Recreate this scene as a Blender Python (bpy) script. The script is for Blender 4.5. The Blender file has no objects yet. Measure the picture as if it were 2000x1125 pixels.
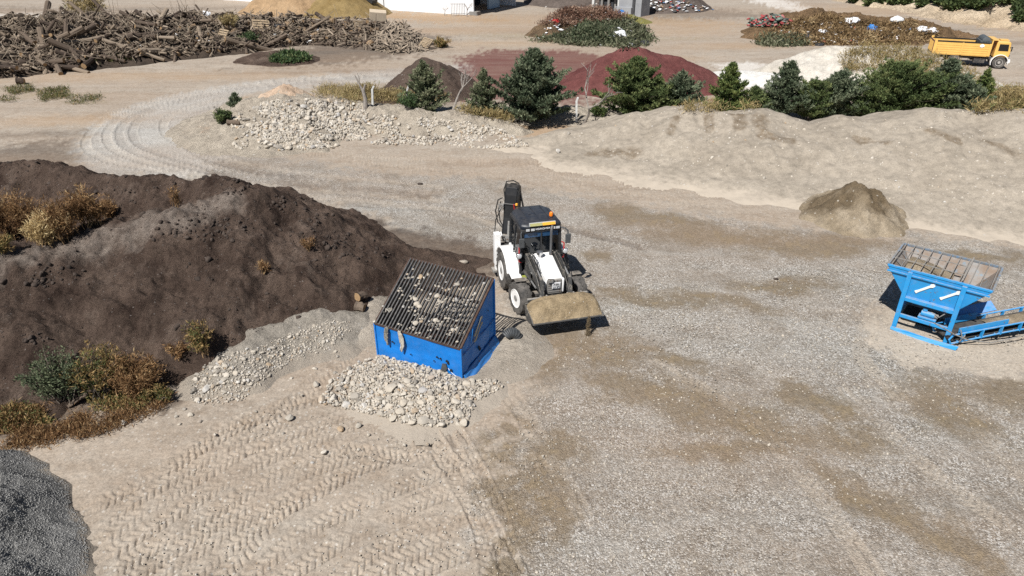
import bpy, math, random
import numpy as np
from mathutils import Vector, Matrix, Quaternion

C = bpy.context
SC = C.scene
COL = SC.collection

# ------------------------------------------------------------------ camera
CAM_H, PITCH, FPX = 11.5, math.radians(28.4), 1333.0
cd = bpy.data.cameras.new('camera')
cam = bpy.data.objects.new('camera', cd)
COL.objects.link(cam)
cam.location = (0, 0, CAM_H)
cam.rotation_euler = (math.pi / 2 - PITCH, 0, 0)
cd.sensor_width = 36.0
cd.lens = 36.0 * FPX / 2000.0
cd.clip_start, cd.clip_end = 0.1, 6000
SC.camera = cam

# ------------------------------------------------------------------ light
SUN_EL = math.radians(52)
sdir = Vector((0.55, 0.835, 0)).normalized() * math.cos(SUN_EL) + Vector((0, 0, -math.sin(SUN_EL)))
sl = bpy.data.lights.new('sun', 'SUN')
sl.energy, sl.angle, sl.color = 4.85, math.radians(0.53), (1.0, 0.975, 0.935)
sun = bpy.data.objects.new('sun', sl)
COL.objects.link(sun)
sun.rotation_euler = sdir.to_track_quat('-Z', 'Y').to_euler()
sun.location = (-30, -40, 60)
W = bpy.data.worlds.new('World')
SC.world = W
W.use_nodes = True
wn = W.node_tree
sky = wn.nodes.new('ShaderNodeTexSky')
sky.sky_type = 'NISHITA'
sky.sun_disc = False
sky.sun_elevation = SUN_EL
sky.sun_rotation = math.atan2(-sdir.x, -sdir.y)
sky.altitude = 900
bg = wn.nodes['Background']
wn.links.new(sky.outputs[0], bg.inputs[0])
bg.inputs[1].default_value = 0.046
SC.view_settings.view_transform = 'Standard'
SC.view_settings.look = 'None'
SC.view_settings.exposure = 0.45
SC.view_settings.gamma = 1.0
SC.render.engine = 'CYCLES'
SC.cycles.max_bounces = 6
SC.cycles.use_denoising = False

rng = np.random.default_rng(7)
random.seed(7)
R = random.uniform


# ------------------------------------------------------------------ place helpers (photo frame 2000 x 1125)
def G(u, v, z=0.0):
    """Point of the horizontal plane z seen at (u, v)."""
    a, b = (u - 1000) / FPX, (562.5 - v) / FPX
    d = (a, math.cos(PITCH) + b * math.sin(PITCH), -math.sin(PITCH) + b * math.cos(PITCH))
    t = (z - CAM_H) / d[2]
    return Vector((d[0] * t, d[1] * t, z))


def AT(u, v, Y):
    g = G(u, v)
    k = Y / g.y
    return Vector((g.x * k, Y, CAM_H * (1 - k)))


# ------------------------------------------------------------------ noise
def _h(ix, iy, seed):
    n = (ix.astype(np.int64) * 374761393 + iy.astype(np.int64) * 668265263 + seed * 974634721) & 0xFFFFFFFF
    n = ((n ^ (n >> 13)) * 1274126177) & 0xFFFFFFFF
    return (n ^ (n >> 16)) & 0xFFFFFFFF


def gnoise(x, y, seed=0):
    x = np.asarray(x, float); y = np.asarray(y, float)
    x0 = np.floor(x); y0 = np.floor(y)
    fx = x - x0; fy = y - y0
    u = fx * fx * fx * (fx * (fx * 6 - 15) + 10); v = fy * fy * fy * (fy * (fy * 6 - 15) + 10)

    def g(dx, dy):
        a = _h(x0 + dx, y0 + dy, seed) * (2 * math.pi / 4294967296.0)
        return np.cos(a) * (fx - dx) + np.sin(a) * (fy - dy)
    return 1.5 * ((g(0, 0) * (1 - u) + g(1, 0) * u) * (1 - v) + (g(0, 1) * (1 - u) + g(1, 1) * u) * v)


def fbm(x, y, f=1.0, octv=4, seed=0, gain=0.5):
    s = 0; a = 1.0
    for i in range(octv):
        s = s + a * gnoise(x * f + 17.3 * i, y * f - 9.1 * i, seed + i)
        f *= 2.03; a *= gain
    return s


def sstep(a, b, x):
    t = np.clip((x - a) / (b - a), 0, 1)
    return t * t * (3 - 2 * t)


# ------------------------------------------------------------------ materials
class NT:
    def __init__(self, name):
        self.m = bpy.data.materials.new(name)
        self.m.use_nodes = True
        self.t = self.m.node_tree
        self.b = self.t.nodes['Principled BSDF']
        self.co = self.t.nodes.new('ShaderNodeTexCoord').outputs['Object']

    def link(self, a, b): self.t.links.new(a, b)

    def put(self, sock, v):
        if hasattr(v, 'node'): self.link(v, sock)
        elif isinstance(v, (tuple, list)):
            sock.default_value = tuple(v) + (1,) if len(v) == 3 and len(sock.default_value) == 4 else tuple(v)
        elif sock.type == 'RGBA': sock.default_value = (v, v, v, 1)
        else: sock.default_value = v

    def noise(self, s, d=4, r=0.55, co=None, w=0.0):
        n = self.t.nodes.new('ShaderNodeTexNoise')
        n.inputs['Scale'].default_value = s; n.inputs['Detail'].default_value = d
        n.inputs['Roughness'].default_value = r; n.inputs['Distortion'].default_value = w
        self.link(co or self.co, n.inputs['Vector'])
        return n.outputs['Fac']

    def vor(self, s, out='Distance', co=None, rnd=1.0, feat='F1'):
        n = self.t.nodes.new('ShaderNodeTexVoronoi')
        n.feature = feat
        n.inputs['Scale'].default_value = s; n.inputs['Randomness'].default_value = rnd
        self.link(co or self.co, n.inputs['Vector'])
        return n.outputs[out]

    def ramp(self, fac, stops, interp='LINEAR'):
        n = self.t.nodes.new('ShaderNodeValToRGB')
        n.color_ramp.interpolation = interp
        e = n.color_ramp.elements
        while len(e) < len(stops): e.new(0.5)
        for q, (p, c) in zip(e, stops):
            q.position = p
            q.color = (c, c, c, 1) if isinstance(c, (int, float)) else tuple(c) + (1,)
        self.link(fac, n.inputs[0])
        return n.outputs[0]

    def mix(self, f, a, b, mode='MIX'):
        n = self.t.nodes.new('ShaderNodeMix')
        n.data_type = 'RGBA'; n.blend_type = mode
        self.put(n.inputs[0], f); self.put(n.inputs[6], a); self.put(n.inputs[7], b)
        return n.outputs[2]

    def math(self, op, a, b=0.0, c=0.0, clamp=False):
        n = self.t.nodes.new('ShaderNodeMath')
        n.operation = op; n.use_clamp = clamp
        self.put(n.inputs[0], a); self.put(n.inputs[1], b); self.put(n.inputs[2], c)
        return n.outputs[0]

    def attr(self, name):
        n = self.t.nodes.new('ShaderNodeAttribute'); n.attribute_name = name
        return n

    def sep(self, c):
        n = self.t.nodes.new('ShaderNodeSeparateColor')
        self.link(c, n.inputs[0]); return n.outputs

    def mapping(self, scale, rot=(0, 0, 0), co=None):
        n = self.t.nodes.new('ShaderNodeMapping')
        n.inputs['Scale'].default_value = scale; n.inputs['Rotation'].default_value = rot
        self.link(co or self.co, n.inputs[0]); return n.outputs[0]

    def objrand(self):
        return self.t.nodes.new('ShaderNodeObjectInfo').outputs['Random']

    def bump(self, h, strength=0.4, dist=0.02, prev=None):
        n = self.t.nodes.new('ShaderNodeBump')
        n.inputs['Strength'].default_value = strength; n.inputs['Distance'].default_value = dist
        self.link(h, n.inputs['Height'])
        if prev is not None: self.link(prev, n.inputs['Normal'])
        return n.outputs[0]

    def done(self, col, rough=0.9, normal=None, metal=0.0, spec=0.3):
        self.put(self.b.inputs['Base Color'], col); self.put(self.b.inputs['Roughness'], rough)
        self.b.inputs['Metallic'].default_value = metal
        self.b.inputs['Specular IOR Level'].default_value = spec
        if normal is not None: self.link(normal, self.b.inputs['Normal'])
        return self.m


def two(name, c1, c2, s=6.0, rough=0.85, bs=30.0, bst=0.4, bd=0.01, metal=0.0, spec=0.3, rnd=0.0):
    n = NT(name)
    f = n.ramp(n.noise(s, 6, 0.6), [(0.33, 0.0), (0.67, 1.0)])
    c = n.mix(f, c1, c2)
    if rnd: c = n.mix(n.math('MULTIPLY', n.objrand(), rnd), c, tuple(x * 0.35 for x in c2))
    return n.done(c, rough, n.bump(n.noise(bs, 5), bst, bd), metal, spec)


def paint(name, c, wear=(0.2, 0.15, 0.1), amt=0.62, dust=0.35, rough=0.45, metal=0.0, chip=9.0, dents=0.25):
    """Painted metal: faded, chipped to `wear`, dust lying on what faces up."""
    n = NT(name)
    fade = n.mix(n.noise(1.7, 5, 0.6), tuple(x * 0.8 for x in c), tuple(min(1, x * 1.18 + 0.01) for x in c))
    ch = n.ramp(n.noise(chip, 8, 0.72), [(amt, 0.0), (amt + 0.04, 1.0)])
    c1 = n.mix(ch, fade, wear)
    g = n.t.nodes.new('ShaderNodeNewGeometry')
    sx = n.t.nodes.new('ShaderNodeSeparateXYZ'); n.link(g.outputs['Normal'], sx.inputs[0])
    up = n.ramp(sx.outputs['Z'], [(0.35, 0.0), (0.9, 1.0)])
    dn = n.ramp(n.noise(7, 6, 0.65), [(0.35, 0.15), (0.7, 1.0)])
    d = n.math('MULTIPLY', n.math('MULTIPLY', up, dn), dust)
    smear = n.math('MULTIPLY', n.ramp(n.noise(3.1, 6, 0.7), [(0.5, 0.0), (0.8, 1.0)]), dust * 0.35)
    c2 = n.mix(n.math('ADD', d, smear, clamp=True), c1, (0.36, 0.31, 0.25))
    r = n.mix(d, rough, 0.9)
    b = n.bump(n.noise(2.3, 2), dents, 0.04)
    return n.done(c2, r, n.bump(n.noise(55, 4), 0.12, 0.004, b), metal, 0.4)


def soilmat(name, c1, c2, s=0.8, fine=26.0, light=None, lamt=0.6, peb=None, pebs=11.0, bst=0.8, bd=0.03, crust=None, cmin=0.15, foot=None, fh=0.22):
    """Loose earth: two-tone patches, grains, optional crust colour and pebbles."""
    n = NT(name)
    f = n.ramp(n.noise(s, 8, 0.62), [(0.32, 0.0), (0.68, 1.0)])
    c = n.mix(f, c1, c2)
    if light:
        l = n.ramp(n.noise(s * 0.6, 8, 0.7, w=0.4), [(lamt, 0.0), (lamt + 0.12, 1.0)])
        c = n.mix(n.math('MULTIPLY', l, 0.75), c, light)
    if crust: c = n.mix(n.math('MULTIPLY', n.ramp(n.attr('crust').outputs['Fac'], [(0.1, 0.0), (0.7, 1.0)]), n.ramp(n.noise(2.6, 9, 0.75), [(0.38, cmin), (0.6, max(0.85, cmin))])), c, crust)
    c = n.mix(1.0, c, n.ramp(n.noise(fine * 0.12, 8, 0.7), [(0.3, 0.72), (0.5, 1.0), (0.7, 1.22)]), 'MULTIPLY')
    gr = n.noise(fine, 6, 0.75)
    c = n.mix(1.0, c, n.ramp(gr, [(0.3, 0.62), (0.5, 1.0), (0.72, 1.35)]), 'MULTIPLY')
    if foot:
        z = n.t.nodes.new('ShaderNodeSeparateXYZ'); n.link(n.co, z.inputs[0])
        q = n.math('ADD', z.outputs['Z'], n.math('MULTIPLY', n.math('SUBTRACT', n.noise(3.0, 9, 0.75), 0.5), fh * 2.6))
        c = n.mix(n.ramp(n.math('DIVIDE', q, fh), [(0.25, 1.0), (0.85, 0.0)]), c, n.mix(n.noise(2.4, 8, 0.66), foot, tuple(x * 1.2 for x in foot)))
    h = gr
    if peb:
        pd = n.vor(pebs)
        pr = n.sep(n.vor(pebs, 'Color'))[0]
        pm = n.math('MULTIPLY', n.math('LESS_THAN', pd, n.math('MULTIPLY', n.sep(n.vor(pebs, 'Color'))[1], 0.34)), n.math('GREATER_THAN', pr, 0.86))
        c = n.mix(n.math('MULTIPLY', pm, 0.85), c, peb)
        h = n.math('ADD', gr, n.math('MULTIPLY', pm, 0.5))
    b = n.bump(n.noise(fine * 0.22, 8, 0.74), bst, bd * 4)
    return n.done(c, 0.97, n.bump(h, bst, bd, b), 0.0, 0.12)


# ------------------------------------------------------------------ mesh helpers
def mesh_np(name, V, F, mats, parent=None, smooth=False, col=None, mi=None):
    """One mesh object from numpy arrays; F is (n,3) or (n,4)."""
    me = bpy.data.meshes.new(name)
    V = np.ascontiguousarray(V, np.float32); F = np.ascontiguousarray(F, np.int32)
    n, k = F.shape
    me.vertices.add(len(V)); me.vertices.foreach_set('co', V.ravel())
    me.loops.add(n * k); me.loops.foreach_set('vertex_index', F.ravel())
    me.polygons.add(n)
    me.polygons.foreach_set('loop_start', np.arange(0, n * k, k, dtype=np.int32))
    me.polygons.foreach_set('loop_total', np.full(n, k, np.int32))
    me.update(calc_edges=True)
    if smooth: me.polygons.foreach_set('use_smooth', np.ones(n, bool))
    if mi is not None: me.polygons.foreach_set('material_index', np.ascontiguousarray(mi, np.int32))
    if col is not None:
        for nm, arr in col.items():
            if arr.ndim == 1:
                a = me.attributes.new(nm, 'FLOAT', 'POINT'); a.data.foreach_set('value', arr.astype(np.float32))
            else:
                a = me.attributes.new(nm, 'FLOAT_COLOR', 'POINT'); a.data.foreach_set('color', arr.astype(np.float32).ravel())
    for m in (mats if isinstance(mats, (list, tuple)) else [mats]): me.materials.append(m)
    me.validate()
    o = bpy.data.objects.new(name, me)
    COL.objects.link(o)
    if parent: o.parent = parent
    return o


class MB:
    def __init__(self): self.v = []; self.f = []; self.mi = []; self.cur = 0; self.M = Matrix()

    def add(self, vs, fs):
        o = len(self.v)
        self.v += [tuple(self.M @ Vector(p)) for p in vs]
        self.f += [tuple(o + i for i in f) for f in fs]
        self.mi += [self.cur] * len(fs)
        return self

    def box(self, c, s, rz=0.0, ry=0.0, rx=0.0):
        m = Matrix.Translation(c) @ Matrix.Rotation(rz, 4, 'Z') @ Matrix.Rotation(ry, 4, 'Y') @ Matrix.Rotation(rx, 4, 'X')
        x, y, z = (q / 2 for q in s)
        P = [m @ Vector(p) for p in ((-x, -y, -z), (x, -y, -z), (x, y, -z), (-x, y, -z), (-x, -y, z), (x, -y, z), (x, y, z), (-x, y, z))]
        return self.add(P, ((0, 3, 2, 1), (4, 5, 6, 7), (0, 1, 5, 4), (1, 2, 6, 5), (2, 3, 7, 6), (3, 0, 4, 7)))

    def hexa(self, P):
        return self.add(P, ((0, 3, 2, 1), (4, 5, 6, 7), (0, 1, 5, 4), (1, 2, 6, 5), (2, 3, 7, 6), (3, 0, 4, 7)))

    def beam(self, a, b, w, h, up=(0, 0, 1)):
        a, b = Vector(a), Vector(b); d = (b - a).normalized(); up = Vector(up)
        if abs(d.dot(up)) > 0.98: up = Vector((1, 0, 0))
        s = d.cross(up).normalized() * (w / 2); t = s.cross(d).normalized() * (h / 2)
        return self.hexa([a - s - t, a + s - t, b + s - t, b - s - t, a - s + t, a + s + t, b + s + t, b - s + t])

    def tube(self, pts, r, n=8, r1=None, cap=True):
        pts = [Vector(p) for p in pts]; m = len(pts); V = []; F = []
        d0 = (pts[1] - pts[0]).normalized()
        s = d0.cross(Vector((0, 0, 1)))
        if s.length < 0.05: s = d0.cross(Vector((1, 0, 0)))
        s.normalize()
        for i, p in enumerate(pts):
            d = (pts[min(i + 1, m - 1)] - pts[max(i - 1, 0)]).normalized()
            s = (s - d * s.dot(d)).normalized(); t = d.cross(s)
            rr = r if r1 is None else r + (r1 - r) * i / (m - 1)
            for k in range(n):
                a = 2 * math.pi * k / n
                V.append(p + (s * math.cos(a) + t * math.sin(a)) * rr)
        for i in range(m - 1):
            for k in range(n):
                F.append((i * n + k, i * n + (k + 1) % n, (i + 1) * n + (k + 1) % n, (i + 1) * n + k))
        if cap: F += [tuple(range(n - 1, -1, -1)), tuple(range((m - 1) * n, m * n))]
        return self.add(V, F)

    def lathe(self, prof, c, axis='Y', n=28):
        """prof: (radius, along) pairs revolved about the axis through c."""
        V = []; F = []; m = len(prof)
        for r, h in prof:
            for k in range(n):
                a = 2 * math.pi * k / n; x, z = r * math.cos(a), r * math.sin(a)
                V.append(Vector(c) + (Vector((x, h, z)) if axis == 'Y' else Vector((x, z, h)) if axis == 'Z' else Vector((h, x, z))))
        for i in range(m - 1):
            for k in range(n):
                F.append((i * n + k, i * n + (k + 1) % n, (i + 1) * n + (k + 1) % n, (i + 1) * n + k))
        F += [tuple(range(n)), tuple(range((m - 1) * n, m * n))]
        return self.add(V, F)

    def prism(self, poly, ext):
        """Planar polygon (3-D points) extruded by the vector ext."""
        n = len(poly); e = Vector(ext)
        V = [Vector(p) for p in poly] + [Vector(p) + e for p in poly]
        F = [tuple(range(n - 1, -1, -1)), tuple(range(n, 2 * n))] + [(i, (i + 1) % n, n + (i + 1) % n, n + i) for i in range(n)]
        return self.add(V, F)

    def build(self, name, mats, parent=None, bevel=0.0, smooth=False):
        me = bpy.data.meshes.new(name)
        me.from_pydata(self.v, [], self.f)
        for m in (mats if isinstance(mats, (list, tuple)) else [mats]): me.materials.append(m)
        me.polygons.foreach_set('material_index', self.mi)
        import bmesh
        bm = bmesh.new(); bm.from_mesh(me); bmesh.ops.recalc_face_normals(bm, faces=bm.faces); bm.to_mesh(me); bm.free()
        if smooth:
            me.polygons.foreach_set('use_smooth', [True] * len(me.polygons))
            me.set_sharp_from_angle(angle=math.radians(38))
        o = bpy.data.objects.new(name, me)
        COL.objects.link(o)
        if parent: o.parent = parent
        if bevel:
            b = o.modifiers.new('edge', 'BEVEL'); b.width = bevel; b.segments = 2; b.limit_method = 'ANGLE'
        return o


def tag(o, label, cat, group=None, kind=None):
    if label: o['label'] = label
    if cat: o['category'] = cat
    if group: o['group'] = group
    if kind: o['kind'] = kind
    return o


def thing(name, label, cat, loc=(0, 0, 0), rz=0.0, group=None):
    o = bpy.data.objects.new(name, None)
    COL.objects.link(o)
    o.location = loc; o.rotation_euler = (0, 0, rz); o.empty_display_size = 0.3
    return tag(o, label, cat, group)


def dup(o, loc, rot, scale):
    c = o.copy(); COL.objects.link(c)
    c.location = loc; c.rotation_euler = rot; c.scale = scale
    return c


def structure(o):
    o['kind'] = 'structure'; return o

# ------------------------------------------------------------------ heaps: height fields grown from ridge lines
HF = []


def ridge_h(X, Y, ridges):
    H = np.full(np.shape(X), -9.0)
    for pts, s, r in ridges:
        pts = [tuple(p) for p in pts]
        if len(pts) == 1: pts = pts * 2
        for (ax, ay, az), (bx, by, bz) in zip(pts, pts[1:]):
            dx, dy = bx - ax, by - ay; L = dx * dx + dy * dy + 1e-9
            t = np.clip(((X - ax) * dx + (Y - ay) * dy) / L, 0, 1)
            d = np.hypot(X - ax - t * dx, Y - ay - t * dy)
            h = az + t * (bz - az) - s * (np.sqrt(d * d + r * r) - r)
            k = np.clip(0.5 + (h - H) / 0.5, 0, 1)          # soft union
            H = H * (1 - k) + h * k + 0.125 * k * (1 - k)
    return H


def surf(x, y):
    z = 0.0
    for x0, y0, dx, dy, Z in HF:
        i, j = (x - x0) / dx, (y - y0) / dy
        if 0 <= i < Z.shape[1] - 1 and 0 <= j < Z.shape[0] - 1:
            a, b = int(i), int(j); fx, fy = i - a, j - b
            h = (Z[b, a] * (1 - fx) + Z[b, a + 1] * fx) * (1 - fy) + (Z[b + 1, a] * (1 - fx) + Z[b + 1, a + 1] * fx) * fy
            if h > z: z = float(h)
    return z


def surf_np(X, Y):
    z = np.zeros(np.shape(X))
    for x0, y0, dx, dy, Z in HF:
        i, j = (X - x0) / dx, (Y - y0) / dy
        ok = (i >= 0) & (i < Z.shape[1] - 1) & (j >= 0) & (j < Z.shape[0] - 1)
        if not ok.any(): continue
        i, j = i[ok], j[ok]; a, b = i.astype(int), j.astype(int); fx, fy = i - a, j - b
        h = (Z[b, a] * (1 - fx) + Z[b, a + 1] * fx) * (1 - fy) + (Z[b + 1, a] * (1 - fx) + Z[b + 1, a + 1] * fx) * fy
        z[ok] = np.maximum(z[ok], h)
    return z


def hits(U, V):
    """Points of the heaps or the ground met by the sight lines through (U, V)."""
    U, V = np.asarray(U, float), np.asarray(V, float)
    a, b = (U - 1000) / FPX, (562.5 - V) / FPX
    dy = math.cos(PITCH) + b * math.sin(PITCH); dz = -math.sin(PITCH) + b * math.cos(PITCH)
    tg = -CAM_H / dz
    t = tg * 0.55; st = tg * 0.45 / 150; done = np.zeros(U.shape, bool)
    for _ in range(151):
        below = CAM_H + dz * t <= surf_np(a * t, dy * t)
        done |= below
        t = np.where(done, t, t + st)
    t = np.minimum(t, tg)
    x, y = a * t, dy * t
    return np.stack([x, y, surf_np(x, y)], -1)


def in_px(poly, n, seed=1):
    """n points on whatever surface shows inside a polygon of the photo frame."""
    r = np.random.default_rng(seed); P = np.array(poly, float); lo, hi = P.min(0), P.max(0); out = []
    while len(out) < n:
        q = r.uniform(lo, hi, (max(400, n), 2)); s_ = sdpoly(q[:, 0], q[:, 1], P)
        out += list(q[s_ > 0])
    out = np.array(out[:n])
    return hits(out[:, 0], out[:, 1])


def heap(name, label, cat, ridges, res, mat, rough=((0.6, 0.12, 4),), seed=1, kind=None, warp=0.25, reg=True, cut=None, crest=None):
    P = np.array([p for pts, s, r in ridges for p in pts], float)
    smin = min(s for _, s, _ in ridges)
    mg = P[:, 2].max() / smin + 0.6
    x0, y0 = P[:, :2].min(0) - mg; x1, y1 = P[:, :2].max(0) + mg
    if cut: x0, x1, y0, y1 = max(x0, cut[0]), min(x1, cut[1]), max(y0, cut[2]), min(y1, cut[3])

    def f(X, Y):
        wx = X + warp * fbm(X, Y, 0.55, 3, seed + 50); wy = Y + warp * fbm(X, Y, 0.55, 3, seed + 70)
        h = ridge_h(wx, wy, ridges)
        m = sstep(-0.1, 0.8, h)
        for fr, am, oc in rough:
            h = h + (m * am if oc > 0 else m * am) * (fbm(X, Y, fr, abs(oc), seed) if oc > 0 else (0.5 - np.abs(fbm(X, Y, fr, -oc, seed))))
        return h
    nx, ny = int((x1 - x0) / res) + 2, int((y1 - y0) / res) + 2
    X, Y = np.meshgrid(np.linspace(x0, x1, nx), np.linspace(y0, y1, ny))
    Z = f(X, Y)
    V = np.stack([X, Y, Z], -1).reshape(-1, 3)
    i = np.arange(nx * ny).reshape(ny, nx)
    F = np.stack([i[:-1, :-1], i[:-1, 1:], i[1:, 1:], i[1:, :-1]], -1).reshape(-1, 4)
    keep = (V[:, 2][F] > -0.06).any(1)
    F = F[keep]
    used = np.unique(F); mp = np.zeros(len(V), int); mp[used] = np.arange(len(used))
    V = V[used]; V[:, 2] = np.maximum(V[:, 2], -0.25)
    col = None
    if crest is not None:
        cr = ridge_h(V[:, 0], V[:, 1], [([(a, b, 1.0) for a, b in l], 1.0 / wd, 0.2) for l, wd in crest])
        col = {'crust': np.clip(cr + 0.5 * fbm(V[:, 0], V[:, 1], 1.1, 4, seed + 5), 0, 1)}
    o = mesh_np(name, V, mp[F], mat, smooth=True, col=col)
    tag(o, label, cat, kind=kind)
    if reg: HF.append((x0, y0, (x1 - x0) / (nx - 1), (y1 - y0) / (ny - 1), Z))
    return o, f


# ------------------------------------------------------------------ ground
def sdpoly(X, Y, P):
    """Signed distance (positive inside) to a polygon, -99 far outside its box."""
    P = np.array([(p[0], p[1]) for p in P], float)
    out = np.full(X.shape, -99.0)
    lo, hi = P.min(0) - 4, P.max(0) + 4
    sel = (X > lo[0]) & (X < hi[0]) & (Y > lo[1]) & (Y < hi[1])
    x, y = X[sel], Y[sel]
    d = np.full(x.shape, 1e9); ins = np.zeros(x.shape, bool)
    for (ax, ay), (bx, by) in zip(P, np.roll(P, -1, 0)):
        dx, dy = bx - ax, by - ay
        t = np.clip(((x - ax) * dx + (y - ay) * dy) / (dx * dx + dy * dy + 1e-9), 0, 1)
        d = np.minimum(d, (x - ax - t * dx) ** 2 + (y - ay - t * dy) ** 2)
        if dy: ins ^= ((ay > y) != (by > y)) & (x < dx * (y - ay) / dy + ax)
    out[sel] = np.where(ins, 1, -1) * np.sqrt(d)
    return out


def pxpoly(*uv): return [G(u, v) for u, v in uv]


def build_ground():
    n1 = 640
    w_near, w_far = 9.0, 133.0
    # rows: even steps of 1/depth near, widening beyond the yard to the horizon
    s = np.linspace(1 / w_near, 1 / w_far, n1)
    w = np.concatenate([[2.5, 5, 7, 8.2], 1 / s, [150, 180, 230, 320, 500, 900, 1800, 4000]])
    yy = (w - CAM_H * math.sin(PITCH)) / math.cos(PITCH)
    c = np.concatenate([[-6, -4, -2.5, -1.7, -1.3, -1.05, -0.95, -0.87], np.linspace(-0.8, 0.8, 1120), [0.87, 0.95, 1.05, 1.3, 1.7, 2.5, 4, 6]])
    X = w[:, None] * c[None, :]
    Y = np.repeat(yy[:, None], len(c), 1)
    ny, nx = X.shape
    wx = X + 0.45 * fbm(X, Y, 0.6, 4, 11); wy = Y + 0.45 * fbm(X, Y, 0.6, 4, 12)
    n_f = fbm(X, Y, 1.6, 5, 13, 0.62); n_c = fbm(X, Y, 0.35, 4, 14)

    def M(poly, soft=0.5, amp=0.5):
        sd = sdpoly(wx, wy, poly)
        return sstep(-soft, soft, sd + amp * n_f)

    def E(u, v, rx, ry, ang=0.0, soft=0.8):
        g = G(u, v); ca, sa = math.cos(ang), math.sin(ang)
        a = (wx - g.x) * ca + (wy - g.y) * sa; b = -(wx - g.x) * sa + (wy - g.y) * ca
        return np.clip(sstep(1 + soft, 1 - soft, np.hypot(a / rx, b / ry) + 0.35 * n_f), 0, 1)
    mx = np.maximum
    grav = M(pxpoly((985, 1180), (950, 1010), (975, 880), (1030, 760), (1062, 690), (1000, 610), (975, 545), (860, 480), (640, 395), (420, 362), (180, 340),
                    (150, 296), (180, 250), (250, 208), (340, 184), (500, 157), (700, 139), (925, 124), (930, 148), (760, 160), (560, 172), (480, 184),
                    (432, 206), (412, 240), (440, 285), (560, 312), (740, 335), (930, 352), (1120, 380), (1310, 412), (1560, 447), (1760, 462), (2060, 492), (2600, 560), (2600, 1180)), 0.6, 0.7)
    hop = M(pxpoly((1660, 640), (1740, 590), (1900, 650), (2100, 640), (2200, 700), (2060, 745), (1900, 735), (1770, 712)), 0.5, 0.6)
    spill = M(pxpoly((958, 760), (975, 690), (960, 640), (985, 640), (1048, 660), (1035, 720), (1000, 770)), 0.35, 0.3)
    grav = grav * (1 - hop * 0.95) * (1 - spill)
    wet = np.zeros_like(X)
    for a in ((1345, 790, 2.6, .75, -.45), (1470, 835, 1.5, .45, -.35), (1222, 745, .8, .5, 0), (1195, 690, .9, .6, 0), (1290, 695, 1.3, .4, -.3), (1585, 780, .8, .5, -.3), (1660, 855, .9, .6, -.5), (1840, 790, 1.0, 1.1, 0),
              (1965, 765, .9, .6, 0), (1820, 1040, .45, 1.9, .7), (1700, 985, .3, 1.2, .6), (1085, 885, .9, .5, .2), (975, 905, .45, 1.3, .1), (1010, 1010, .4, 1.0, .1), (985, 1110, .5, .9, 0), (1000, 820, .3, .6, .2), (1050, 940, .5, .8, .3), (1075, 1010, .3, .7, .2), (1440, 885, 1.6, .25, -.1),
              (1300, 432, 2.2, .7, -.35), (1420, 462, 2.9, .8, -.12), (1590, 482, 2.5, .7, .15), (1210, 415, 1.0, 1.2, -.2), (1700, 430, 1.5, .6, .3), (1110, 665, 1.5, .6, .1), (1060, 700, .7, 1.0, 0), (1260, 585, 2.0, .4, -.2),
              (1400, 590, 1.8, .35, -.3), (1530, 560, 1.6, .5, .1), (1900, 500, 2.2, .35, -.1), (1170, 500, .8, .4, 0)):
        wet = mx(wet, E(a[0], a[1], a[2] * 1.2, a[3] * 1.3, a[4]))
    wet = wet * np.clip(grav + 0.25, 0, 1) * np.clip(1.0 + 0.5 * n_f, 0, 1)
    soil = mx(M(pxpoly((640, 410), (760, 442), (960, 478), (978, 535), (880, 560), (700, 600), (620, 560)), 0.5, 0.4), 0)
    soil = mx(soil, M(pxpoly((-80, 830), (60, 860), (180, 830), (330, 790), (400, 720), (560, 640), (300, 560), (-80, 700)), 0.4, 0.4))
    soil = mx(soil, 0.75 * M(pxpoly((-100, 320), (-100, 300), (120, 268), (170, 300), (160, 330), (260, 350), (60, 420)), 1.0, 1.2))
    soil = mx(soil, 0.85 * M(pxpoly((560, 100), (640, 78), (780, 70), (860, 88), (780, 110), (650, 128), (540, 128), (490, 118)), 2.0, 2.6))
    soil = mx(soil, 0.7 * M(pxpoly((0, 150), (-300, 170), (-300, 60), (300, 75), (600, 60), (870, 70), (860, 95), (500, 92), (330, 112), (200, 122)), 1.5, 1.8))
    soil = mx(soil, 0.75 * M(pxpoly((690, 172), (960, 178), (940, 192), (700, 196)), 1.0, 1.0))
    soil = mx(soil, 0.6 * M(pxpoly((1100, 18), (1420, 18), (1500, 32), (1250, 40), (1100, 34)), 3.0, 4.0))
    soil = mx(soil, 0.45 * M(pxpoly((180, 20), (0, 12), (-400, 14), (-400, 24), (0, 24)), 3.0, 4.0))
    red = M(pxpoly((905, 190), (895, 112), (960, 98), (1100, 98), (1180, 108), (1140, 196), (1420, 196), (1400, 175), (1420, 196), (1100, 205)), 1.0, 1.3)
    white = mx(M(pxpoly((1398, 125), (1470, 122), (1590, 150), (1600, 195), (1440, 200)), 0.8, 0.8),
               M(pxpoly((1430, -22), (1500, -30), (1530, 0), (1620, 27), (1600, 31), (1500, 12), (1470, 2)), 1.4, 1.6))
    white = mx(white, 0.6 * M(pxpoly((-200, 30), (120, 24), (170, 28), (60, 36), (-200, 40)), 2.0, 2.5))
    white = mx(white, 0.42 * M(pxpoly((150, 296), (180, 250), (250, 208), (340, 184), (500, 157), (700, 139), (925, 124), (930, 148), (760, 160), (560, 172), (480, 184), (432, 206), (412, 240), (440, 290), (380, 345), (180, 340)), .6, .6))
    grass = np.zeros_like(X)
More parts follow.
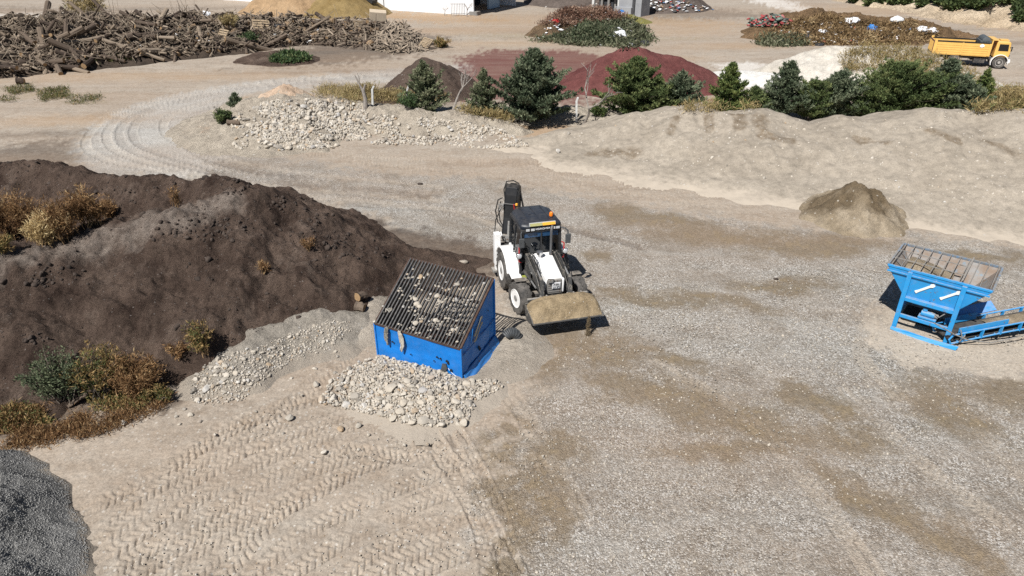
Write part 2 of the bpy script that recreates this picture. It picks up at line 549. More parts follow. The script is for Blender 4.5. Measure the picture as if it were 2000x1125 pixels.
    for a in ((100, 185, 3.2, .8, .1), (40, 175, 2.5, .7, 0), (170, 200, 1.5, .5, 0), (560, 62, 3.0, 1.0, 0), (1250, 42, 5, 2.0, 0), (1330, 76, 4, .8, 0), (1030, 70, 5, 2, 0), (180, 118, 4, .7, 0)):
        grass = mx(grass, 0.8 * E(*a))
    tan = mx(M(pxpoly((430, 28), (720, 20), (940, 30), (1010, 40), (880, 46), (640, 30), (400, 34)), 3, 4), 0.7 * M(pxpoly((1230, 34), (1320, 36), (1480, 48), (1380, 58), (1200, 44)), 2, 3))
    for a_ in ((900, 60, 9, 3), (1000, 40, 8, 6), (960, 85, 8, 2), (1330, 60, 7, 4), (1430, 90, 6, 2), (1250, 115, 6, 1.5), (300, 40, 14, 4), (200, 150, 9, 2), (420, 150, 8, 1.2), (120, 235, 5, 1.2), (1700, 20, 10, 6)):
        tan = mx(tan, 0.6 * E(a_[0], a_[1], a_[2], a_[3], 0.1, 0.9))
    for a_ in ((980, 10, 12, 1.5), (1120, 60, 8, 1.0), (250, 18, 20, 2), (1480, 30, 10, 1.5), (1960, 85, 9, 1.2), (1750, 60, 10, .9), (640, 140, 7, .5), (330, 250, 4, .35), (90, 262, 5, .7)):
        soil = mx(soil, 0.5 * E(a_[0], a_[1], a_[2], a_[3], 0.12, 0.9))
    tan = mx(tan, 0.6 * M(pxpoly((1640, -10), (1700, 12), (1850, 40), (2010, 72), (2300, 60), (2100, -40)), 3, 3))
    tan = mx(tan, 0.8 * M(pxpoly((470, 225), (480, 190), (620, 190), (600, 215)), .6, .6))
    tan = mx(tan, 0.85 * M(pxpoly((985, 268), (1010, 240), (1120, 238), (1190, 240), (1170, 262)), .5, .6))
    # ---- relief: gentle swell, ruts, and the tread prints of the loader's tyres
    near = sstep(40, 22, Y)
    Z = 0.05 * fbm(X, Y, 0.25, 3, 21) + (0.012 * fbm(X, Y, 1.6, 3, 22) + 0.006 * fbm(X, Y, 6, 2, 23)) * near
    pale = np.zeros_like(X)
    dust = (1 - grav) * (1 - soil)
    tr = [((195, 985), (330, 915), (470, 835), (640, 770)), ((205, 1050), (330, 968), (480, 885), (700, 800)), ((225, 1110), (400, 1010), (560, 920), (680, 870)), ((290, 1135), (440, 1040), (600, 960), (760, 890)),
          ((330, 905), (440, 835), (560, 790)), ((470, 1140), (600, 1040), (760, 960), (930, 890)), ((640, 1140), (770, 1060), (900, 1010), (985, 960)), ((770, 1140), (870, 1090), (985, 1060)),
          ((900, 870), (950, 960), (985, 1060), (1000, 1140)), ((820, 850), (900, 930), (960, 1040)), ((520, 830), (600, 760), (690, 690)), ((420, 1140), (520, 1030), (640, 930)), ((200, 1020), (330, 940), (480, 858), (660, 790)), ((215, 1080), (370, 985), (520, 900), (690, 830)), ((250, 1130), (420, 1025), (580, 935), (740, 870)), ((350, 1140), (500, 1035), (660, 940), (800, 880)), ((540, 1140), (680, 1050), (840, 975), (975, 925)), ((700, 1140), (830, 1070), (990, 1010)), ((380, 885), (500, 820), (600, 780)), ((860, 880), (915, 970), (950, 1060), (960, 1140)), ((560, 880), (700, 880), (850, 900), (980, 900))]
    gr = [((1340, 740), (1470, 830), (1590, 960), (1660, 1060)), ((1690, 800), (1790, 900), (1920, 1000), (2060, 1090)), ((1010, 790), (1060, 870), (1110, 960)), ((1700, 630), (1680, 690), (1720, 740)), ((1930, 860), (2050, 980))]
    far = [((1040, 330), (1200, 372), (1420, 405)), ((1020, 312), (1180, 350), (1400, 385)), ((700, 318), (900, 338), (1100, 362)), ((560, 298), (760, 310), (960, 318))]
    road = [((820, 388), (520, 362), (330, 330), (215, 285), (230, 235), (330, 195), (540, 160), (905, 132)), ((820, 376), (540, 350), (370, 318), (265, 275), (280, 228), (380, 193), (560, 165), (905, 137)),
            ((820, 362), (580, 338), (430, 308), (330, 268), (330, 228), (420, 197), (580, 172), (900, 143)), ((640, 352), (470, 330), (370, 290), (360, 240), (430, 205), (560, 180)),
            ((560, 372), (360, 345), (190, 305), (175, 262), (250, 212), (400, 175), (600, 150)), ((800, 380), (530, 356), (350, 324), (240, 280), (255, 231), (355, 194), (550, 162), (760, 146)), ((700, 400), (980, 420), (1200, 470)), ((620, 385), (860, 408), (960, 440))]
    for grp, depth, wid in ((tr, 0.046, 0.46), (gr, 0.025, 0.5), (far, 0.05, 0.5), (road, 0.035, 0.5)):
        for line in grp:
            P = [G(u, v) for u, v in line]
            # smooth the line
            Q = []
            for k in range(len(P) - 1):
                p0, p1, p2, p3 = P[max(k - 1, 0)], P[k], P[k + 1], P[min(k + 2, len(P) - 1)]
                for t in np.linspace(0, 1, 7)[:-1]:
                    Q.append(0.5 * (2 * p1 + (p2 - p0) * t + (2 * p0 - 5 * p1 + 4 * p2 - p3) * t * t + (3 * p1 - p0 - 3 * p2 + p3) * t ** 3))
            Q.append(P[-1])
            A = np.array([(q.x, q.y) for q in Q]); lo, hi = A.min(0) - 1, A.max(0) + 1
            sel = (X > lo[0]) & (X < hi[0]) & (Y > lo[1]) & (Y < hi[1])
            x, y = X[sel], Y[sel]
            best = np.full(x.shape, 9.0); S = np.zeros(x.shape); T = np.zeros(x.shape); acc = 0
            for (ax, ay), (bx, by) in zip(A, A[1:]):
                dx, dy = bx - ax, by - ay; L = math.hypot(dx, dy)
                t = np.clip(((x - ax) * dx + (y - ay) * dy) / (L * L), 0, 1)
                ex, ey = x - ax - t * dx, y - ay - t * dy; d = np.hypot(ex, ey)
                b = d < best
                best[b] = d[b]; S[b] = acc + t[b] * L; T[b] = ((dx * ey - dy * ex) / L)[b]
                acc += L
            T = T + 0.05 * gnoise(x * 1.3, y * 1.3, 31); S = S + 0.05 * gnoise(x * 2.1, y * 2.1, 32)
            across = np.abs(T) / (wid / 2)
            inside = sstep(1.12, 0.9, across)
            fade = np.clip(0.85 + 1.0 * gnoise(x * 0.8 + len(A) * 3.1 + line[0][0], y * 0.8, 33), 0.15, 1)
            if grp is road:
                Z[sel] -= depth * inside * 0.8 - 0.035 * sstep(1.5, 1.1, across) * sstep(0.9, 1.1, across)
                q = road.index(line)
                if q in (1, 3, 5, 6): soil[sel] = mx(soil[sel], inside * 0.5 * np.clip(0.5 + 1.2 * gnoise(x * .25 + q, y * .25, 35), 0, 1))
                else: pale[sel] = mx(pale[sel], inside * 0.5 * fade)
                continue
            ph = (S + 0.62 * np.abs(T) + np.where(T > 0, 0.085, 0)) / 0.168
            lug = sstep(0.04, 0.14, ph % 1) * sstep(0.50, 0.30, ph % 1)
            lug = lug * sstep(0.02, 0.14, np.abs(across))
            ridge = sstep(1.45, 1.15, across) * sstep(0.9, 1.08, across)
            dz = (-depth * (0.12 + 0.88 * lug) * inside + depth * 0.45 * ridge) * fade
            if grp is gr: pale[sel] = mx(pale[sel], (1 - lug) * inside * fade * 0.8)
            Z[sel] += dz
    Z = Z * sstep(200, 90, Y)
    A = np.stack([grav, np.clip(wet, 0, 1), soil, red], -1).reshape(-1, 4)
    B = np.stack([white, grass, tan, np.clip(mx(pale, mx(hop, spill)), 0, 1)], -1).reshape(-1, 4)
    V = np.stack([X, Y, Z], -1).reshape(-1, 3)
    i = np.arange(nx * ny).reshape(ny, nx)
    F = np.stack([i[:-1, :-1], i[:-1, 1:], i[1:, 1:], i[1:, :-1]], -1).reshape(-1, 4)

    n = NT('ground')
    a = n.sep(n.attr('zone').outputs['Color']); aw = n.attr('zone').outputs['Alpha']
    b = n.sep(n.attr('tint').outputs['Color']); bw = n.attr('tint').outputs['Alpha']
    big = n.noise(0.35, 6, 0.6); mid = n.noise(2.4, 8, 0.66); fine = n.noise(19, 8, 0.78)
    streak = n.noise(0.9, 7, 0.65, n.mapping((0.16, 1.0, 1.0), (0, 0, 0.12)))
    dirt = n.mix(n.ramp(streak, [(0.34, 0), (0.66, 1)]), (0.25, 0.202, 0.155), (0.36, 0.307, 0.248))
    dirt = n.mix(n.ramp(mid, [(0.35, 0), (0.75, 1)]), dirt, (0.375, 0.332, 0.278))
    dirt = n.mix(n.ramp(n.noise(0.7, 9, 0.72, w=0.6), [(0.52, 0.0), (0.68, 0.6)]), dirt, (0.215, 0.172, 0.132))
    pb = n.vor(9.0); pbr = n.sep(n.vor(9.0, 'Color'))[0]
    pebm = n.math('MULTIPLY', n.math('LESS_THAN', pb, 0.30), n.math('GREATER_THAN', pbr, 0.80))
    dirt = n.mix(n.math('MULTIPLY', pebm, 0.6), dirt, (0.50, 0.47, 0.42))
    # gravel: stones of two sizes in dust
    v1 = n.vor(14.5); c1 = n.sep(n.vor(14.5, 'Color'))
    st = n.ramp(c1[0], [(0.0, (0.055, 0.05, 0.046)), (0.22, (0.16, 0.145, 0.125)), (0.45, (0.33, 0.305, 0.27)), (0.62, (0.21, 0.17, 0.125)), (0.8, (0.45, 0.435, 0.41)), (1.0, (0.74, 0.73, 0.70))])
    v2 = n.vor(33.0); c2 = n.sep(n.vor(33.0, 'Color'))
    st2 = n.ramp(c2[1], [(0.0, (0.07, 0.062, 0.055)), (0.35, (0.20, 0.18, 0.15)), (0.7, (0.36, 0.335, 0.295)), (1.0, (0.66, 0.65, 0.62))])
    isst = n.math('MULTIPLY', n.math('LESS_THAN', v1, n.math('MULTIPLY', c1[2], 0.5)), n.math('GREATER_THAN', c1[1], 0.42))
    gcol = n.mix(isst, st2, st)
    lane = n.noise(1.1, 8, 0.7, n.mapping((0.32, 1.0, 1.0), (0, 0, -0.62)))
    cover = n.ramp(n.mix(0.5, n.noise(0.8, 8, 0.72, w=0.4), lane), [(0.38, 0.15), (0.6, 0.95)])
    gdust = n.mix(mid, (0.27, 0.245, 0.212), (0.41, 0.385, 0.345))
    gcol = n.mix(n.math('MULTIPLY', n.math('SUBTRACT', 1.0, cover), 0.85), gcol, gdust)
    gcol = n.mix(n.ramp(n.noise(0.5, 8, 0.7, w=0.5), [(0.46, 0.0), (0.66, 0.62)]), gcol, (0.165, 0.135, 0.102))
    gcol = n.mix(n.ramp(n.noise(1.3, 9, 0.75, w=0.8), [(0.55, 0.0), (0.68, 0.55)]), gcol, (0.44, 0.415, 0.375))
    col = n.mix(a[0], dirt, gcol)
    col = n.mix(n.math('MULTIPLY', bw, 0.8), col, n.mix(mid, (0.36, 0.31, 0.25), (0.45, 0.40, 0.33)))
    wq = n.math('ADD', a[1], n.math('MULTIPLY', n.math('SUBTRACT', n.noise(2.6, 10, 0.78), 0.5), 1.5))
    wetf = n.math('MULTIPLY', n.ramp(wq, [(0.2, 0.0), (0.8, 0.82)]), n.ramp(a[1], [(0.0, 0.0), (0.15, 1.0)]))
    mud = n.ramp(n.math('ADD', a[1], n.math('MULTIPLY', n.math('SUBTRACT', n.noise(1.2, 5, 0.6), 0.5), 1.6)), [(0.93, 0.0), (1.08, 0.9)])
    col = n.mix(wetf, col, n.mix(n.noise(5, 6, 0.6), (0.14, 0.108, 0.07), (0.21, 0.167, 0.11)))
    col = n.mix(n.math('MULTIPLY', mud, a[0]), col, n.mix(mid, (0.19, 0.149, 0.094), (0.245, 0.196, 0.13)))
    col = n.mix(n.math('MULTIPLY', a[2], n.ramp(mid, [(0.25, 1.0), (0.75, 0.7)])), col, n.mix(fine, (0.05, 0.036, 0.028), (0.10, 0.075, 0.058)))
    col = n.mix(n.math('MULTIPLY', b[0], 0.85), col, n.mix(mid, (0.55, 0.52, 0.47), (0.68, 0.66, 0.62)))
    col = n.mix(n.math('MULTIPLY', b[1], n.ramp(n.noise(3.2, 8, 0.75), [(0.45, 0.0), (0.6, 0.85)])), col, n.mix(mid, (0.11, 0.12, 0.05), (0.30, 0.23, 0.11)))
    col = n.mix(n.math('MULTIPLY', b[2], n.ramp(streak, [(0.3, 0.9), (0.7, 0.45)])), col, (0.36, 0.235, 0.13))
    far = n.ramp(n.noise(0.11, 9, 0.7, n.mapping((0.35, 1.0, 1.0))), [(0.40, 0.0), (0.62, 1.0)])
    col = n.mix(n.math('MULTIPLY', far, 0.42), col, (0.285, 0.20, 0.135))
    col = n.mix(n.math('MULTIPLY', aw, n.ramp(streak, [(0.3, 1.0), (0.7, 0.7)])), col, (0.135, 0.055, 0.046))
    col = n.mix(1.0, col, n.ramp(fine, [(0.3, 0.6), (0.5, 1.0), (0.72, 1.3)]), 'MULTIPLY')
    col = n.mix(1.0, col, n.ramp(n.noise(7, 9, 0.8), [(0.3, 0.68), (0.5, 1.0), (0.7, 1.15)]), 'MULTIPLY')
    gh = n.math('MULTIPLY', n.math('SUBTRACT', 0.5, n.mix(isst, v2, v1)), a[0])
    b1 = n.bump(n.noise(6, 8, 0.72), 0.55, 0.05)
    b2 = n.bump(gh, 0.75, 0.028, b1)
    b3 = n.bump(fine, 0.5, 0.012, b2)
    m = n.done(col, n.mix(wetf, 0.95, 0.72), b3, 0.0, 0.2)
    o = mesh_np('ground', V, F, m, smooth=True, col={'zone': A, 'tint': B})
    structure(o)
    return o


build_ground()

# ------------------------------------------------------------------ the heaps
M_soil = soilmat('dark_soil', (0.046, 0.030, 0.023), (0.130, 0.093, 0.072), 0.8, 20, (0.155, 0.116, 0.092), 0.55, (0.2, 0.17, 0.15), 13.0, 1.0, 0.045, crust=(0.25, 0.208, 0.175), cmin=0.3)
M_bank = soilmat('grey_sand', (0.245, 0.210, 0.167), (0.315, 0.274, 0.222), 0.35, 24, (0.235, 0.195, 0.15), 0.68, (0.40, 0.365, 0.32), 7.0, 0.35, 0.015, foot=(0.36, 0.31, 0.25), fh=.3, crust=(0.135, 0.10, 0.065))  # crust here: brown stain lines, also painted shade for the slip faces
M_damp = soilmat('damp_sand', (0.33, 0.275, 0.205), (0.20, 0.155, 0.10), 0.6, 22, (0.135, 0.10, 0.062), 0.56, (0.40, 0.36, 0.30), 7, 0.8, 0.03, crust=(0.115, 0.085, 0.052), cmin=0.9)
M_grit = soilmat('grey_grit', (0.155, 0.152, 0.145), (0.27, 0.263, 0.25), 0.7, 22, (0.36, 0.35, 0.33), 0.66, (0.36, 0.35, 0.34), 16.0, 1.0, 0.04, foot=(0.315, 0.272, 0.222), fh=.12)
M_rub = soilmat('rubble_ground', (0.35, 0.30, 0.24), (0.44, 0.385, 0.31), 0.6, 18, (0.38, 0.27, 0.19), 0.63, (0.56, 0.52, 0.46), 5.0, 1.0, 0.05)
M_pink = soilmat('pink_soil', (0.42, 0.30, 0.21), (0.52, 0.41, 0.31), 0.6, 16, None, 0.6, (0.58, 0.52, 0.44), 5.0, 0.8, 0.04)
M_brown = soilmat('brown_mulch', (0.075, 0.053, 0.042), (0.12, 0.088, 0.07), 0.5, 14, None, 0.6, (0.30, 0.27, 0.24), 5.0, 1.0, 0.05)
M_red = soilmat('red_scoria', (0.105, 0.037, 0.034), (0.155, 0.062, 0.056), 0.4, 12, (0.19, 0.10, 0.085), 0.7, (0.24, 0.11, 0.09), 6.0, 0.9, 0.04)
M_pale = soilmat('pale_sand', (0.40, 0.36, 0.30), (0.50, 0.465, 0.41), 0.3, 14, (0.42, 0.33, 0.23), 0.64, None, 6, 0.5, 0.03)
M_chip = soilmat('wood_chip', (0.255, 0.165, 0.09), (0.37, 0.255, 0.15), 0.3, 8, None, 0.6, None, 6, 0.8, 0.05)
M_chip2 = soilmat('green_chip', (0.17, 0.115, 0.045), (0.26, 0.19, 0.09), 0.3, 8, None, 0.6, None, 6, 0.8, 0.05)
M_scree = soilmat('dark_scree', (0.085, 0.068, 0.058), (0.135, 0.11, 0.095), 0.2, 6, None, 0.6, (0.45, 0.43, 0.40), 1.4, 0.9, 0.08)
M_waste = soilmat('waste_core', (0.10, 0.07, 0.045), (0.22, 0.15, 0.09), 0.6, 7, None, 0.6, None, 4, 1.0, 0.12)
M_hill = soilmat('hill_earth', (0.47, 0.36, 0.24), (0.56, 0.46, 0.34), 0.12, 4, (0.40, 0.29, 0.18), 0.6, None, 4, 0.8, 0.2)
M_spill = soilmat('sand_spill', (0.32, 0.275, 0.222), (0.405, 0.358, 0.297), 0.9, 26, None, 0.6, (0.5, 0.47, 0.42), 9.0, 0.9, 0.03, foot=(0.315, 0.272, 0.222))
M_bed = soilmat('cobble_bed', (0.31, 0.268, 0.218), (0.39, 0.343, 0.285), 0.9, 22, None, 0.6, None, 14.0, 0.7, 0.02, foot=(0.315, 0.272, 0.222))

heap('soil_heap', 'long dark brown soil heap with a grey crusted crest and dry weeds in its hollow', 'heap',
     [([(-34, 28.5, 3.0), (-21, 27, 2.65), (-16.3, 26, 2.5), (-12.2, 25, 2.62), (-10.0, 23.5, 3.2), (-8.7, 23.2, 2.5), (-7.7, 23, 1.9), (-6.6, 22.9, 1.35), (-5.2, 22.9, .95), (-3.4, 22.9, .6), (-0.9, 23.3, 0.05)], 0.62, 0.4),
      ([(-26, 15.5, 2.2), (-20, 17.2, 2.5), (-15.4, 18.5, 2.68), (-13.7, 20, 2.68), (-10.9, 21, 3.1), (-9.6, 22.3, 3.2)], 0.58, 0.7),
      ([(-9.6, 22.2, 2.9), (-7.4, 21.4, 1.1), (-5.8, 21.0, .45)], 0.56, 0.5), ([(-6.5, 22.4, .9), (-1.5, 22.2, .15)], .35, .4)],
     0.055, M_soil, ((0.5, 0.22, 3), (2.4, 0.07, 3), (1.1, 0.15, -3), (7.0, 0.035, 2)), 3, warp=0.5, cut=(-34, 1.5, 9, 34), crest=[([(-26, 15.0), (-20, 16.6), (-15.4, 17.9), (-13.7, 19.2), (-10.9, 20.5), (-9.6, 21.8)], .6)])
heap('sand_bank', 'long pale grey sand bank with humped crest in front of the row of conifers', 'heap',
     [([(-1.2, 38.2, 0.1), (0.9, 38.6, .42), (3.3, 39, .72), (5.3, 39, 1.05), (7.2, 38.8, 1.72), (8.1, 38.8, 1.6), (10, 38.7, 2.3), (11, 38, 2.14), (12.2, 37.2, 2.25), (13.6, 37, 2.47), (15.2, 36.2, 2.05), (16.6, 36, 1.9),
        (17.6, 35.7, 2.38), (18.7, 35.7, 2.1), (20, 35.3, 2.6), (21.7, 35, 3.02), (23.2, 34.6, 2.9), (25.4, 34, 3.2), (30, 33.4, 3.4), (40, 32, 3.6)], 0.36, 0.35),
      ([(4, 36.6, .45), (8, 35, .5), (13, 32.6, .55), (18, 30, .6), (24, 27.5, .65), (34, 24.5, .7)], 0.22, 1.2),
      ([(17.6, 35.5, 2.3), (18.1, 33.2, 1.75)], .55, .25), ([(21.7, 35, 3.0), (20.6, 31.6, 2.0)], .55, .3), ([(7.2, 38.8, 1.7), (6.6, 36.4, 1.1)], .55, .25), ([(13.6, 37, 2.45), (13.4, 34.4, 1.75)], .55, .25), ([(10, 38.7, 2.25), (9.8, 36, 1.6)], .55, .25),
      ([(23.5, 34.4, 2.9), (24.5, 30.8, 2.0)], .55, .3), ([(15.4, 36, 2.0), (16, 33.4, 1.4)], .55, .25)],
     0.065, M_bank, ((0.35, 0.09, 2), (2.2, 0.014, 3), (7.0, 0.007, 2)), 9, warp=0.45, cut=(-2, 40, 22, 44), crest=[([(12.2, 37.0), (12.0, 35.6)], .30), ([(13.2, 36.4), (13.0, 34.8), (14.0, 34.2)], .35), ([(10.8, 37.6), (10.5, 36)], .18), ([(9, 37.4), (8.5, 36.2)], .2), ([(4.4, 35.7), (6.5, 35.2)], .4), ([(20.4, 33.2), (21.2, 32.0)], .18), ([(17.4, 34.0), (18.4, 33.0)], .2), ([(22.5, 32), (23.4, 30.6)], .2)])  # crest lines: brown stains that double as painted shade of small slip faces
heap('sand_pile', 'small cone of damp brown sand at the foot of the long sand bank', 'heap',
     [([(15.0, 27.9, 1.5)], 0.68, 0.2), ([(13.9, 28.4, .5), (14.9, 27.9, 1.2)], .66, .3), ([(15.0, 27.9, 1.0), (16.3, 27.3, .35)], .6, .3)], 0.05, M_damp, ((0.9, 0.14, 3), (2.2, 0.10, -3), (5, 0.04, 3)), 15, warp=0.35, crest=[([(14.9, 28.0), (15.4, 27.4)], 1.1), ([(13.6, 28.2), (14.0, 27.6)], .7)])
heap('grit_pile', 'dark grey grit pile in the lower left corner of the yard', 'heap',
     [([(-15, 9.5, 1.9), (-12.0, 9.2, 1.75), (-10.8, 8.2, 1.4), (-10.5, 6, 1.35)], 0.68, 0.5), ([(-13.2, 11.2, 1.0), (-12.0, 10.6, 1.1)], .65, .4)],
     0.035, M_grit, ((0.9, 0.14, 3), (3.5, 0.045, 3), (13.0, 0.016, 2)), 21, warp=0.3, cut=(-18, -6, 5, 15))
heap('rubble_bank', 'low bank of pale limestone rubble along the gravel track below the trees', 'heap',
     [([(-15.2, 42.6, 1.3), (-14.4, 43, 2.0), (-13.2, 43.2, 1.85), (-11.5, 43, 1.6), (-9.6, 43, 1.3), (-8, 42.8, 1.2), (-5.8, 42.6, 1.15), (-3.1, 42.3, .95), (-1.2, 42, .7), (.2, 41.6, .4)], 0.72, 0.4),
      ([(-14.4, 43.3, 1.95), (-12.0, 45, 1.1), (-6, 45.5, .5), (4, 45.2, .5), (12, 45, .4)], .32, .8)],
     0.07, M_rub, ((0.7, 0.16, 3), (2.6, 0.06, 3), (6, 0.03, 2)), 27, warp=0.4)
heap('pink_soil_heap', 'tip of pinkish earth on the left end of the rubble bank', 'heap',
     [([(-15.7, 43.4, 1.5), (-14.5, 43.7, 2.35), (-13.4, 44.0, 2.0)], 0.75, 0.35)], 0.07, M_pink, ((0.9, 0.15, 3), (3, 0.06, 3)), 29, warp=0.3)
heap('mulch_pile', 'rounded dark brown mulch pile behind the airy green shrub', 'heap', [([(-6.5, 53, 2.3), (-5.6, 53, 2.15)], 0.68, 0.4), ([(-4.9, 52.6, 1.1)], .6, .4)], 0.09, M_brown, ((0.8, 0.14, 3), (3, 0.05, 3)), 31)
heap('dark_mulch_mound', 'small black mulch mound behind the dry grass on the rubble bank', 'heap', [([(-10.2, 47.5, 1.35), (-9.5, 47.6, 1.3)], 0.6, 0.3)], 0.09, M_soil, ((0.8, 0.1, 3),), 33)
heap('scoria_pile', 'large dark red scoria pile behind the conifers', 'heap', [([(9.0, 55.4, 2.75), (9.8, 55, 2.78), (10.8, 55, 2.5), (12.9, 55, 2.1), (13.8, 54.8, 1.7)], 0.56, 0.5), ([(7.2, 55, 1.7), (9, 55.2, 2.6)], .5, .5)],
     0.09, M_red, ((0.6, 0.10, 3), (4, 0.025, 2)), 35)
heap('pale_sand_pile', 'broad whitish sand pile overgrown with dry weeds in front of the yellow truck', 'heap',
     [([(23.0, 58.5, 1.35), (25.6, 58.3, 2.25), (27.4, 58, 2.45), (29, 58, 2.4), (31.5, 57, 2.0), (34, 56, 1.7), (36.5, 55, .8)], 0.5, 0.7), ([(27.5, 54.5, 1.1), (32, 53.4, 1.2), (35.5, 53.2, .7)], .45, .6), ([(31, 58.6, 2.2), (33, 58.5, 2.1)], .5, .6)],
     0.10, M_pale, ((0.5, 0.16, 3), (2.2, 0.05, 3)), 37)
heap('lime_mound', 'low flat white lime mound beside the red scoria pile', 'heap', [([(18.6, 57.5, .55), (20.6, 56.5, .6)], 0.25, 0.9)], 0.12, soilmat('white_lime', (0.55, 0.53, 0.49), (0.66, 0.64, 0.60), .4, 14), ((0.5, 0.08, 3),), 39)
heap('chip_pile', 'tall tan wood chip pile left of the white shed', 'heap', [([(-32.0, 104, 3.6), (-29.5, 104, 3.7)], 0.62, 0.8)], 0.22, M_chip, ((0.4, 0.2, 3), (1.6, 0.06, 3)), 41)
heap('green_chip_pile', 'olive brown chip pile against the end of the white shed', 'heap', [([(-23.0, 101.5, 3.8)], 0.66, 0.6)], 0.2, M_chip2, ((0.4, 0.15, 3), (1.6, 0.06, 3)), 43)
heap('scree_pile', 'steep dark grey brown spoil pile rising beside the grey screening plant', 'heap', [([(12, 116, 6.5), (17, 113, 6.5), (21, 109, 5.2)], 0.68, 0.8)], 0.25, M_scree, ((0.3, 0.3, 3), (1.2, 0.1, 3)), 45)
heap('olive_mound', 'small olive green clipping mound beside the grey screening plant', 'heap', [([(14.4, 92.5, .95)], 0.33, 0.6)], 0.15, soilmat('clipping', (.16, .15, .045), (.22, .20, .07), .8, 8), ((0.8, 0.06, 3),), 47)
heap('weedy_mound', 'low dark earth mound topped with green weeds beside the wood pile', 'heap', [([(-22.9, 66, .7), (-21.0, 65.6, .8)], 0.30, 0.5)], 0.1, M_soil, ((0.8, 0.1, 3),), 49)
heap('timber_waste_core', 'dark earthy core of the long heap of waste timber', 'heap',
     [([(-56, 60, 3.8), (-46, 64, 3.9), (-39.9, 68, 3.7), (-35.2, 71, 3.1), (-29.2, 75, 2.7), (-22.1, 78, 1.9), (-14, 76.5, 1.9), (-10.7, 75.2, 1.1), (-9.0, 74.5, .3)], 0.62, 0.8),
      ([(-56, 57, 1.8), (-44, 61, 1.8), (-36, 66, 1.6), (-28, 71.5, 1.3)], .5, .8)], 0.14, soilmat('pile_core', (0.028, 0.022, 0.018), (0.075, 0.056, 0.042), .5, 8), ((0.5, 0.4, 3), (2.0, 0.2, 3)), 51)
heap('plank_waste_core', 'dark debris core under the jumble of planks', 'heap', [([(-14.2, 75.2, 2.0), (-12.2, 73.6, 1.7), (-9.6, 73, .5)], .6, .7)], .14, soilmat('plank_core', (0.05, 0.04, 0.033), (0.12, 0.095, 0.075), .5, 8), ((0.5, 0.3, 3), (2.0, 0.15, 3)), 52)
heap('green_waste_core', 'rounded heap of garden waste and rubbish in the middle of the far yard', 'heap',
     [([(4.6, 81.5, 1.5), (6.8, 84, 2.4), (9.8, 85, 2.5), (12.4, 82, 1.7)], 0.62, 0.7), ([(6.4, 78.4, .9), (10, 77.4, 1.3), (12.6, 77.6, .9)], .6, .7)], 0.13, M_waste, ((0.5, 0.35, 3), (2.2, 0.16, 3)), 53)
heap('brown_waste_core', 'long brown rubbish heap behind the yellow truck', 'heap',
     [([(27.5, 79.5, .8), (31, 82, 2.0), (34.5, 83.5, 2.5), (39, 81.5, 2.1), (43, 80, 2.0), (46.5, 78, 1.3), (49, 76.5, .7)], 0.5, 0.8), ([(27.5, 76, .5), (33, 77, 1.0), (41, 76.5, .9)], .45, .8)], 0.13,
     soilmat('waste_brown', (0.12, 0.08, 0.045), (0.25, 0.16, 0.09), .5, 7, None, .6, None, 4, 1.0, .12), ((0.5, 0.35, 3), (2.2, 0.16, 3)), 55)
structure(heap('hill', None, None, [([(66, 134, 4), (72, 118, 5.0), (92, 104, 7), (120, 92, 9)], 0.30, 4.0), ([(70, 113, 3.6), (69, 97, 3.6), (76, 84, 3.9), (98, 70, 5.5)], .30, 2.5)], 0.6, M_hill, ((0.12, 1.2, 4), (0.5, 0.25, 3)), 57, warp=1.5)[0])
heap('stone_grit_ridge', 'low ridge of grey grit and cobbles between the dark soil heap and the blue box', 'heap',
     [([(-8.7, 15.6, .25), (-8.0, 16.5, .6), (-7.0, 17.8, .7), (-6.0, 18.4, .75), (-5.0, 18.8, .5)], 0.5, 0.35)], 0.04, soilmat('grit_ridge', (.25, .222, .185), (.34, .305, .257), .9, 24, None, .6, (.5, .47, .43), 9, 1., .03, foot=(0.315, 0.272, 0.222), fh=.3), ((0.9, 0.1, 3), (4, 0.03, 3)), 59, warp=.25)
heap('box_sand_spill', 'pale sand spilled on the left side of the blue screening box', 'heap', [([(-4.7, 19.8, .5), (-4.5, 18.6, .38), (-4.9, 17.6, .1)], 0.42, 0.3)], 0.04, M_spill, ((0.9, 0.06, 3), (4, 0.02, 3)), 61, warp=.15)
heap('end_sand_spill', 'pale sand spilled along the right side of the blue screening box', 'heap',
     [([(-.75, 15.6, .08), (.0, 16.6, .22), (.15, 17.4, .30), (.1, 18.3, .24)], 0.34, 0.3)], 0.04, M_spill, ((0.9, 0.06, 3), (4, 0.02, 3)), 63, warp=.2)
heap('cobble_core', 'pale gravelly bed under the cobbles heaped before the blue box', 'heap',
     [([(-4.1, 16.2, .06), (-3.2, 15.4, .32), (-2.3, 14.9, .36), (-1.4, 14.9, .2), (-.7, 15.3, .08)], 0.3, 0.4)], 0.04, M_bed, ((0.9, 0.05, 3), (4, 0.03, 3)), 65, warp=.2)

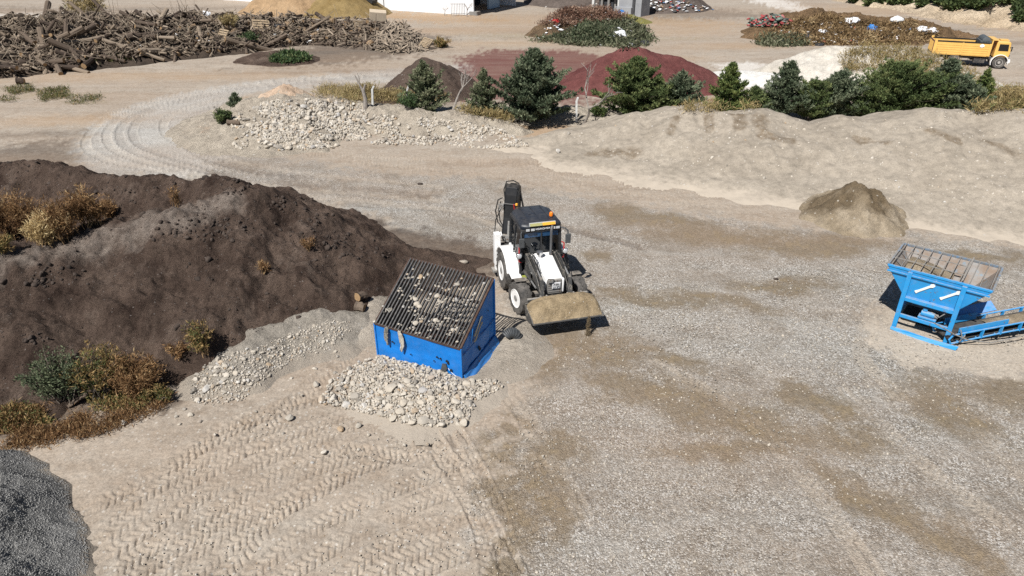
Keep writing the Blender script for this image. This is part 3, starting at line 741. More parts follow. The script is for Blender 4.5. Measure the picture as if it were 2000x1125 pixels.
# ------------------------------------------------------------------ machine materials
M_white = paint('white_paint', (0.79, 0.785, 0.77), (0.33, 0.29, 0.25), 0.64, 0.26, 0.38)
M_blackm = paint('black_metal', (0.02, 0.021, 0.023), (0.10, 0.09, 0.08), 0.62, 0.20, 0.5)
M_dusty = paint('dusty_black', (0.035, 0.035, 0.036), (0.16, 0.14, 0.12), 0.55, 0.75, 0.6)
M_boom = paint('boom_black', (0.009, 0.009, 0.010), (0.09, 0.08, 0.07), 0.70, 0.12, 0.4)
M_roof = paint('roof_black', (0.013, 0.017, 0.026), (0.07, 0.07, 0.07), 0.68, 0.10, 0.32)
M_tyre = two('tyre_rubber', (0.045, 0.043, 0.041), (0.14, 0.128, 0.115), 5, 0.9, 40, 0.4, 0.006)
M_rim = paint('white_rim', (0.74, 0.73, 0.71), (0.3, 0.27, 0.23), 0.64, 0.2, 0.5)
M_gdirt = paint('grey_steel', (0.20, 0.195, 0.185), (0.10, 0.07, 0.05), 0.56, 0.6, 0.6)
M_arm = paint('arm_paint', (0.055, 0.055, 0.054), (0.20, 0.18, 0.15), 0.56, 0.42, 0.5)
M_steel = paint('bright_steel', (0.5, 0.49, 0.47), (0.2, 0.18, 0.16), 0.6, 0.2, 0.3, 0.7)
M_chrome = two('chrome', (0.7, 0.7, 0.7), (0.55, 0.55, 0.56), 3, 0.15, 10, 0.05, 0.001, 0.9)
M_red_p = paint('red_paint', (0.45, 0.015, 0.02), (0.2, 0.1, 0.1), 0.7, 0.05, 0.35)
M_grey_p = paint('grey_paint', (0.40, 0.41, 0.41), (0.2, 0.18, 0.15), 0.64, 0.3, 0.5)
M_mirror = two('mirror_plastic', (0.055, 0.06, 0.064), (0.085, 0.088, 0.09), 8, 0.55)
M_bluebit = paint('blue_strip', (0.015, 0.06, 0.14), (0.05, 0.05, 0.06), 0.7, 0.1, 0.2)  # dark blue paint of the strip along the windscreen top
M_lsand = soilmat('loaded_sand', (0.225, 0.168, 0.10), (0.33, 0.258, 0.165), 1.6, 30, None, 0.6, (0.5, 0.45, 0.38), 14, 0.8, 0.02)


def glassy(name, c, rough=0.06, alpha=1.0):
    n = NT(name); m = n.done(c, rough, None, 0.0, 0.6); n.b.inputs['Alpha'].default_value = alpha; return m


M_glass = glassy('tinted_glass', (0.006, 0.008, 0.011), 0.05, 0.93)
M_lens = glassy('lamp_lens', (0.52, 0.53, 0.54), 0.1)
M_orange = glassy('orange_lens', (0.85, 0.20, 0.01), 0.2)
M_amber = glassy('amber_lens', (0.9, 0.42, 0.05), 0.25)
M_olive = two('dusty_lens', (0.30, 0.29, 0.10), (0.42, 0.40, 0.2), 30, 0.4)
M_text = two('letter_white', (0.8, 0.8, 0.8), (0.7, 0.7, 0.7), 5, 0.5)
M_black = two('flat_black', (0.012, 0.012, 0.012), (0.02, 0.02, 0.02), 5, 0.8)
M_yl = paint('yellow_green', (0.45, 0.5, 0.1), (0.3, 0.3, 0.3), 0.6, 0.1)


def text(name, s, size, loc, rot, mat, parent, ext=0.004, sx=1.0):
    cu = bpy.data.curves.new(name, 'FONT')
    cu.body = s; cu.size = size; cu.extrude = ext; cu.align_x = 'CENTER'; cu.align_y = 'CENTER'
    t = bpy.data.objects.new('lettering', cu); COL.objects.link(t)
    me = bpy.data.meshes.new_from_object(t.evaluated_get(C.evaluated_depsgraph_get()))
    bpy.data.objects.remove(t)
    me.materials.clear(); me.materials.append(mat)
    o = bpy.data.objects.new(name, me); COL.objects.link(o); o.parent = parent
    o.location = loc; o.rotation_euler = rot; o.scale = (sx, 1, 1)
    return o


def wheel(parent, x, y, r, w, rr, side, lugs=15, steer=0.0):
    """Tyre with chevron lugs about the local Y axis; side = +1 / -1 is where the outer face looks."""
    h = w / 2
    m = MB()
    m.lathe([(rr, -h * .82), (rr + .02, -h * .95), (r * .80, -h), (r * .90, -h * .92), (r * .945, -h * .72), (r * .955, 0), (r * .945, h * .72), (r * .90, h * .92), (r * .80, h), (rr + .02, h * .95), (rr, h * .82), (rr - .02, h * .5), (rr - .02, -h * .5), (rr, -h * .82)], (x, y, r), 'Y', 40)
    for k in range(lugs):
        for sd in (-1, 1):
            a = 2 * math.pi * (k + (0.5 if sd > 0 else 0)) / lugs
            da = 0.36 * (15 / lugs)
            P = []
            for rad in (r * .93, r * 1.0):
                for aa, yy in ((a, 0.0 * sd), (a + 0.16, 0.0), (a + da + 0.17, sd * h * .97), (a + da - 0.02, sd * h * .97)):
                    q = rad - (0.045 * r if abs(yy) > h * .5 and rad > r * .95 else 0)
                    P.append(Vector((x + q * math.cos(aa), y + yy, r + q * math.sin(aa))))
            m.hexa(P)
    wh = MB()
    s = side * h
    wh.lathe([(rr, -h * .8), (rr, h * .8)], (x, y, r), 'Y', 32)
    wh.lathe([(rr - .005, s * .9), (rr - .01, s * 1.0), (rr * .9, s * .98), (rr * .8, s * .74), (rr * .4, s * .72), (rr * .36, s * .76)], (x, y, r), 'Y', 32)
    o = wh.build('wheel', M_rim, parent, smooth=True)
    m.build('tyre', M_tyre, o, smooth=True)
    hb = MB(); hb.lathe([(rr * .42, s * .6), (rr * .42, s * .8), (rr * .3, s * .95), (rr * .22, s * 1.0), (0.01, s * 1.02)], (x, y, r), 'Y', 16)
    for k in range(8):
        a = k * math.pi / 4
        hb.lathe([(0.02, s * .5), (0.02, s * .66)], (x + rr * .56 * math.cos(a), y, r + rr * .56 * math.sin(a)), 'Y', 6)
    hb.build('hub', M_gdirt, o)
    if steer:
        c = Matrix.Translation((x, y, 0)); o.matrix_local = c @ Matrix.Rotation(steer, 4, 'Z') @ c.inverted()
    return o


# ------------------------------------------------------------------ backhoe loader
BH_RZ = math.atan2(-0.966, 0.26)
bh = thing('backhoe_loader', 'white and black backhoe loader carrying sand in its front bucket', 'backhoe', (1.17, 19.92, 0), BH_RZ)
XR = -1.72
for sd in (-1, 1):
    wheel(bh, 0.10, sd * 0.95, 0.57, 0.40, 0.33, sd, 14, math.radians(11))
    wheel(bh, XR, sd * 0.93, 0.69, 0.46, 0.36, sd, 15)
m = MB()   # chassis, axles, belly, steps
m.box((-0.75, 0, 0.72), (2.9, 0.62, 0.42)); m.box((-2.35, 0, 0.85), (0.55, 1.5, 0.75)); m.tube([(0, -0.8, 0.55), (0, 0.8, 0.55)], 0.12, 10); m.tube([(XR, -0.8, 0.69), (XR, 0.8, 0.69)], 0.16, 10)
m.box((-0.85, -0.62, 0.55), (0.75, 0.42, 0.42)); m.box((-0.85, 0.62, 0.55), (0.75, 0.42, 0.42))
m.box((-0.62, -0.86, 0.42), (0.42, 0.22, 0.05)); m.box((-0.62, 0.86, 0.42), (0.42, 0.22, 0.05)); m.box((0.55, 0, 0.85), (0.35, 0.56, 0.35))
m.build('chassis', M_dusty, bh, 0.015)
# hood
m = MB()
P = [(-0.78, -0.40, 1.02), (0.62, -0.33, 0.98), (0.62, 0.33, 0.98), (-0.78, 0.40, 1.02), (-0.78, -0.36, 1.68), (0.72, -0.27, 1.47), (0.72, 0.27, 1.47), (-0.78, 0.36, 1.68)]
m.hexa(P); m.hexa([(0.62, 0.25, 0.95), (0.78, 0.25, 0.95), (0.78, 0.31, 0.95), (0.62, 0.31, 0.95), (0.70, 0.24, 1.46), (0.80, 0.24, 1.44), (0.80, 0.31, 1.44), (0.70, 0.31, 1.46)])
hood = m.build('hood', M_white, bh, 0.045, True)
m = MB(); m.lathe([(0.055, 0), (0.055, 0.13), (0.10, 0.15), (0.115, 0.22), (0.115, 0.26), (0.07, 0.29), (0.01, 0.295)], (-0.50, -0.13, 1.60), 'Z', 20)
m.build('air_filter_cap', M_chrome, bh, 0, True)
m = MB(); m.tube([(-0.60, 0.29, 1.55), (-0.60, 0.29, 2.40), (-0.60, 0.29, 2.52), (-0.62, 0.31, 2.60), (-0.67, 0.34, 2.64)], 0.045, 14)
m.tube([(-0.60, 0.29, 1.55), (-0.60, 0.29, 1.72)], 0.065, 14)
m.build('exhaust_stack', paint('stack_paint', (0.085, 0.087, 0.09), (0.12, 0.07, 0.05), 0.6, 0.15), bh, 0, True)
# grille with plate
m = MB(); m.hexa([(0.63, -0.27, 0.92), (0.75, -0.27, 0.92), (0.75, 0.24, 0.92), (0.63, 0.24, 0.92), (0.66, -0.25, 1.42), (0.78, -0.25, 1.42), (0.78, 0.23, 1.42), (0.66, 0.23, 1.42)])
for k in range(6): m.box((0.775 - k * 0.004, -0.01, 1.38 - k * 0.075), (0.02, 0.46, 0.02))
gr = m.build('grille', M_gdirt, bh, 0.01)
m = MB(); m.hexa([(0.77, -0.10, 1.12), (0.795, -0.10, 1.12), (0.795, 0.17, 1.12), (0.77, 0.17, 1.12), (0.79, -0.10, 1.34), (0.815, -0.10, 1.34), (0.815, 0.17, 1.34), (0.79, 0.17, 1.34)])
pl = m.build('number_plate', M_text, bh, 0.004)
for s, z in (('ABL', 1.285), ('3194', 1.18)):
    text('plate_lettering', s, 0.115, (0.812 - (1.285 - z) * 0.09, 0.035, z), (math.pi / 2 - 0.09, 0, math.pi / 2), M_black, pl, 0.003)
m = MB(); m.box((0.80, -0.16, 1.42), (0.10, 0.16, 0.09)); m.tube([(0.72, -0.22, 1.40), (0.80, -0.24, 1.50), (0.84, -0.10, 1.50), (0.80, -0.04, 1.43)], 0.018, 6)
m.build('hood_latch', M_gdirt, bh, 0.008)
# cab
m = MB()
cx0, cx1 = -2.30, -0.78
for sy in (-1, 1):
    m.beam((cx1 - .06, sy * 0.69, 1.42), (cx1 - .02, sy * 0.64, 2.50), 0.09, 0.10); m.beam((-1.52, sy * 0.74, 1.0), (-1.52, sy * 0.67, 2.50), 0.08, 0.08)
    m.beam((cx0, sy * 0.66, 1.20), (cx0 + .02, sy * 0.62, 2.50), 0.10, 0.10); m.beam((cx1 - .05, sy * 0.71, 0.72), (cx1 - .05, sy * 0.69, 1.45), 0.08, 0.09)
    m.beam((cx1 - .05, sy * 0.72, 0.72), (-1.50, sy * 0.75, 0.80), 0.07, 0.10); m.beam((cx1, sy * 0.65, 2.50), (cx0, sy * 0.62, 2.50), 0.08, 0.10)
    m.beam((-1.5, sy * 0.745, 1.28), (cx0, sy * 0.67, 1.28), 0.07, 0.09)
m.beam((cx1, -0.66, 2.50), (cx1, 0.66, 2.50), 0.10, 0.10); m.beam((cx0, -0.64, 2.50), (cx0, 0.64, 2.50), 0.10, 0.10); m.box((cx1 - .03, 0, 1.42), (0.06, 1.32, 0.10)); m.box((cx0, 0, 1.2), (0.08, 1.3, 0.12))
m.box((-1.5, 0, 0.98), (1.5, 1.36, 0.10)); m.beam((cx1 + .005, 0.0, 1.42), (cx1 + .01, 0.0, 2.47), 0.05, 0.05)
cab = m.build('cab', M_blackm, bh, 0.012)
m = MB()
m.hexa([(cx1 - .05, -0.62, 1.46), (cx1 - .03, -0.62, 1.46), (cx1 - .03, 0.62, 1.46), (cx1 - .05, 0.62, 1.46), (cx1 - .03, -0.59, 2.46), (cx1 - .01, -0.59, 2.46), (cx1 - .01, 0.59, 2.46), (cx1 - .03, 0.59, 2.46)])
m.build('windscreen', M_glass, cab)
m = MB(); m.hexa([(cx1 - .012, -0.58, 2.27), (cx1 + .004, -0.58, 2.27), (cx1 + .004, 0.58, 2.27), (cx1 - .012, 0.58, 2.27), (cx1 + .006, -0.575, 2.455), (cx1 + .02, -0.575, 2.455), (cx1 + .02, 0.575, 2.455), (cx1 + .006, 0.575, 2.455)])
m.build('sun_strip', M_bluebit, cab)
for sy in (-1, 1):
    m = MB(); m.hexa([(-1.48, sy * 0.735, 1.30), (-1.48, sy * 0.75, 1.30), (cx1 - .1, sy * 0.705, 1.30), (cx1 - .1, sy * 0.69, 1.30), (-1.48, sy * 0.655, 2.47), (-1.48, sy * 0.67, 2.47), (cx1 - .06, sy * 0.65, 2.47), (cx1 - .06, sy * 0.635, 2.47)])
    m.hexa([(-1.48, sy * 0.74, .82), (-1.48, sy * 0.755, .82), (cx1 - .1, sy * 0.725, .78), (cx1 - .1, sy * 0.71, .78), (-1.48, sy * 0.737, 1.27), (-1.48, sy * 0.75, 1.27), (cx1 - .1, sy * 0.71, 1.27), (cx1 - .1, sy * 0.695, 1.27)])
    d = m.build('cab_door', M_glass, bh)
    h = MB(); h.tube([(-1.40, sy * .74, 1.5), (-1.40, sy * .79, 1.52), (-1.40, sy * .79, 1.66), (-1.40, sy * .73, 1.68)], 0.012, 6); h.build('handle', M_mirror, d)
    m = MB(); m.hexa([(cx0 + .06, sy * 0.655, 1.33), (cx0 + .06, sy * 0.67, 1.33), (-1.56, sy * 0.735, 1.33), (-1.56, sy * 0.72, 1.33), (cx0 + .07, sy * 0.60, 2.46), (cx0 + .07, sy * 0.615, 2.46), (-1.56, sy * 0.665, 2.46), (-1.56, sy * 0.65, 2.46)])
    m.build('side_window', M_glass, bh)
m = MB(); m.hexa([(cx0 + .03, -0.6, 1.3), (cx0 + .05, -0.6, 1.3), (cx0 + .05, 0.6, 1.3), (cx0 + .03, 0.6, 1.3), (cx0 + .03, -0.57, 2.46), (cx0 + .05, -0.57, 2.46), (cx0 + .05, 0.57, 2.46), (cx0 + .03, 0.57, 2.46)])
m.build('rear_window', M_glass, bh)
m = MB(); m.box((-1.62, 0, 1.42), (0.48, 0.5, 0.14)); m.box((-1.86, 0, 1.78), (0.13, 0.48, 0.66), 0, -0.12); m.box((-1.9, 0, 2.16), (0.1, 0.26, 0.18)); m.box((-1.62, 0, 1.2), (0.36, 0.36, 0.34))
m.build('driver_seat', two('seat_cloth', (0.05, 0.05, 0.05), (0.09, 0.09, 0.09)), bh, 0.03)
m = MB(); m.tube([(-0.92, 0, 1.25), (-1.08, 0, 1.62)], 0.03, 8)
V = [(-1.08 + .19 * math.cos(a) * .45, .19 * math.sin(a), 1.63 + .19 * math.cos(a) * .85) for a in np.linspace(0, 2 * math.pi, 19)]
m.tube(V, 0.014, 6); m.build('steering_wheel', M_mirror, bh)
m = MB(); m.box((-0.90, 0, 1.36), (0.14, 0.9, 0.22)); m.box((-0.9, -0.45, 1.6), (0.05, 0.2, 0.12)); m.build('dashboard', M_mirror, bh, 0.02)
# roof: bevelled octagon crown with raised ribs
oc = [(-0.70, -0.50), (-0.70, 0.50), (-0.84, 0.70), (-2.05, 0.70), (-2.42, 0.46), (-2.42, -0.46), (-2.05, -0.70), (-0.84, -0.70)]
def ring(k, z, dx=0.0): return [((x + 1.56) * k - 1.56 + dx, y * k, z) for x, y in oc]
m = MB(); L = [ring(0.97, 2.50), ring(1.0, 2.56), ring(1.0, 2.66), ring(0.93, 2.735), ring(0.80, 2.765), ring(0.3, 2.78)]
V = [p for l in L for p in l]; nn = len(oc)
m.add(V, [(i * nn + k, i * nn + (k + 1) % nn, (i + 1) * nn + (k + 1) % nn, (i + 1) * nn + k) for i in range(len(L) - 1) for k in range(nn)] + [tuple(range(nn)), tuple(range((len(L) - 1) * nn, len(L) * nn))])
roof = m.build('cab_roof', M_roof, bh, 0.025, True)
m = MB()
for y0, y1 in ((-0.36, -0.40), (0.0, 0.0), (0.36, 0.36)): m.tube([(-2.18, y0 * 1.0, 2.775), (-1.6, y0, 2.79), (-0.98, y1, 2.772)], 0.016, 6)
for y0 in (-.53, .53): m.tube([(-2.0, y0, 2.755), (-1.5, y0, 2.77), (-1.0, y0 * .96, 2.75)], 0.02, 6)
m.box((-1.50, -.20, 2.785), (0.05, .10, .02)); m.box((-1.2, -.50, 2.765), (0.12, .10, .035)); m.lathe([(.03, 0), (.03, .02)], (-2.1, -.45, 2.75), 'Z', 8)
m.build('roof_ribs', M_roof, roof, 0.004, True)
m = MB(); m.lathe([(0.075, 0), (0.075, 0.03), (0.06, 0.05)], (-1.16, 0.45, 2.75), 'Z', 16); bc = m.build('beacon_base', M_black, bh)
m = MB(); m.lathe([(0.062, 0.045), (0.066, 0.10), (0.055, 0.16), (0.03, 0.185), (0.005, 0.19)], (-1.16, 0.45, 2.755), 'Z', 18); m.build('beacon', M_orange, bh, 0, True)
m = MB(); m.hexa([(-0.72, -0.44, 2.70), (-0.66, -0.44, 2.70), (-0.66, 0.46, 2.70), (-0.72, 0.46, 2.70), (-0.75, -0.44, 2.80), (-0.70, -0.44, 2.80), (-0.70, 0.46, 2.80), (-0.75, 0.46, 2.80)]); lb = m.build('light_bar', M_grey_p, bh, 0.006)
for a, b, mt in ((-0.42, 0.0, M_olive), (0.005, 0.44, M_amber)):
    m = MB(); m.hexa([(-0.66, a, 2.71), (-0.648, a, 2.71), (-0.648, b, 2.71), (-0.66, b, 2.71), (-0.695, a, 2.79), (-0.682, a, 2.79), (-0.682, b, 2.79), (-0.695, b, 2.79)]); m.build('light_bar_lens', mt, lb)
for y in (-0.50, -0.33, 0.38, 0.53):
    m = MB(); m.box((-0.685, y, 2.585), (0.05, 0.15, 0.105)); w_ = m.build('work_lamp', M_black, bh, 0.01)
    m = MB(); m.box((-0.654, y, 2.585), (0.016, 0.125, 0.082)); m.build('lens', M_lens, w_, 0.01)
text('maker_lettering', 'HIDROMEK', 0.085, (-0.695, 0.02, 2.575), (math.pi / 2, 0, math.pi / 2), M_text, roof, 0.004, 1.25)
# mirrors, lamps, rails
for sy in (-1, 1):
    m = MB(); m.box((-0.66, sy * 0.90 if sy > 0 else -0.70, 2.14), (0.06, 0.19, 0.34)); mr = m.build('mirror', M_mirror, bh, 0.025)
    m = MB()
    if sy > 0: m.tube([(-0.80, 0.66, 2.52), (-0.72, 0.80, 2.50), (-0.68, 0.89, 2.42), (-0.66, 0.90, 2.28)], 0.025, 8)
    else: m.tube([(-0.80, -0.66, 2.50), (-0.70, -0.72, 2.46), (-0.67, -0.71, 2.28)], 0.025, 8)
    m.build('mirror_arm', M_mirror, mr)
    m = MB(); m.lathe([(0.05, -0.08), (0.085, -0.04), (0.09, 0.02)], (-0.60, sy * 0.80, 1.72), 'X', 18); m.box((-0.66, sy * 0.80, 1.72), (0.08, 0.2, 0.12)); hl = m.build('headlight', M_chrome, bh, 0.006, True)
    m = MB(); m.lathe([(0.082, 0.018), (0.07, 0.035), (0.01, 0.045)], (-0.60, sy * 0.80, 1.72), 'X', 18); m.build('lens', M_lens, hl, 0, True)
    m = MB(); m.tube([(-0.78, sy * 0.70, 1.55), (-0.66, sy * 0.80, 1.60), (-0.62, sy * 0.80, 1.66)], 0.018, 6); m.build('lamp_arm', M_blackm, hl)
    m = MB(); m.tube([(-0.72, sy * 0.70, 2.02), (-0.70, sy * 0.78, 1.98), (-0.70, sy * 0.78, 1.46), (-0.72, sy * 0.70, 1.42)], 0.022, 8); m.build('handrail', M_red_p, bh, 0, True)
# fenders
def fender(x, y0, y1, r, a0, a1, name, mat, t=0.03, z=0.69, n=14):
    m = MB(); V = []; F = []
    for i in range(n + 1):
        a = a0 + (a1 - a0) * i / n
        for rad in (r, r + t):
            for y in (y0, y1): V.append((x + rad * math.cos(a), y, z + rad * math.sin(a)))
    for i in range(n):
        o = i * 4; F += [(o, o + 4, o + 5, o + 1), (o + 2, o + 3, o + 7, o + 6), (o, o + 2, o + 6, o + 4), (o + 1, o + 5, o + 7, o + 3)]
    F += [(0, 1, 3, 2), (n * 4, n * 4 + 2, n * 4 + 3, n * 4 + 1)]
    m.add(V, F); return m
for sy in (-1, 1):
    m = fender(0.10, sy * 0.72, sy * 1.14, 0.62, math.radians(84), math.radians(165), 'f', None, 0.035, 0.55); m.build('front_fender', M_dusty, bh, 0.01, True)
    m = fender(XR, sy * 0.60, sy * (1.14 if sy < 0 else 1.0), 0.80, math.radians(18 if sy < 0 else 62), math.radians(150), 'f', None, 0.07, 0.69)
    if sy < 0: m.hexa([(XR - .7, sy * .60, 1.0), (XR - .7, sy * .72, 1.0), (XR + .72, sy * .74, .92), (XR + .72, sy * .60, .92), (XR - .6, sy * .60, 1.48), (XR - .6, sy * .70, 1.48), (XR + .3, sy * .74, 1.42), (XR + .3, sy * .60, 1.42)])
    if sy < 0: m.box((XR + .93, sy * .88, .93), (0.42, 0.36, 0.06), 0, 0.10)
    m.build('rear_fender', M_white, bh, 0.02, True)
m = MB(); m.box((-0.74, -0.55, 0.86), (0.02, 0.24, 0.10)); m.build('sticker', M_yl, bh)
# loader arms, cylinders and bucket
for sy in (-1, 1):
    y = sy * 0.47
    m = MB()
    for q in (-0.055, 0.055):
        m.prism([(-0.85, y + q - .012, 1.62), (-0.70, y + q - .012, 1.74), (0.50, y + q - .012, 1.44), (0.92, y + q - .012, 1.12), (1.16, y + q - .012, 0.66), (1.04, y + q - .012, 0.60), (0.74, y + q - .012, 1.04), (0.36, y + q - .012, 1.24), (-0.80, y + q - .012, 1.46)], (0, 0.024, 0))
    m.box((0.2, y, 1.37), (0.2, 0.13, 0.1)); m.box((0.8, y, 1.06), (0.16, 0.13, 0.14)); m.box((-0.72, y, 1.3), (0.22, 0.16, 0.8))
    m.build('loader_arm', M_arm, bh, 0.006)
    m = MB(); m.tube([(-0.70, y + sy * .12, 1.10), (0.10, y + sy * .12, 1.12)], 0.055, 12); m.build('lift_cylinder', M_blackm, bh)
    m = MB(); m.tube([(0.10, y + sy * .12, 1.12), (0.62, y + sy * .12, 1.14)], 0.03, 10); m.build('lift_rod', M_steel, bh)
    m = MB(); m.tube([(-0.30, y - sy * .005, 1.78), (0.34, y - sy * .005, 1.62)], 0.05, 12); m.build('tilt_cylinder', M_blackm, bh)
    m = MB(); m.tube([(0.34, y - sy * .005, 1.62), (0.78, y - sy * .005, 1.50)], 0.027, 10); m.build('tilt_rod', M_steel, bh)
    m = MB(); m.prism([(0.72, y - .05, 1.56), (0.86, y - .05, 1.52), (1.02, y - .05, 0.98), (0.90, y - .05, 0.98)], (0, 0.10, 0)); m.build('tilt_link', M_arm, bh, 0.006)
    m = MB(); m.tube([(-0.6, y + .05, 1.80), (-0.1, y + .07, 1.86), (0.4, y + .05, 1.66)], 0.014, 6); m.tube([(-0.6, y - .04, 1.80), (0.1, y - .06, 1.78), (0.6, y - .05, 1.56)], 0.014, 6)
    m.tube([(-0.5, y, 1.75), (-0.2, y - sy * .05, 1.95), (0.15, y, 1.75)], 0.012, 6); m.build('hose', M_black, bh)
bk = MB()
BP = [(1.98, 0.64), (1.60, 0.47), (1.34, 0.44), (1.18, 0.52), (1.10, 0.68), (1.10, 0.84), (1.15, 0.94)]
BQ = [(2.00, 0.67), (1.60, 0.495), (1.35, 0.465), (1.21, 0.54), (1.13, 0.69), (1.13, 0.83), (1.175, 0.92)]
y0, y1 = -1.09, 1.21
for i in range(len(BP) - 1):
    a, b, c, d = BP[i], BP[i + 1], BQ[i + 1], BQ[i]
    bk.hexa([(a[0], y0, a[1]), (b[0], y0, b[1]), (b[0], y1, b[1]), (a[0], y1, a[1]), (d[0], y0, d[1]), (c[0], y0, c[1]), (c[0], y1, c[1]), (d[0], y1, d[1])])
for y in (y0, y1 - .03):
    bk.prism([(1.99, y, .64), (1.6, y, .46), (1.34, y, .43), (1.17, y, .51), (1.09, y, .68), (1.09, y, .80), (1.14, y, .88), (1.4, y, .82), (1.82, y, .74)], (0, .03, 0))
for y in np.linspace(-.9, 1.0, 5): bk.prism([(1.08, y, .75), (1.34, y, .43), (1.1, y, .42), (1.0, y, .68)], (0, .04, 0))
bucket = bk.build('loader_bucket', M_arm, bh, 0.006)
m = MB(); m.hexa([(1.84, y0, .56), (2.04, y0, .64), (2.04, y1, .64), (1.84, y1, .56), (1.85, y0, .61), (2.03, y0, .685), (2.03, y1, .685), (1.85, y1, .61)])
m.build('cutting_edge', M_arm, bucket, 0.006)
m = MB(); m.tube([(1.02, y0 + .1, .98), (1.02, y1 - .2, .98)], .04, 10)
for y in (-.55, -.35, .35, .55, .8): m.box((1.04, y, .95), (.14, .05, .18))
m.build('hinge_bar', M_gdirt, bucket, 0.006)
# backhoe: king post frame, stabilisers, boom folded upright, dipper and rear bucket behind it
m = MB(); m.box((-2.72, 0, 1.05), (0.16, 2.05, 0.42)); m.box((-2.72, 0, 0.70), (0.16, 1.9, 0.12)); m.box((-2.9, -.5, 1.1), (.35, .3, .75)); m.build('rear_frame', M_blackm, bh, 0.015)
for sy in (-1, 1):
    m = MB(); m.box((-2.62, sy * 1.06, 1.12), (0.26, 0.21, 1.22)); m.box((-2.62, sy * 1.06, 0.45), (0.20, 0.16, 0.3)); st = m.build('stabiliser', M_white, bh, 0.012)
    m = MB(); m.box((-2.62, sy * 1.08, 0.28), (0.34, 0.34, 0.08)); m.build('stabiliser_foot', M_gdirt, st, 0.01)
    m = MB(); m.tube([(-2.60, sy * .98, 1.72), (-2.5, sy * .94, 1.80), (-2.46, sy * .92, 1.70), (-2.52, sy * .95, 1.62)], .022, 6); m.build('lifting_eye', M_white, st)
by = -0.63
_n0 = set(o.name for o in bh.children)
m = MB()
for q in (-0.22, 0.24):
    m.prism([(-2.75, by + q, 1.25), (-2.62, by + q, 1.55), (-2.86, by + q, 2.15), (-3.02, by + q, 2.95), (-3.10, by + q, 3.22), (-3.26, by + q, 3.30), (-3.42, by + q, 3.18), (-3.46, by + q, 2.9), (-3.36, by + q, 2.2), (-3.18, by + q, 1.6), (-3.05, by + q, 1.25)], (0, 0.03, 0))
m.prism([(-2.66, by - .19, 1.5), (-2.86, by - .19, 2.15), (-3.02, by - .19, 2.95), (-3.10, by - .19, 3.21), (-3.26, by - .19, 3.29), (-3.3, by - .19, 3.2), (-3.1, by - .19, 2.9), (-2.95, by - .19, 2.1), (-2.76, by - .19, 1.5)], (0, 0.42, 0))
m.tube([(-3.28, by - .24, 3.16), (-3.28, by + .24, 3.16)], .055, 10); m.tube([(-2.98, by - .21, 2.62), (-2.98, by + .24, 2.62)], .05, 10); m.tube([(-2.9, by - .22, 1.5), (-2.9, by + .22, 1.5)], .06, 10)
m.build('boom', M_boom, bh, 0.01)
m = MB(); m.tube([(-2.72, by + .02, 1.55), (-2.84, by + .02, 2.05)], .06, 12); m.box((-2.70, by, 1.46), (.22, .34, .26)); m.build('boom_cylinder', M_gdirt, bh, 0.01)
m = MB(); m.tube([(-3.36, by + .26, 3.0), (-3.5, by + .34, 2.3), (-3.62, by + .40, 1.9)], .035, 10); m.build('dipper_cylinder_rod', M_steel, bh)
m = MB(); m.prism([(-3.30, by - .10, 3.30), (-3.55, by - .10, 3.22), (-3.74, by - .10, 2.0), (-3.7, by - .10, 1.0), (-3.52, by - .10, 1.0), (-3.48, by - .10, 2.0), (-3.34, by - .10, 2.95)], (0, .20, 0)); m.build('dipper_arm', M_boom, bh, 0.01)
m = MB()
for k in range(8):
    a0, a1 = 2.4 + k * .42, 2.4 + (k + 1) * .42
    c = (-3.62, .78); P = []
    for rr in (.30, .33):
        for a in (a0, a1): P.append((c[0] + rr * math.cos(a), c[1] + rr * math.sin(a)))
    m.hexa([(P[0][0], by - .3, P[0][1]), (P[1][0], by - .3, P[1][1]), (P[1][0], by + .3, P[1][1]), (P[0][0], by + .3, P[0][1]), (P[2][0], by - .3, P[2][1]), (P[3][0], by - .3, P[3][1]), (P[3][0], by + .3, P[3][1]), (P[2][0], by + .3, P[2][1])])
for q in (-.31, .28): m.prism([(-3.62 + .33 * math.cos(a), by + q, .78 + .33 * math.sin(a)) for a in np.linspace(2.4, 5.76, 9)], (0, .03, 0))
m.build('digging_bucket', M_gdirt, bh, 0.005)
for pts, r in ((((-2.8, by - .2, 1.75), (-2.95, by - .46, 1.9), (-3.0, by - .56, 2.3), (-2.95, by - .44, 2.75), (-2.95, by - .28, 2.85)), .02), (((-2.8, by - .2, 1.8), (-2.9, by - .36, 2.0), (-2.95, by - .42, 2.4), (-2.95, by - .34, 2.7)), .02),
               (((-2.7, by - .25, 1.3), (-2.8, by - .54, 1.4), (-2.9, by - .52, 2.0), (-2.95, by - .30, 2.5)), .018), (((-3.02, by - .2, 2.8), (-3.1, by - .27, 3.1), (-3.25, by - .22, 3.36), (-3.35, by, 3.38), (-3.28, by + .22, 3.33), (-3.1, by + .30, 3.1), (-3.0, by + .25, 2.8)), .022),
               (((-3.05, by + .2, 3.2), (-2.95, by + .36, 3.05), (-2.93, by + .34, 2.85), (-2.95, by + .2, 2.6)), .018), (((-2.88, by + .1, 2.2), (-2.98, by - .1, 2.6), (-3.05, by + .12, 3.0)), .014), (((-2.82, by - .1, 1.9), (-2.92, by + .12, 2.3), (-3.0, by - .02, 2.75)), .012)):
    m = MB(); m.tube(pts, r, 8); m.build('hose', M_black, bh, 0, True)
m = MB(); m.box((-2.9, by - .28, 2.55), (.12, .16, .2)); m.box((-2.93, by - .36, 2.6), (.1, .1, .1)); m.build('hose_bracket', M_gdirt, bh, .01)
_pv = Matrix.Translation((-2.72, by, 0))
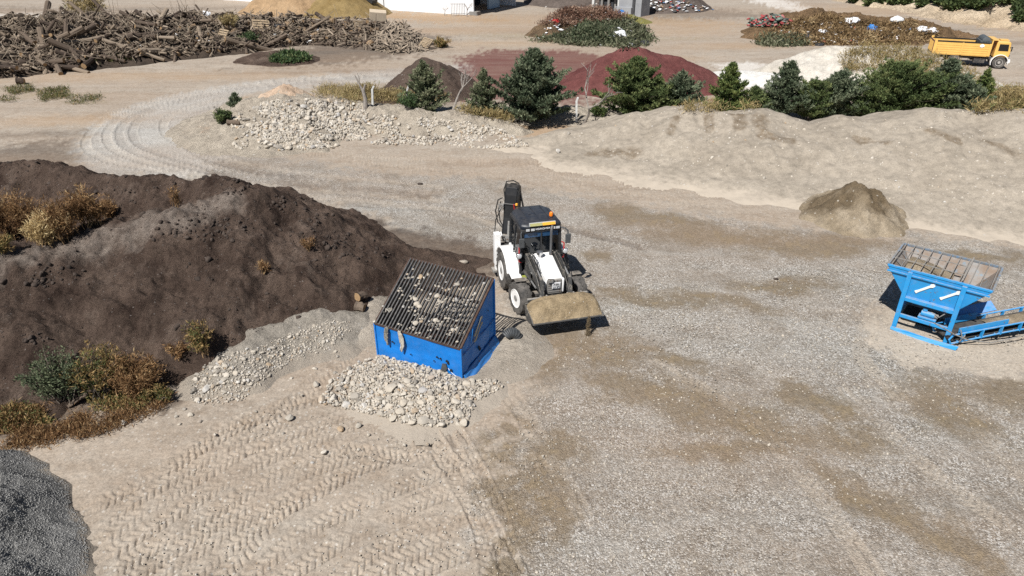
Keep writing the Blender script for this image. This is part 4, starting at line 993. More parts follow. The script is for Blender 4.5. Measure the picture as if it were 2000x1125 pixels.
for o in bh.children:      # the boom stands slewed to the machine's left
    if o.name not in _n0: o.matrix_local = _pv @ Matrix.Rotation(math.radians(-33), 4, 'Z') @ _pv.inverted()
m = MB(); m.tube([(-2.6, -.42, 2.52), (-2.6, -.45, 2.75)], .02, 6); m.build('warning_flag', M_red_p, bh)
m = MB(); m.lathe([(.045, 0), (.045, .06), (.01, .08)], (-2.55, -.36, 2.72), 'Z', 10); m.build('rear_lamp', M_amber, bh)

# sand heaped in the bucket
def bucket_sand():
    nu, nv = 90, 46
    U, Vv = np.meshgrid(np.linspace(0, 1, nu), np.linspace(0, 1, nv))
    y = -1.07 + 2.26 * U
    env = np.clip(1 - np.abs(2 * U - 1) ** 4.0, 0, 1) ** 0.5
    x = 1.15 + (0.85 - 0.02 * (1 - env)) * Vv
    crown = np.sin(np.pi * np.clip(Vv * 0.80 + 0.20, 0, 1)) ** 0.85
    step = 0.03 * np.sin(13 * Vv + 2.2 * gnoise(U * 5, Vv * 2, 3)) * env
    z = 0.60 + 0.20 * (1 - Vv) + 0.08 * np.sin(np.pi * Vv) + 0.40 * crown * env + step + 0.03 * fbm(U * 9, Vv * 4, 1, 4, 5)
    z = np.maximum(z, 0.60 + 0.05 * (1 - Vv)); z[-1] = 0.665; z[0] = 0.74
    P = np.stack([x, y, z], -1).reshape(-1, 3)
    i = np.arange(nu * nv).reshape(nv, nu)
    F = np.stack([i[:-1, :-1], i[:-1, 1:], i[1:, 1:], i[1:, :-1]], -1).reshape(-1, 4)
    ca, sa = math.cos(BH_RZ), math.sin(BH_RZ)
    Q = P.copy(); Q[:, 0] = 1.17 + P[:, 0] * ca - P[:, 1] * sa; Q[:, 1] = 19.92 + P[:, 0] * sa + P[:, 1] * ca
    tag(mesh_np('sand_load', Q, F, M_lsand, smooth=True), 'tan sand heaped in the raised front bucket of the backhoe', 'sand load')
    # grains trickling off the lip
    c = bh.matrix_basis @ Vector((2.03, 0.70, 0.70)); n = 1100
    t = rng.random(n) ** 0.8; sp = 0.022 + 0.018 * t
    p = np.stack([c.x + rng.normal(0, 1, n) * sp, c.y + rng.normal(0, 1, n) * sp * .6 - .03 * t, 0.02 + 0.70 * (1 - t)], -1)
    s = rng.uniform(.005, .012, n)
    T = np.array([(1, 0, -.6), (-.5, .87, -.6), (-.5, -.87, -.6), (0, 0, 1.6)])
    Vt = (p[:, None, :] + T[None] * s[:, None, None]).reshape(-1, 3)
    Ft = (np.array([(0, 1, 3), (1, 2, 3), (2, 0, 3), (0, 2, 1)])[None] + 4 * np.arange(n)[:, None, None]).reshape(-1, 3)
    tag(mesh_np('falling_sand', Vt, Ft, M_lsand), 'thin trickle of sand falling off the lip of the loader bucket', 'sand', kind='stuff')
bpy.context.view_layer.update()
bucket_sand()

# ------------------------------------------------------------------ blue screening box under a bar grate
M_blue = paint('blue_box_paint', (0.003, 0.16, 0.52), (0.05, 0.045, 0.045), 0.655, 0.3, 0.42, 0.0, 5.0, 0.6)
M_bluedark = paint('blue_flap_paint', (0.01, 0.16, 0.47), (0.15, 0.08, 0.05), 0.60, 0.25, 0.45)
M_bar = two('worn_bar_steel', (0.05, 0.049, 0.05), (0.115, 0.11, 0.105), 9, 0.5, 40, 0.3, 0.004, 0.5, 0.5)
M_rust = two('rust', (0.045, 0.024, 0.018), (0.09, 0.06, 0.045), 7, 0.9)
E1, E2 = Vector((0.885, -0.466, 0)), Vector((0.466, 0.885, 0))
BW, BD, ZF, ZB = 2.95, 1.90, 1.10, 2.38
bc = Vector((-2.27, 17.23, 0)) - E1 * BW / 2 - E2 * BD / 2
bx = thing('screening_box', 'blue steel box with a sloping dark bar grate strewn with stones', 'screening box', bc, math.atan2(E1.y, E1.x))
def panel(a, b, c, d, nu, nv, nrm, dent, seed, th=0.02):
    """Dented sheet between the corners a b (bottom) c d (top)."""
    a, b, c, d, nrm = (np.array(q, float) for q in (a, b, c, d, nrm))
    U, Vv = np.meshgrid(np.linspace(0, 1, nu), np.linspace(0, 1, nv)); U = U[..., None]; Vv = Vv[..., None]
    P = (a * (1 - U) + b * U) * (1 - Vv) + (d * (1 - U) + c * U) * Vv
    e = (np.minimum(np.minimum(U, 1 - U), np.minimum(Vv, 1 - Vv)) * 12).clip(0, 1)
    k = fbm(U[..., 0] * 3.3, Vv[..., 0] * 2.3, 1, 3, seed); k2 = np.abs(gnoise(U[..., 0] * 2.2 + Vv[..., 0], Vv[..., 0] * 2 - U[..., 0], seed + 9))
    P = P + nrm * (dent * (k * .7 + k2 - .4))[..., None] * e
    Q = P - nrm * th
    V = np.concatenate([P.reshape(-1, 3), Q.reshape(-1, 3)]); i = np.arange(nu * nv).reshape(nv, nu); o = nu * nv
    f = np.stack([i[:-1, :-1], i[:-1, 1:], i[1:, 1:], i[1:, :-1]], -1).reshape(-1, 4)
    F = [f, f[:, ::-1] + o]
    for l in (i[0], i[-1][::-1], i[:, 0][::-1], i[:, -1]): F.append(np.stack([l[1:], l[:-1], l[:-1] + o, l[1:] + o], -1))
    return V, np.concatenate(F)
V, F = panel((0, 0, -.25), (BW, 0, -.25), (BW, 0, ZF), (0, 0, ZF), 60, 26, (0, -1, 0), .030, 3)
mesh_np('front_panel', V, F, M_blue, bx, smooth=True)
V, F = panel((BW, 0, -.25), (BW, BD, -.25), (BW, BD, ZB), (BW, 0, ZF), 50, 44, (1, 0, 0), .05, 8)
sp_ = mesh_np('end_panel', V, F, M_blue, bx, smooth=True)
V, F = panel((0, BD, -.25), (0, 0, -.25), (0, 0, ZF), (0, BD, ZB), 40, 30, (-1, 0, 0), .04, 12)
mesh_np('end_panel', V, F, M_blue, bx, smooth=True)
m = MB()
for x in (.05, BW - .05): m.beam((x, BD - .03, -.2), (x, BD - .03, ZB - .14), .06, .06)
m.build('rear_frame', M_blue, bx)
m = MB()
m.beam((0, -.012, ZF + .005), (BW, -.012, ZF + .005), .05, .06); m.beam((0, BD, ZB), (BW, BD, ZB), .06, .07)
m.beam((.012, 0, ZF), (.012, BD, ZB), .06, .05); m.beam((BW - .012, 0, ZF), (BW - .012, BD, ZB), .06, .05)
for t in (.33, .67): m.beam((.03, BD * t, ZF + (ZB - ZF) * t - .07), (BW - .03, BD * t, ZF + (ZB - ZF) * t - .07), .07, .07)
m.build('grate_frame', M_rust, bx, .005)
m = MB(); sl_ = Vector((0, BD, ZB - ZF)).normalized(); up_ = Vector((1, 0, 0)).cross(sl_)
NB = 26
for k in range(NB):
    x = .07 + (BW - .14) * k / (NB - 1) + R(-.006, .006)
    a = Vector((x, -.02, ZF - .01)) + up_ * .04; b = Vector((x, BD + .01, ZB - .005)) + up_ * .04
    m.tube([a, a.lerp(b, .3) + Vector((R(-.004, .004), 0, R(-.006, .004))), a.lerp(b, .65) + Vector((R(-.004, .004), 0, R(-.006, .004))), b], .027, 8)
    m.beam(a - up_ * .03, b - up_ * .03, .04, .05, up_)
gt = m.build('grate', M_bar, bx, 0, True); 
m = MB(); m.box((BW * .5, BD * .5, .02), (BW - .1, BD - .1, .3)); m.build('sand_fill', M_rub, bx)
M_gap_shade = two('rusty_gap_shade', (0.030, 0.013, 0.010), (0.055, 0.03, 0.022), 5, .95)  # near-black rusty tone that paints the shade between the grate bars
m = MB()
m.hexa([(.06, .06, -.1), (BW - .06, .06, -.1), (BW - .06, .08, -.1), (.06, .08, -.1), (.06, .06, ZF - .08), (BW - .06, .06, ZF - .08), (BW - .06, .08, ZF - .08), (.06, .08, ZF - .08)])
pass
for x in (.07, BW - .09): m.prism([(x, .09, -.1), (x, BD - .11, -.1), (x, BD - .11, ZB - .15), (x, .09, ZF - .09)], (.02, 0, 0))
m.box((BW * .5, BD * .5, .20), (BW - .2, BD - .22, .02))
m.build('inner_sheet', M_gap_shade, bx)  # sheets added inside the box to darken the gaps under the grate
# flap at the foot of the end, edge posts, seams, paint strokes, punctures
V, F = panel((BW + .20, .06, -.12), (BW + .22, BD + .10, .08), (BW + .03, BD, .52), (BW + .03, .04, .22), 30, 10, (1, 0, .6), .03, 18, .012)
mesh_np('skirt_flap', V, F, M_bluedark, bx, smooth=True)
for x, y, z in ((BW + .005, -.005, ZF), (-.005, -.005, ZF), (BW + .005, BD, ZB)):
    m = MB(); m.beam((x, y, -.2), (x, y, z), .05, .05); m.build('corner_post', M_blue, bx, .006)
m = MB(); m.beam((BW + .03, .04, .84), (BW + .03, BD - .02, 1.08), .02, .03); m.beam((BW + .03, .5, 1.0), (BW + .03, .62, 1.42), .02, .02); m.build('seam', M_bluedark, sp_)
n = NT('tan_stroke'); M_stroke = n.done(n.mix(n.noise(6, 6), (.30, .27, .2), (.42, .37, .28)), .85)
m = MB()
for dy in (0, .0):
    pass
for (ya, za, yb, zb) in ((.70, 1.16, 1.12, 1.52), (.70, .97, 1.12, 1.33)):
    P = [(ya - .03, za - .03), (ya + .05, za - .035), (ya + .08, za + .0), (yb - .06, zb - .05), (yb + .04, zb - .01), (yb + .03, zb + .05), (yb - .05, zb + .05), (yb - .09, zb - .01), (ya + .02, za + .05), (ya - .04, za + .03)]
    m.prism([(BW + .022, y, z) for y, z in P], (.016, 0, 0))
m.build('paint_stroke', M_stroke, sp_)
rr = random.Random(4)
def blotch(cx, cz, r, ax='f', el=1.0):
    P = []; m = MB()
    for k in range(9):
        a = 2 * math.pi * k / 9; q = r * rr.uniform(.6, 1.25)
        P.append((cx + q * math.cos(a) * el, cz + q * math.sin(a)))
    if ax == 'f': m.prism([(x, -.025, z) for x, z in P], (0, -.03, 0))
    else: m.prism([(BW + .012, x, z) for x, z in P], (.02, 0, 0))
    m.build('puncture', M_black, bx)
for c_ in ((2.16, .62, .03), (2.27, .60, .03), (2.50, .58, .04), (2.53, .52, .03), (2.62, .30, .04), (1.25, .42, .02), (.62, .66, .03), (2.05, .45, .02)): blotch(*c_)
blotch(.95, .62, .06, 'e', .6); blotch(1.0, .52, .04, 'e', 1.2); blotch(1.5, 1.55, .025, 'e'); blotch(.7, 1.6, .02, 'e')
m = MB(); m.prism([(2.28, -.03, .22), (2.40, -.03, .10), (2.50, -.03, .34), (2.46, -.03, .48), (2.34, -.03, .45)], (0, -.025, 0)); m.build('rubber_patch', M_mirror, bx)
m = MB()
for pts in (((2.52, .34), (2.62, .24), (2.75, .16), (2.86, .12)),): m.tube([(x, -.035, z) for x, z in pts], .008, 5)
m.build('scratch', M_text, bx)

# rags, loose stones on the grate, buried hose, stumps: things of their own
def box_pt(x, y, z): return bc + E1 * x + E2 * y + Vector((0, 0, z))
M_rag = two('dirty_rag', (0.30, 0.27, 0.22), (0.50, 0.46, 0.40), 9, 0.95, 30, .5, .01)
M_rag2 = two('dark_rag', (0.14, 0.13, 0.11), (0.33, 0.30, 0.26), 12, 0.95, 30, .5, .01)
def rag(x, ztop, L, w, seed, mat, label, off=-.06):
    nv, nu = 22, 9; r2 = np.random.default_rng(seed)
    t = np.linspace(0, 1, nv); V = []
    for i, q in enumerate(t):
        ww = w * (.45 + .9 * math.sin(math.pi * min(1, q * .9 + .12)) * (.7 + .5 * r2.random()))
        for k in range(nu):
            s = (k / (nu - 1) - .5) * ww
            V.append(box_pt(x + s + .03 * math.sin(5 * q + seed), off - .02 + .025 * math.sin(14 * s / w + 4 * q + seed) - .01 * q, ztop - L * q + .012 * r2.normal()))
    i = np.arange(nu * nv).reshape(nv, nu)
    F = np.stack([i[:-1, :-1], i[:-1, 1:], i[1:, 1:], i[1:, :-1]], -1).reshape(-1, 4)
    o = mesh_np('rag', np.array(V), F, mat, smooth=True); tag(o, label, 'rag')
    s = o.modifiers.new('cloth', 'SOLIDIFY'); s.thickness = .012
rag(.47, 1.16, .62, .11, 2, M_rag2, 'torn grey brown rag hanging from the grate near the left corner of the box')
rag(.98, 1.16, .70, .12, 5, M_rag, 'pale dusty rag hanging lower on the blue front panel')
p = G(1000, 677)
m = MB(); P_ = []
for k in range(15):
    a = -0.2 + k / 14 * 2.6
    P_.append((p.x - .05 + .20 * math.cos(a), p.y + .12 * math.cos(a * .7), .25 + .22 * math.sin(a)))
for i_ in range(14):
    q0, q1 = Vector(P_[i_]), Vector(P_[i_ + 1])
    m.tube([q0, q0.lerp(q1, .5), q1], .15 if i_ % 2 else .165, 16)
tag(m.build('rubber_hose', M_mirror, None, 0, True), 'black ribbed rubber hose end half buried in sand beside the blue box', 'hose')

# ------------------------------------------------------------------ blue feed hopper with conveyor
M_hblue = paint('hopper_blue', (0.016, 0.25, 0.56), (0.13, 0.10, 0.08), 0.60, 0.75, 0.45)
M_inner = two('worn_liner', (0.22, 0.20, 0.18), (0.33, 0.27, 0.22), 3.5, 0.6, 30, .3, .01, .2)
n = NT('hopper_inside'); ic = n.mix(n.ramp(n.noise(2.5, 6, .65), [(.38, 0), (.62, 1)]), (.27, .26, .25), (.22, .165, .125)); ic = n.mix(n.ramp(n.noise(4, 6), [(.60, 0), (.66, .5)]), ic, (.14, .26, .36)); M_liner = n.done(ic, .6, n.bump(n.noise(20, 5), .3, .01), .1)
M_belt = two('conveyor_belt', (0.028, 0.028, 0.03), (0.09, 0.082, 0.072), 4, .85)
HW, HD, HZ, HB = 2.80, 2.0, 1.99, 1.06
hp = thing('feed_hopper', 'blue feed hopper on four legs with a bar grid over its top', 'hopper', (11.75, 19.1, 0), math.atan2(-.634, .773))
TOP = [(0, 0), (HW, 0), (HW, HD), (0, HD)]; BOT = [(.66, .10), (2.10, .10), (2.10, 1.62), (.66, 1.62)]
def quad_plate(m, a, b, c, d, th):
    a, b, c, d = map(Vector, (a, b, c, d)); nr = (b - a).cross(d - a).normalized() * th
    m.hexa([a, b, c, d, a + nr, b + nr, c + nr, d + nr])
for k in range(4):
    k2 = (k + 1) % 4; m = MB(); m2 = MB()
    a, b = BOT[k], BOT[k2]; c, d = TOP[k2], TOP[k]
    quad_plate(m, (*b, HB), (*a, HB), (*d, HZ), (*c, HZ), .012)
    quad_plate(m2, (*a, HB), (*b, HB), (*c, HZ), (*d, HZ), .012)
    o = m2.build('hopper_panel', M_hblue, hp); m.build('inner_sheet', M_liner, o)
m = MB()
m.beam((*TOP[0], HZ + .02), (*TOP[1], HZ + .02), .06, .07)
m2 = MB()
for (a, b) in ((1, 2), (2, 3), (3, 0)): m2.beam((*TOP[a], HZ + .02), (*TOP[b], HZ + .02), .06, .07)
m2.build('rim_frame', paint('worn_rim', (.16, .17, .18), (.12, .20, .30), .52, .5, .6), hp, .006)
m.beam((.02, -.035, HZ - .14), (HW - .02, -.035, HZ - .14), .05, .05); m.beam((.62, .07, HB + .03), (2.14, .07, HB + .03), .10, .06)
m.beam((1.38, -.01, HZ - .1), (1.38, .07, HB + .1), .04, .04)
m.build('rim_frame', M_hblue, hp, .006)
m = MB()
for k in range(11):
    x = .10 + k * .262
    m.beam((x, .02, HZ + .07), (x, HD - .02, HZ + .07), .022, .05)
for y in (.62, 1.32): m.beam((.03, y, HZ + .05), (2.0, y, HZ + .05), .03, .025)
m.beam((2.0, .02, HZ + .11), (2.0, HD, HZ + .11), .05, .04)
m.build('bar_grid', M_gdirt, hp, .004)
legs = []
for x in (.66, 2.12):
    for y in (-.05, 2.08):
        m = MB(); m.beam((x, y, -.05), (x, y, HZ - .02), .13, .11, (0, 1, 0)); legs.append(m.build('leg', M_hblue, hp, .008))
m = MB()
for y in (-.03, 2.06):
    m.beam((.72, y, HB), (2.06, y, HB), .08, .12); m.beam((.72, y, .47), (2.06, y, .47), .08, .11)
for x in (.66, 2.12): m.beam((x, .02, HB), (x, 2.0, HB), .08, .12); m.beam((x, .02, .47), (x, 2.0, .47), .08, .10)
m.beam((1.0, .9, HB - .02), (1.4, .9, .62), .06, .06); m.beam((1.9, .9, HB - .02), (1.5, .9, .62), .06, .06)
m.build('cross_beam', M_hblue, hp, .008)
m = MB(); m.prism([(.60, -.28, .02), (1.1, -.34, -.02), (1.8, -.36, -.02), (2.45, -.34, .0), (2.50, -.30, .13), (1.8, -.30, .10), (1.1, -.28, .12), (.6, -.24, .10)], (0, .03, .0)); m.build('skid_plate', M_hblue, hp, .004)
m = MB(); m.box((1.45, .10, .58), (.5, .26, .06)); m.tube([(1.25, .10, .70), (1.62, .10, .70)], .095, 14); m.box((1.34, .10, .84), (.12, .12, .10)); mo = m.build('gear_motor', M_hblue, hp, .008, True)
m = MB(); m.tube([(1.62, .10, .70), (1.72, .10, .70)], .07, 12); m.tube([(1.5, .1, .8), (1.75, .0, .75), (1.86, .02, .9), (1.95, .1, 1.0)], .018, 6); m.build('motor_shaft', M_gdirt, mo)
m = MB(); m.hexa([(.9, .6, .66), (1.9, .6, .66), (1.9, 1.4, .66), (.9, 1.4, .66), (.72, .4, HB - .01), (2.05, .4, HB - .01), (2.05, 1.55, HB - .01), (.72, 1.55, HB - .01)]); m.build('outlet_chute', M_hblue, hp)
m = MB(); m.box((1.2, 1.0, .12), (1.0, .8, .2)); m.box((1.9, .8, .12), (.3, .5, .22)); m.build('tail_drum', M_black, hp, .02)
n = NT('off_white_paint'); M_offw = n.done(n.mix(n.noise(5, 5), (.66, .68, .62), (.76, .77, .72)), .6)
m = MB()
def on_front(x, t):   # point on the sloping front panel
    return Vector((x, .10 * (1 - t) - .02, HB + (HZ - HB) * t))
for x0 in (.93, 1.62):
    a, b = on_front(x0, .30), on_front(x0 + .42, .72)
    d = (b - a).normalized(); s = Vector((-d.z, 0, d.x)) * .035
    nr = Vector((0, -.02, -.008))
    P = [a - s * 1.1, a + d * .1 - s * .8, b - d * .12 - s * .8, b - d * .05 - s * 1.7, b + d * .03 - s * 1.2, b + d * .03 + s * 1.2, b - d * .06 + s * 1.5, b - d * .12 + s * .8, a + d * .1 + s * .8, a + s * 1.2]
    m.prism([q - nr * .5 for q in P], nr * 1.6)
m.build('paint_stroke', M_offw, hp)
m = MB()
hs, hx = [], []
for i_ in range(24):
    for j_ in range(18):
        x = .42 + 1.25 * i_ / 23; y = .25 + 1.5 * j_ / 17
        z = HZ - .30 + .36 * max(0, 1 - math.hypot((x - .62) / .75, (y - .9) / .95)) + .02 * float(gnoise(x * 5, y * 5, 3)) - .22 * max(0, (x - 1.0)) + .16 * max(0, .65 - x) 
        hs.append((x, y, z))
fs = [(i_ * 18 + j_, (i_ + 1) * 18 + j_, (i_ + 1) * 18 + j_ + 1, i_ * 18 + j_ + 1) for i_ in range(23) for j_ in range(17)]
m.add([Matrix.Translation(hp.location) @ Matrix.Rotation(hp.rotation_euler.z, 4, 'Z') @ Vector(p_) for p_ in hs], fs)
tag(m.build('sand_in_hopper', M_damp, None, 0, True), 'sand left heaped in the left end of the blue feed hopper', 'sand')

# conveyor, running off to the right
ca_ = Vector((13.35, 17.85, .22)); cb_ = Vector((18.2, 18.55, .80)); cdv = (cb_ - ca_)
cv = thing('belt_conveyor', 'blue framed belt conveyor leading right from under the feed hopper', 'conveyor', (ca_.x, ca_.y, 0), math.atan2(cdv.y, cdv.x))
cl = math.hypot(cdv.x, cdv.y); sl2 = cdv.z / cl
def cz(x, dz=0): return .22 + sl2 * x + dz
m = MB()
for y in (-.36, .36):
    m.tube([(-.05, y, cz(0, .20)), (cl, y, cz(cl, .20))], .028, 8); m.tube([(-.05, y, cz(0, -.10)), (cl * .35, y, cz(cl * .35, -.05)), (cl, y, cz(cl, -.10))], .028, 8)
    for x in np.arange(.3, cl, .62): m.beam((x, y, cz(x, -.08)), (x, y, cz(x, .20)), .09, .03)
    m.tube([(-.05, y, cz(0, .20)), (-.14, y, cz(0, .05)), (-.05, y, cz(0, -.10))], .028, 8)
for x in np.arange(.2, cl, .62): m.tube([(x, -.36, cz(x, -.08)), (x, .36, cz(x, -.08))], .02, 6)
m.build('conveyor_frame', M_hblue, cv)
m = MB(); m.beam((0, 0, cz(0, .10)), (cl, 0, cz(cl, .10)), .56, .02); m.beam((0, 0, cz(0, -.06)), (cl, 0, cz(cl, -.06)), .56, .02); m.tube([(0, -.28, cz(0, .02)), (0, .28, cz(0, .02))], .09, 14); m.build('belt', M_belt, cv)
m = MB(); m.beam((.15, -.30, cz(.15, .26)), (1.75, -.30, cz(1.75, .26)), .03, .24); m.beam((.15, .30, cz(.15, .26)), (1.2, .30, cz(1.2, .26)), .03, .24); m.build('side_skirt', M_hblue, cv, .004)
m = MB(); m.beam((.6, .48, cz(.6, .34)), (1.9, .52, cz(1.9, .36)), .34, .03, (0, -.6, 1)); m.beam((.05, .45, cz(.2, .62)), (.42, .45, cz(.42, .52)), .3, .03, (0, -.5, 1)); m.build('loading_lip', paint('light_blue', (.03, .25, .62), (.3, .3, .3), .66, .5), cv, .004)
for x in (2.6, 4.4):
    for y in (-.34, .34):
        m = MB(); m.beam((x, y, -.02), (x, y, cz(x, -.1)), .06, .06); m.build('leg', M_hblue, cv)
for pts in (((-.6, -.1, .75), (-.1, -.42, .5), (.4, -.46, .28), (1.2, -.5, .12), (2.2, -.46, .24), (3.2, -.4, .5)), ((.1, -.40, .62), (.2, -.46, .35), (.15, -.44, .2), (.3, -.42, .42))):
    m = MB(); m.tube(pts, .018, 6); m.build('power_cable', M_gdirt, cv, 0, True)
V, F = [], []
for i_ in range(30):
    for j_ in range(7):
        x = 1.3 + (cl - 1.4) * i_ / 29; y = -.22 + .44 * j_ / 6
        V.append((x, y, cz(x, .115) + .055 * (1 - (y / .22) ** 2) * (.6 + .5 * float(gnoise(np.array(x * 2.0), np.array(y * 3), 5)))))
F = [(i_ * 7 + j_, (i_ + 1) * 7 + j_, (i_ + 1) * 7 + j_ + 1, i_ * 7 + j_ + 1) for i_ in range(29) for j_ in range(6)]
m = MB(); m.M = Matrix.Translation(cv.location) @ Matrix.Rotation(cv.rotation_euler.z, 4, 'Z'); m.add(V, F)
tag(m.build('sand_on_belt', M_damp, None, 0, True), 'thin layer of damp sand riding on the conveyor belt', 'sand')

# ------------------------------------------------------------------ stones
import bmesh


def rock_variant(seed, flat=0.75, cuts=7, sub=2):
    r = np.random.default_rng(seed)
    bm = bmesh.new(); bmesh.ops.create_icosphere(bm, subdivisions=sub, radius=1.0)
    V = np.array([v.co[:] for v in bm.verts]); F = np.array([[v.index for v in f.verts] for f in bm.faces]); bm.free()
    V *= (1 + 0.10 * fbm(V[:, 0] * 1.3 + V[:, 2] + seed, V[:, 1] * 1.3 - V[:, 2], 1, 2, seed))[:, None]
    for _ in range(cuts):
        nn = r.normal(size=3); nn /= np.linalg.norm(nn); d = r.uniform(.52, .86)
        e = V @ nn - d; V -= np.clip(e, 0, None)[:, None] * nn * 0.97
    V *= np.array([1.0, r.uniform(.7, .95), flat * r.uniform(.85, 1.15)])
    return V, F


RV = [rock_variant(100 + k, 0.72, 7 + k % 8) for k in range(14)]


def stonemat(name, src):
    n = NT(name)
    f = n.objrand() if src == 'obj' else n.attr('tone').outputs['Fac']
    c = n.ramp(f, [(0.0, (0.17, 0.155, 0.135)), (0.1, (0.31, 0.28, 0.24)), (0.4, (0.42, 0.38, 0.32)), (0.62, (0.47, 0.415, 0.34)), (0.84, (0.52, 0.48, 0.42)), (0.9, (0.37, 0.26, 0.155)), (0.94, (0.36, 0.35, 0.34)), (1.0, (0.58, 0.55, 0.50))], 'LINEAR')
    c = n.mix(n.ramp(n.noise(5, 7, .65), [(.4, 0), (.65, .45)]), c, (.33, .285, .23))
    return n.done(c, .92, n.bump(n.noise(9, 7, .65), .5, .03), 0, .2)


M_stone = stonemat('stone', 'obj'); M_stones = stonemat('stones_bulk', 'tone')


def scatter(name, T, pos, scl, mat, rot='any', tone=None, parent=None, smooth=True, yaw=None, nrm=None):
    """Many small solid pieces as one mesh: templates T [(V, F)], positions (n,3), scales (n,) or (n,3)."""
    Vs, Fs, Ts = [], [], []; off = 0
    scl = np.asarray(scl, float)
    if scl.ndim == 1: scl = np.repeat(scl[:, None], 3, 1)
    for i, p in enumerate(pos):
        V, F = T[i % len(T)]
        if rot == 'any': q = Quaternion(tuple(rng.normal(size=4))).normalized().to_matrix()
        elif rot == 'flat': q = Matrix.Rotation(rng.uniform(0, 6.28), 3, 'Z') @ Matrix.Rotation(rng.normal() * .3, 3, 'X') @ Matrix.Rotation(rng.normal() * .3, 3, 'Y')
        else: q = Matrix.Rotation(rng.uniform(0, 6.28), 3, 'Z') @ Matrix.Rotation(rng.normal() * rot, 3, 'Y') @ Matrix.Rotation(rng.uniform(0, 6.28), 3, 'X')
        Vs.append((V * scl[i]) @ np.array(q).T + np.asarray(p)); Fs.append(F + off); off += len(V)
        Ts.append(np.full(len(V), rng.random() if tone is None else tone[i]))
    return mesh_np(name, np.concatenate(Vs), np.concatenate(Fs), mat, smooth=smooth, col={'tone': np.concatenate(Ts)}, parent=parent)


def proto_rocks(mat):
    out = []
    for V, F in RV:
        me = mesh_np('stone', V, F, mat, smooth=True)
        me.data.set_sharp_from_angle(angle=math.radians(26))
        out.append(me.data); bpy.data.objects.remove(me)
    return out


RM = proto_rocks(M_stone)


def stone(p, r, label, group, name='stone', cat='stone', sink=.30):
    o = bpy.data.objects.new(name, RM[rng.integers(len(RM))]); COL.objects.link(o)
    o.scale = (r * R(.9, 1.2), r * R(.85, 1.1), r * R(.8, 1.05)); o.rotation_euler = (R(-.5, .5), R(-.5, .5), R(0, 6.28))
    o.location = (p[0], p[1], p[2] + r * sink)
    return tag(o, label, cat, group)


def in_poly(pts, n, seed=1):
    P = np.array([(p[0], p[1]) for p in pts]); lo, hi = P.min(0), P.max(0); out = []; r = np.random.default_rng(seed)
    while len(out) < n:
        q = r.uniform(lo, hi, (400, 2)); s = sdpoly(q[:, 0], q[:, 1], pts); out += [tuple(a) + (b,) for a, b in zip(q, s) if b > 0]
    return out[:n]


COB = ((622, 788), (645, 745), (690, 712), (745, 696), (800, 708), (850, 720), (905, 748), (968, 742), (985, 756), (930, 785), (912, 828), (845, 836), (780, 826), (730, 812), (690, 802))
taken = []
cand = in_px(COB, 2600, 5)
lab = 'pale cobble in the heap before the blue screening box'
for x, y, z in cand:
    fr = np.clip((16.0 - y) / 2.2, 0, 1)
    r = R(.055, .10) + fr * R(.01, .10) * (1 if random.random() < .8 else 1.6)
    if all((x - a) ** 2 + (y - b) ** 2 > (.80 * (r + c)) ** 2 for a, b, c in taken):
        taken.append((x, y, r)); stone((x, y, surf(x, y)), r, lab, 'cobbles heaped before the blue box', sink=R(.15, .55))
        if len(taken) >= 178: break
pp = in_px(COB, 2400, 9); pos = [(x, y, surf(x, y) + R(0, .05)) for x, y, s in pp]
tag(scatter('cobble_rubble', RV, pos, rng.uniform(.025, .065, len(pos)), M_stones), 'small broken stones filling the gaps between the pale cobbles', 'rubble', kind='stuff')
for k, (u, v, r, lb) in enumerate(((565, 820, .14, 'grey angular rock lying alone on the tyre tracks'), (665, 840, .12, 'dark grey rock in front of the cobble heap'), (632, 886, .10, 'flat pale rock nearest the camera on the tyre tracks'),
        (905, 830, .15, 'round pale boulder at the front right corner of the cobble heap'), (618, 754, .11, 'pale rock with a hard shadow beside the cobble heap'), (242, 828, .10, 'pale stone alone beside the dry brown weeds'), (700, 832, .09, 'small pale rock just in front of the cobble heap'),
        (1090, 300, .22, 'pale boulder at the left foot of the long sand bank'))):
    g = Vector(hits([u], [v])[0]); stone((g.x, g.y, surf(g.x, g.y)), r, lb, None, sink=.4)
sg = 'loose stones scattered over the sandy ground'
for u, v, r in ((553, 848, .06), (590, 773, .06), (615, 722, .09), (655, 730, .08), (660, 748, .07), (640, 755, .06), (575, 905, .04), (700, 878, .04), (790, 870, .05), (835, 868, .05), (660, 700, .07), (655, 690, .06), (720, 850, .06), (500, 805, .05), (520, 830, .04), (610, 905, .05), (730, 900, .04), (640, 670, .07), (570, 740, .06), (420, 850, .05), (390, 825, .07), (345, 815, .08), (372, 812, .09), (360, 800, .07), (350, 830, .06), (1190, 870, .05), (1350, 1000, .05), (1040, 905, .05), (1470, 1030, .05)):
    g = Vector(hits([u], [v])[0]); stone((g.x, g.y, surf(g.x, g.y)), r, 'loose stone lying on the open sandy ground', sg, sink=.35)
GR = ((372, 756), (402, 716), (445, 692), (505, 680), (565, 654), (640, 628), (685, 628), (690, 645), (645, 682), (570, 708), (525, 738), (475, 782), (420, 792), (372, 785))
for k, (x, y, s) in enumerate(in_px(GR, 72, 3)):
    near_ = .7 * math.exp(-((x + 8.6) ** 2 + (y - 15.9) ** 2) / 3)
    stone((x, y, surf(x, y)), R(.035, .07) + near_ * R(.02, .09), 'grey white cobble on the grit ridge left of the blue box', 'cobbles on the grit ridge', sink=.3)
for x, y, s in in_px(((375, 752), (398, 715), (440, 700), (480, 720), (475, 755), (430, 772), (390, 765)), 26, 8):
    stone((x, y, surf(x, y)), R(.06, .14), 'grey white cobble on the grit ridge left of the blue box', 'cobbles on the grit ridge', sink=.3)
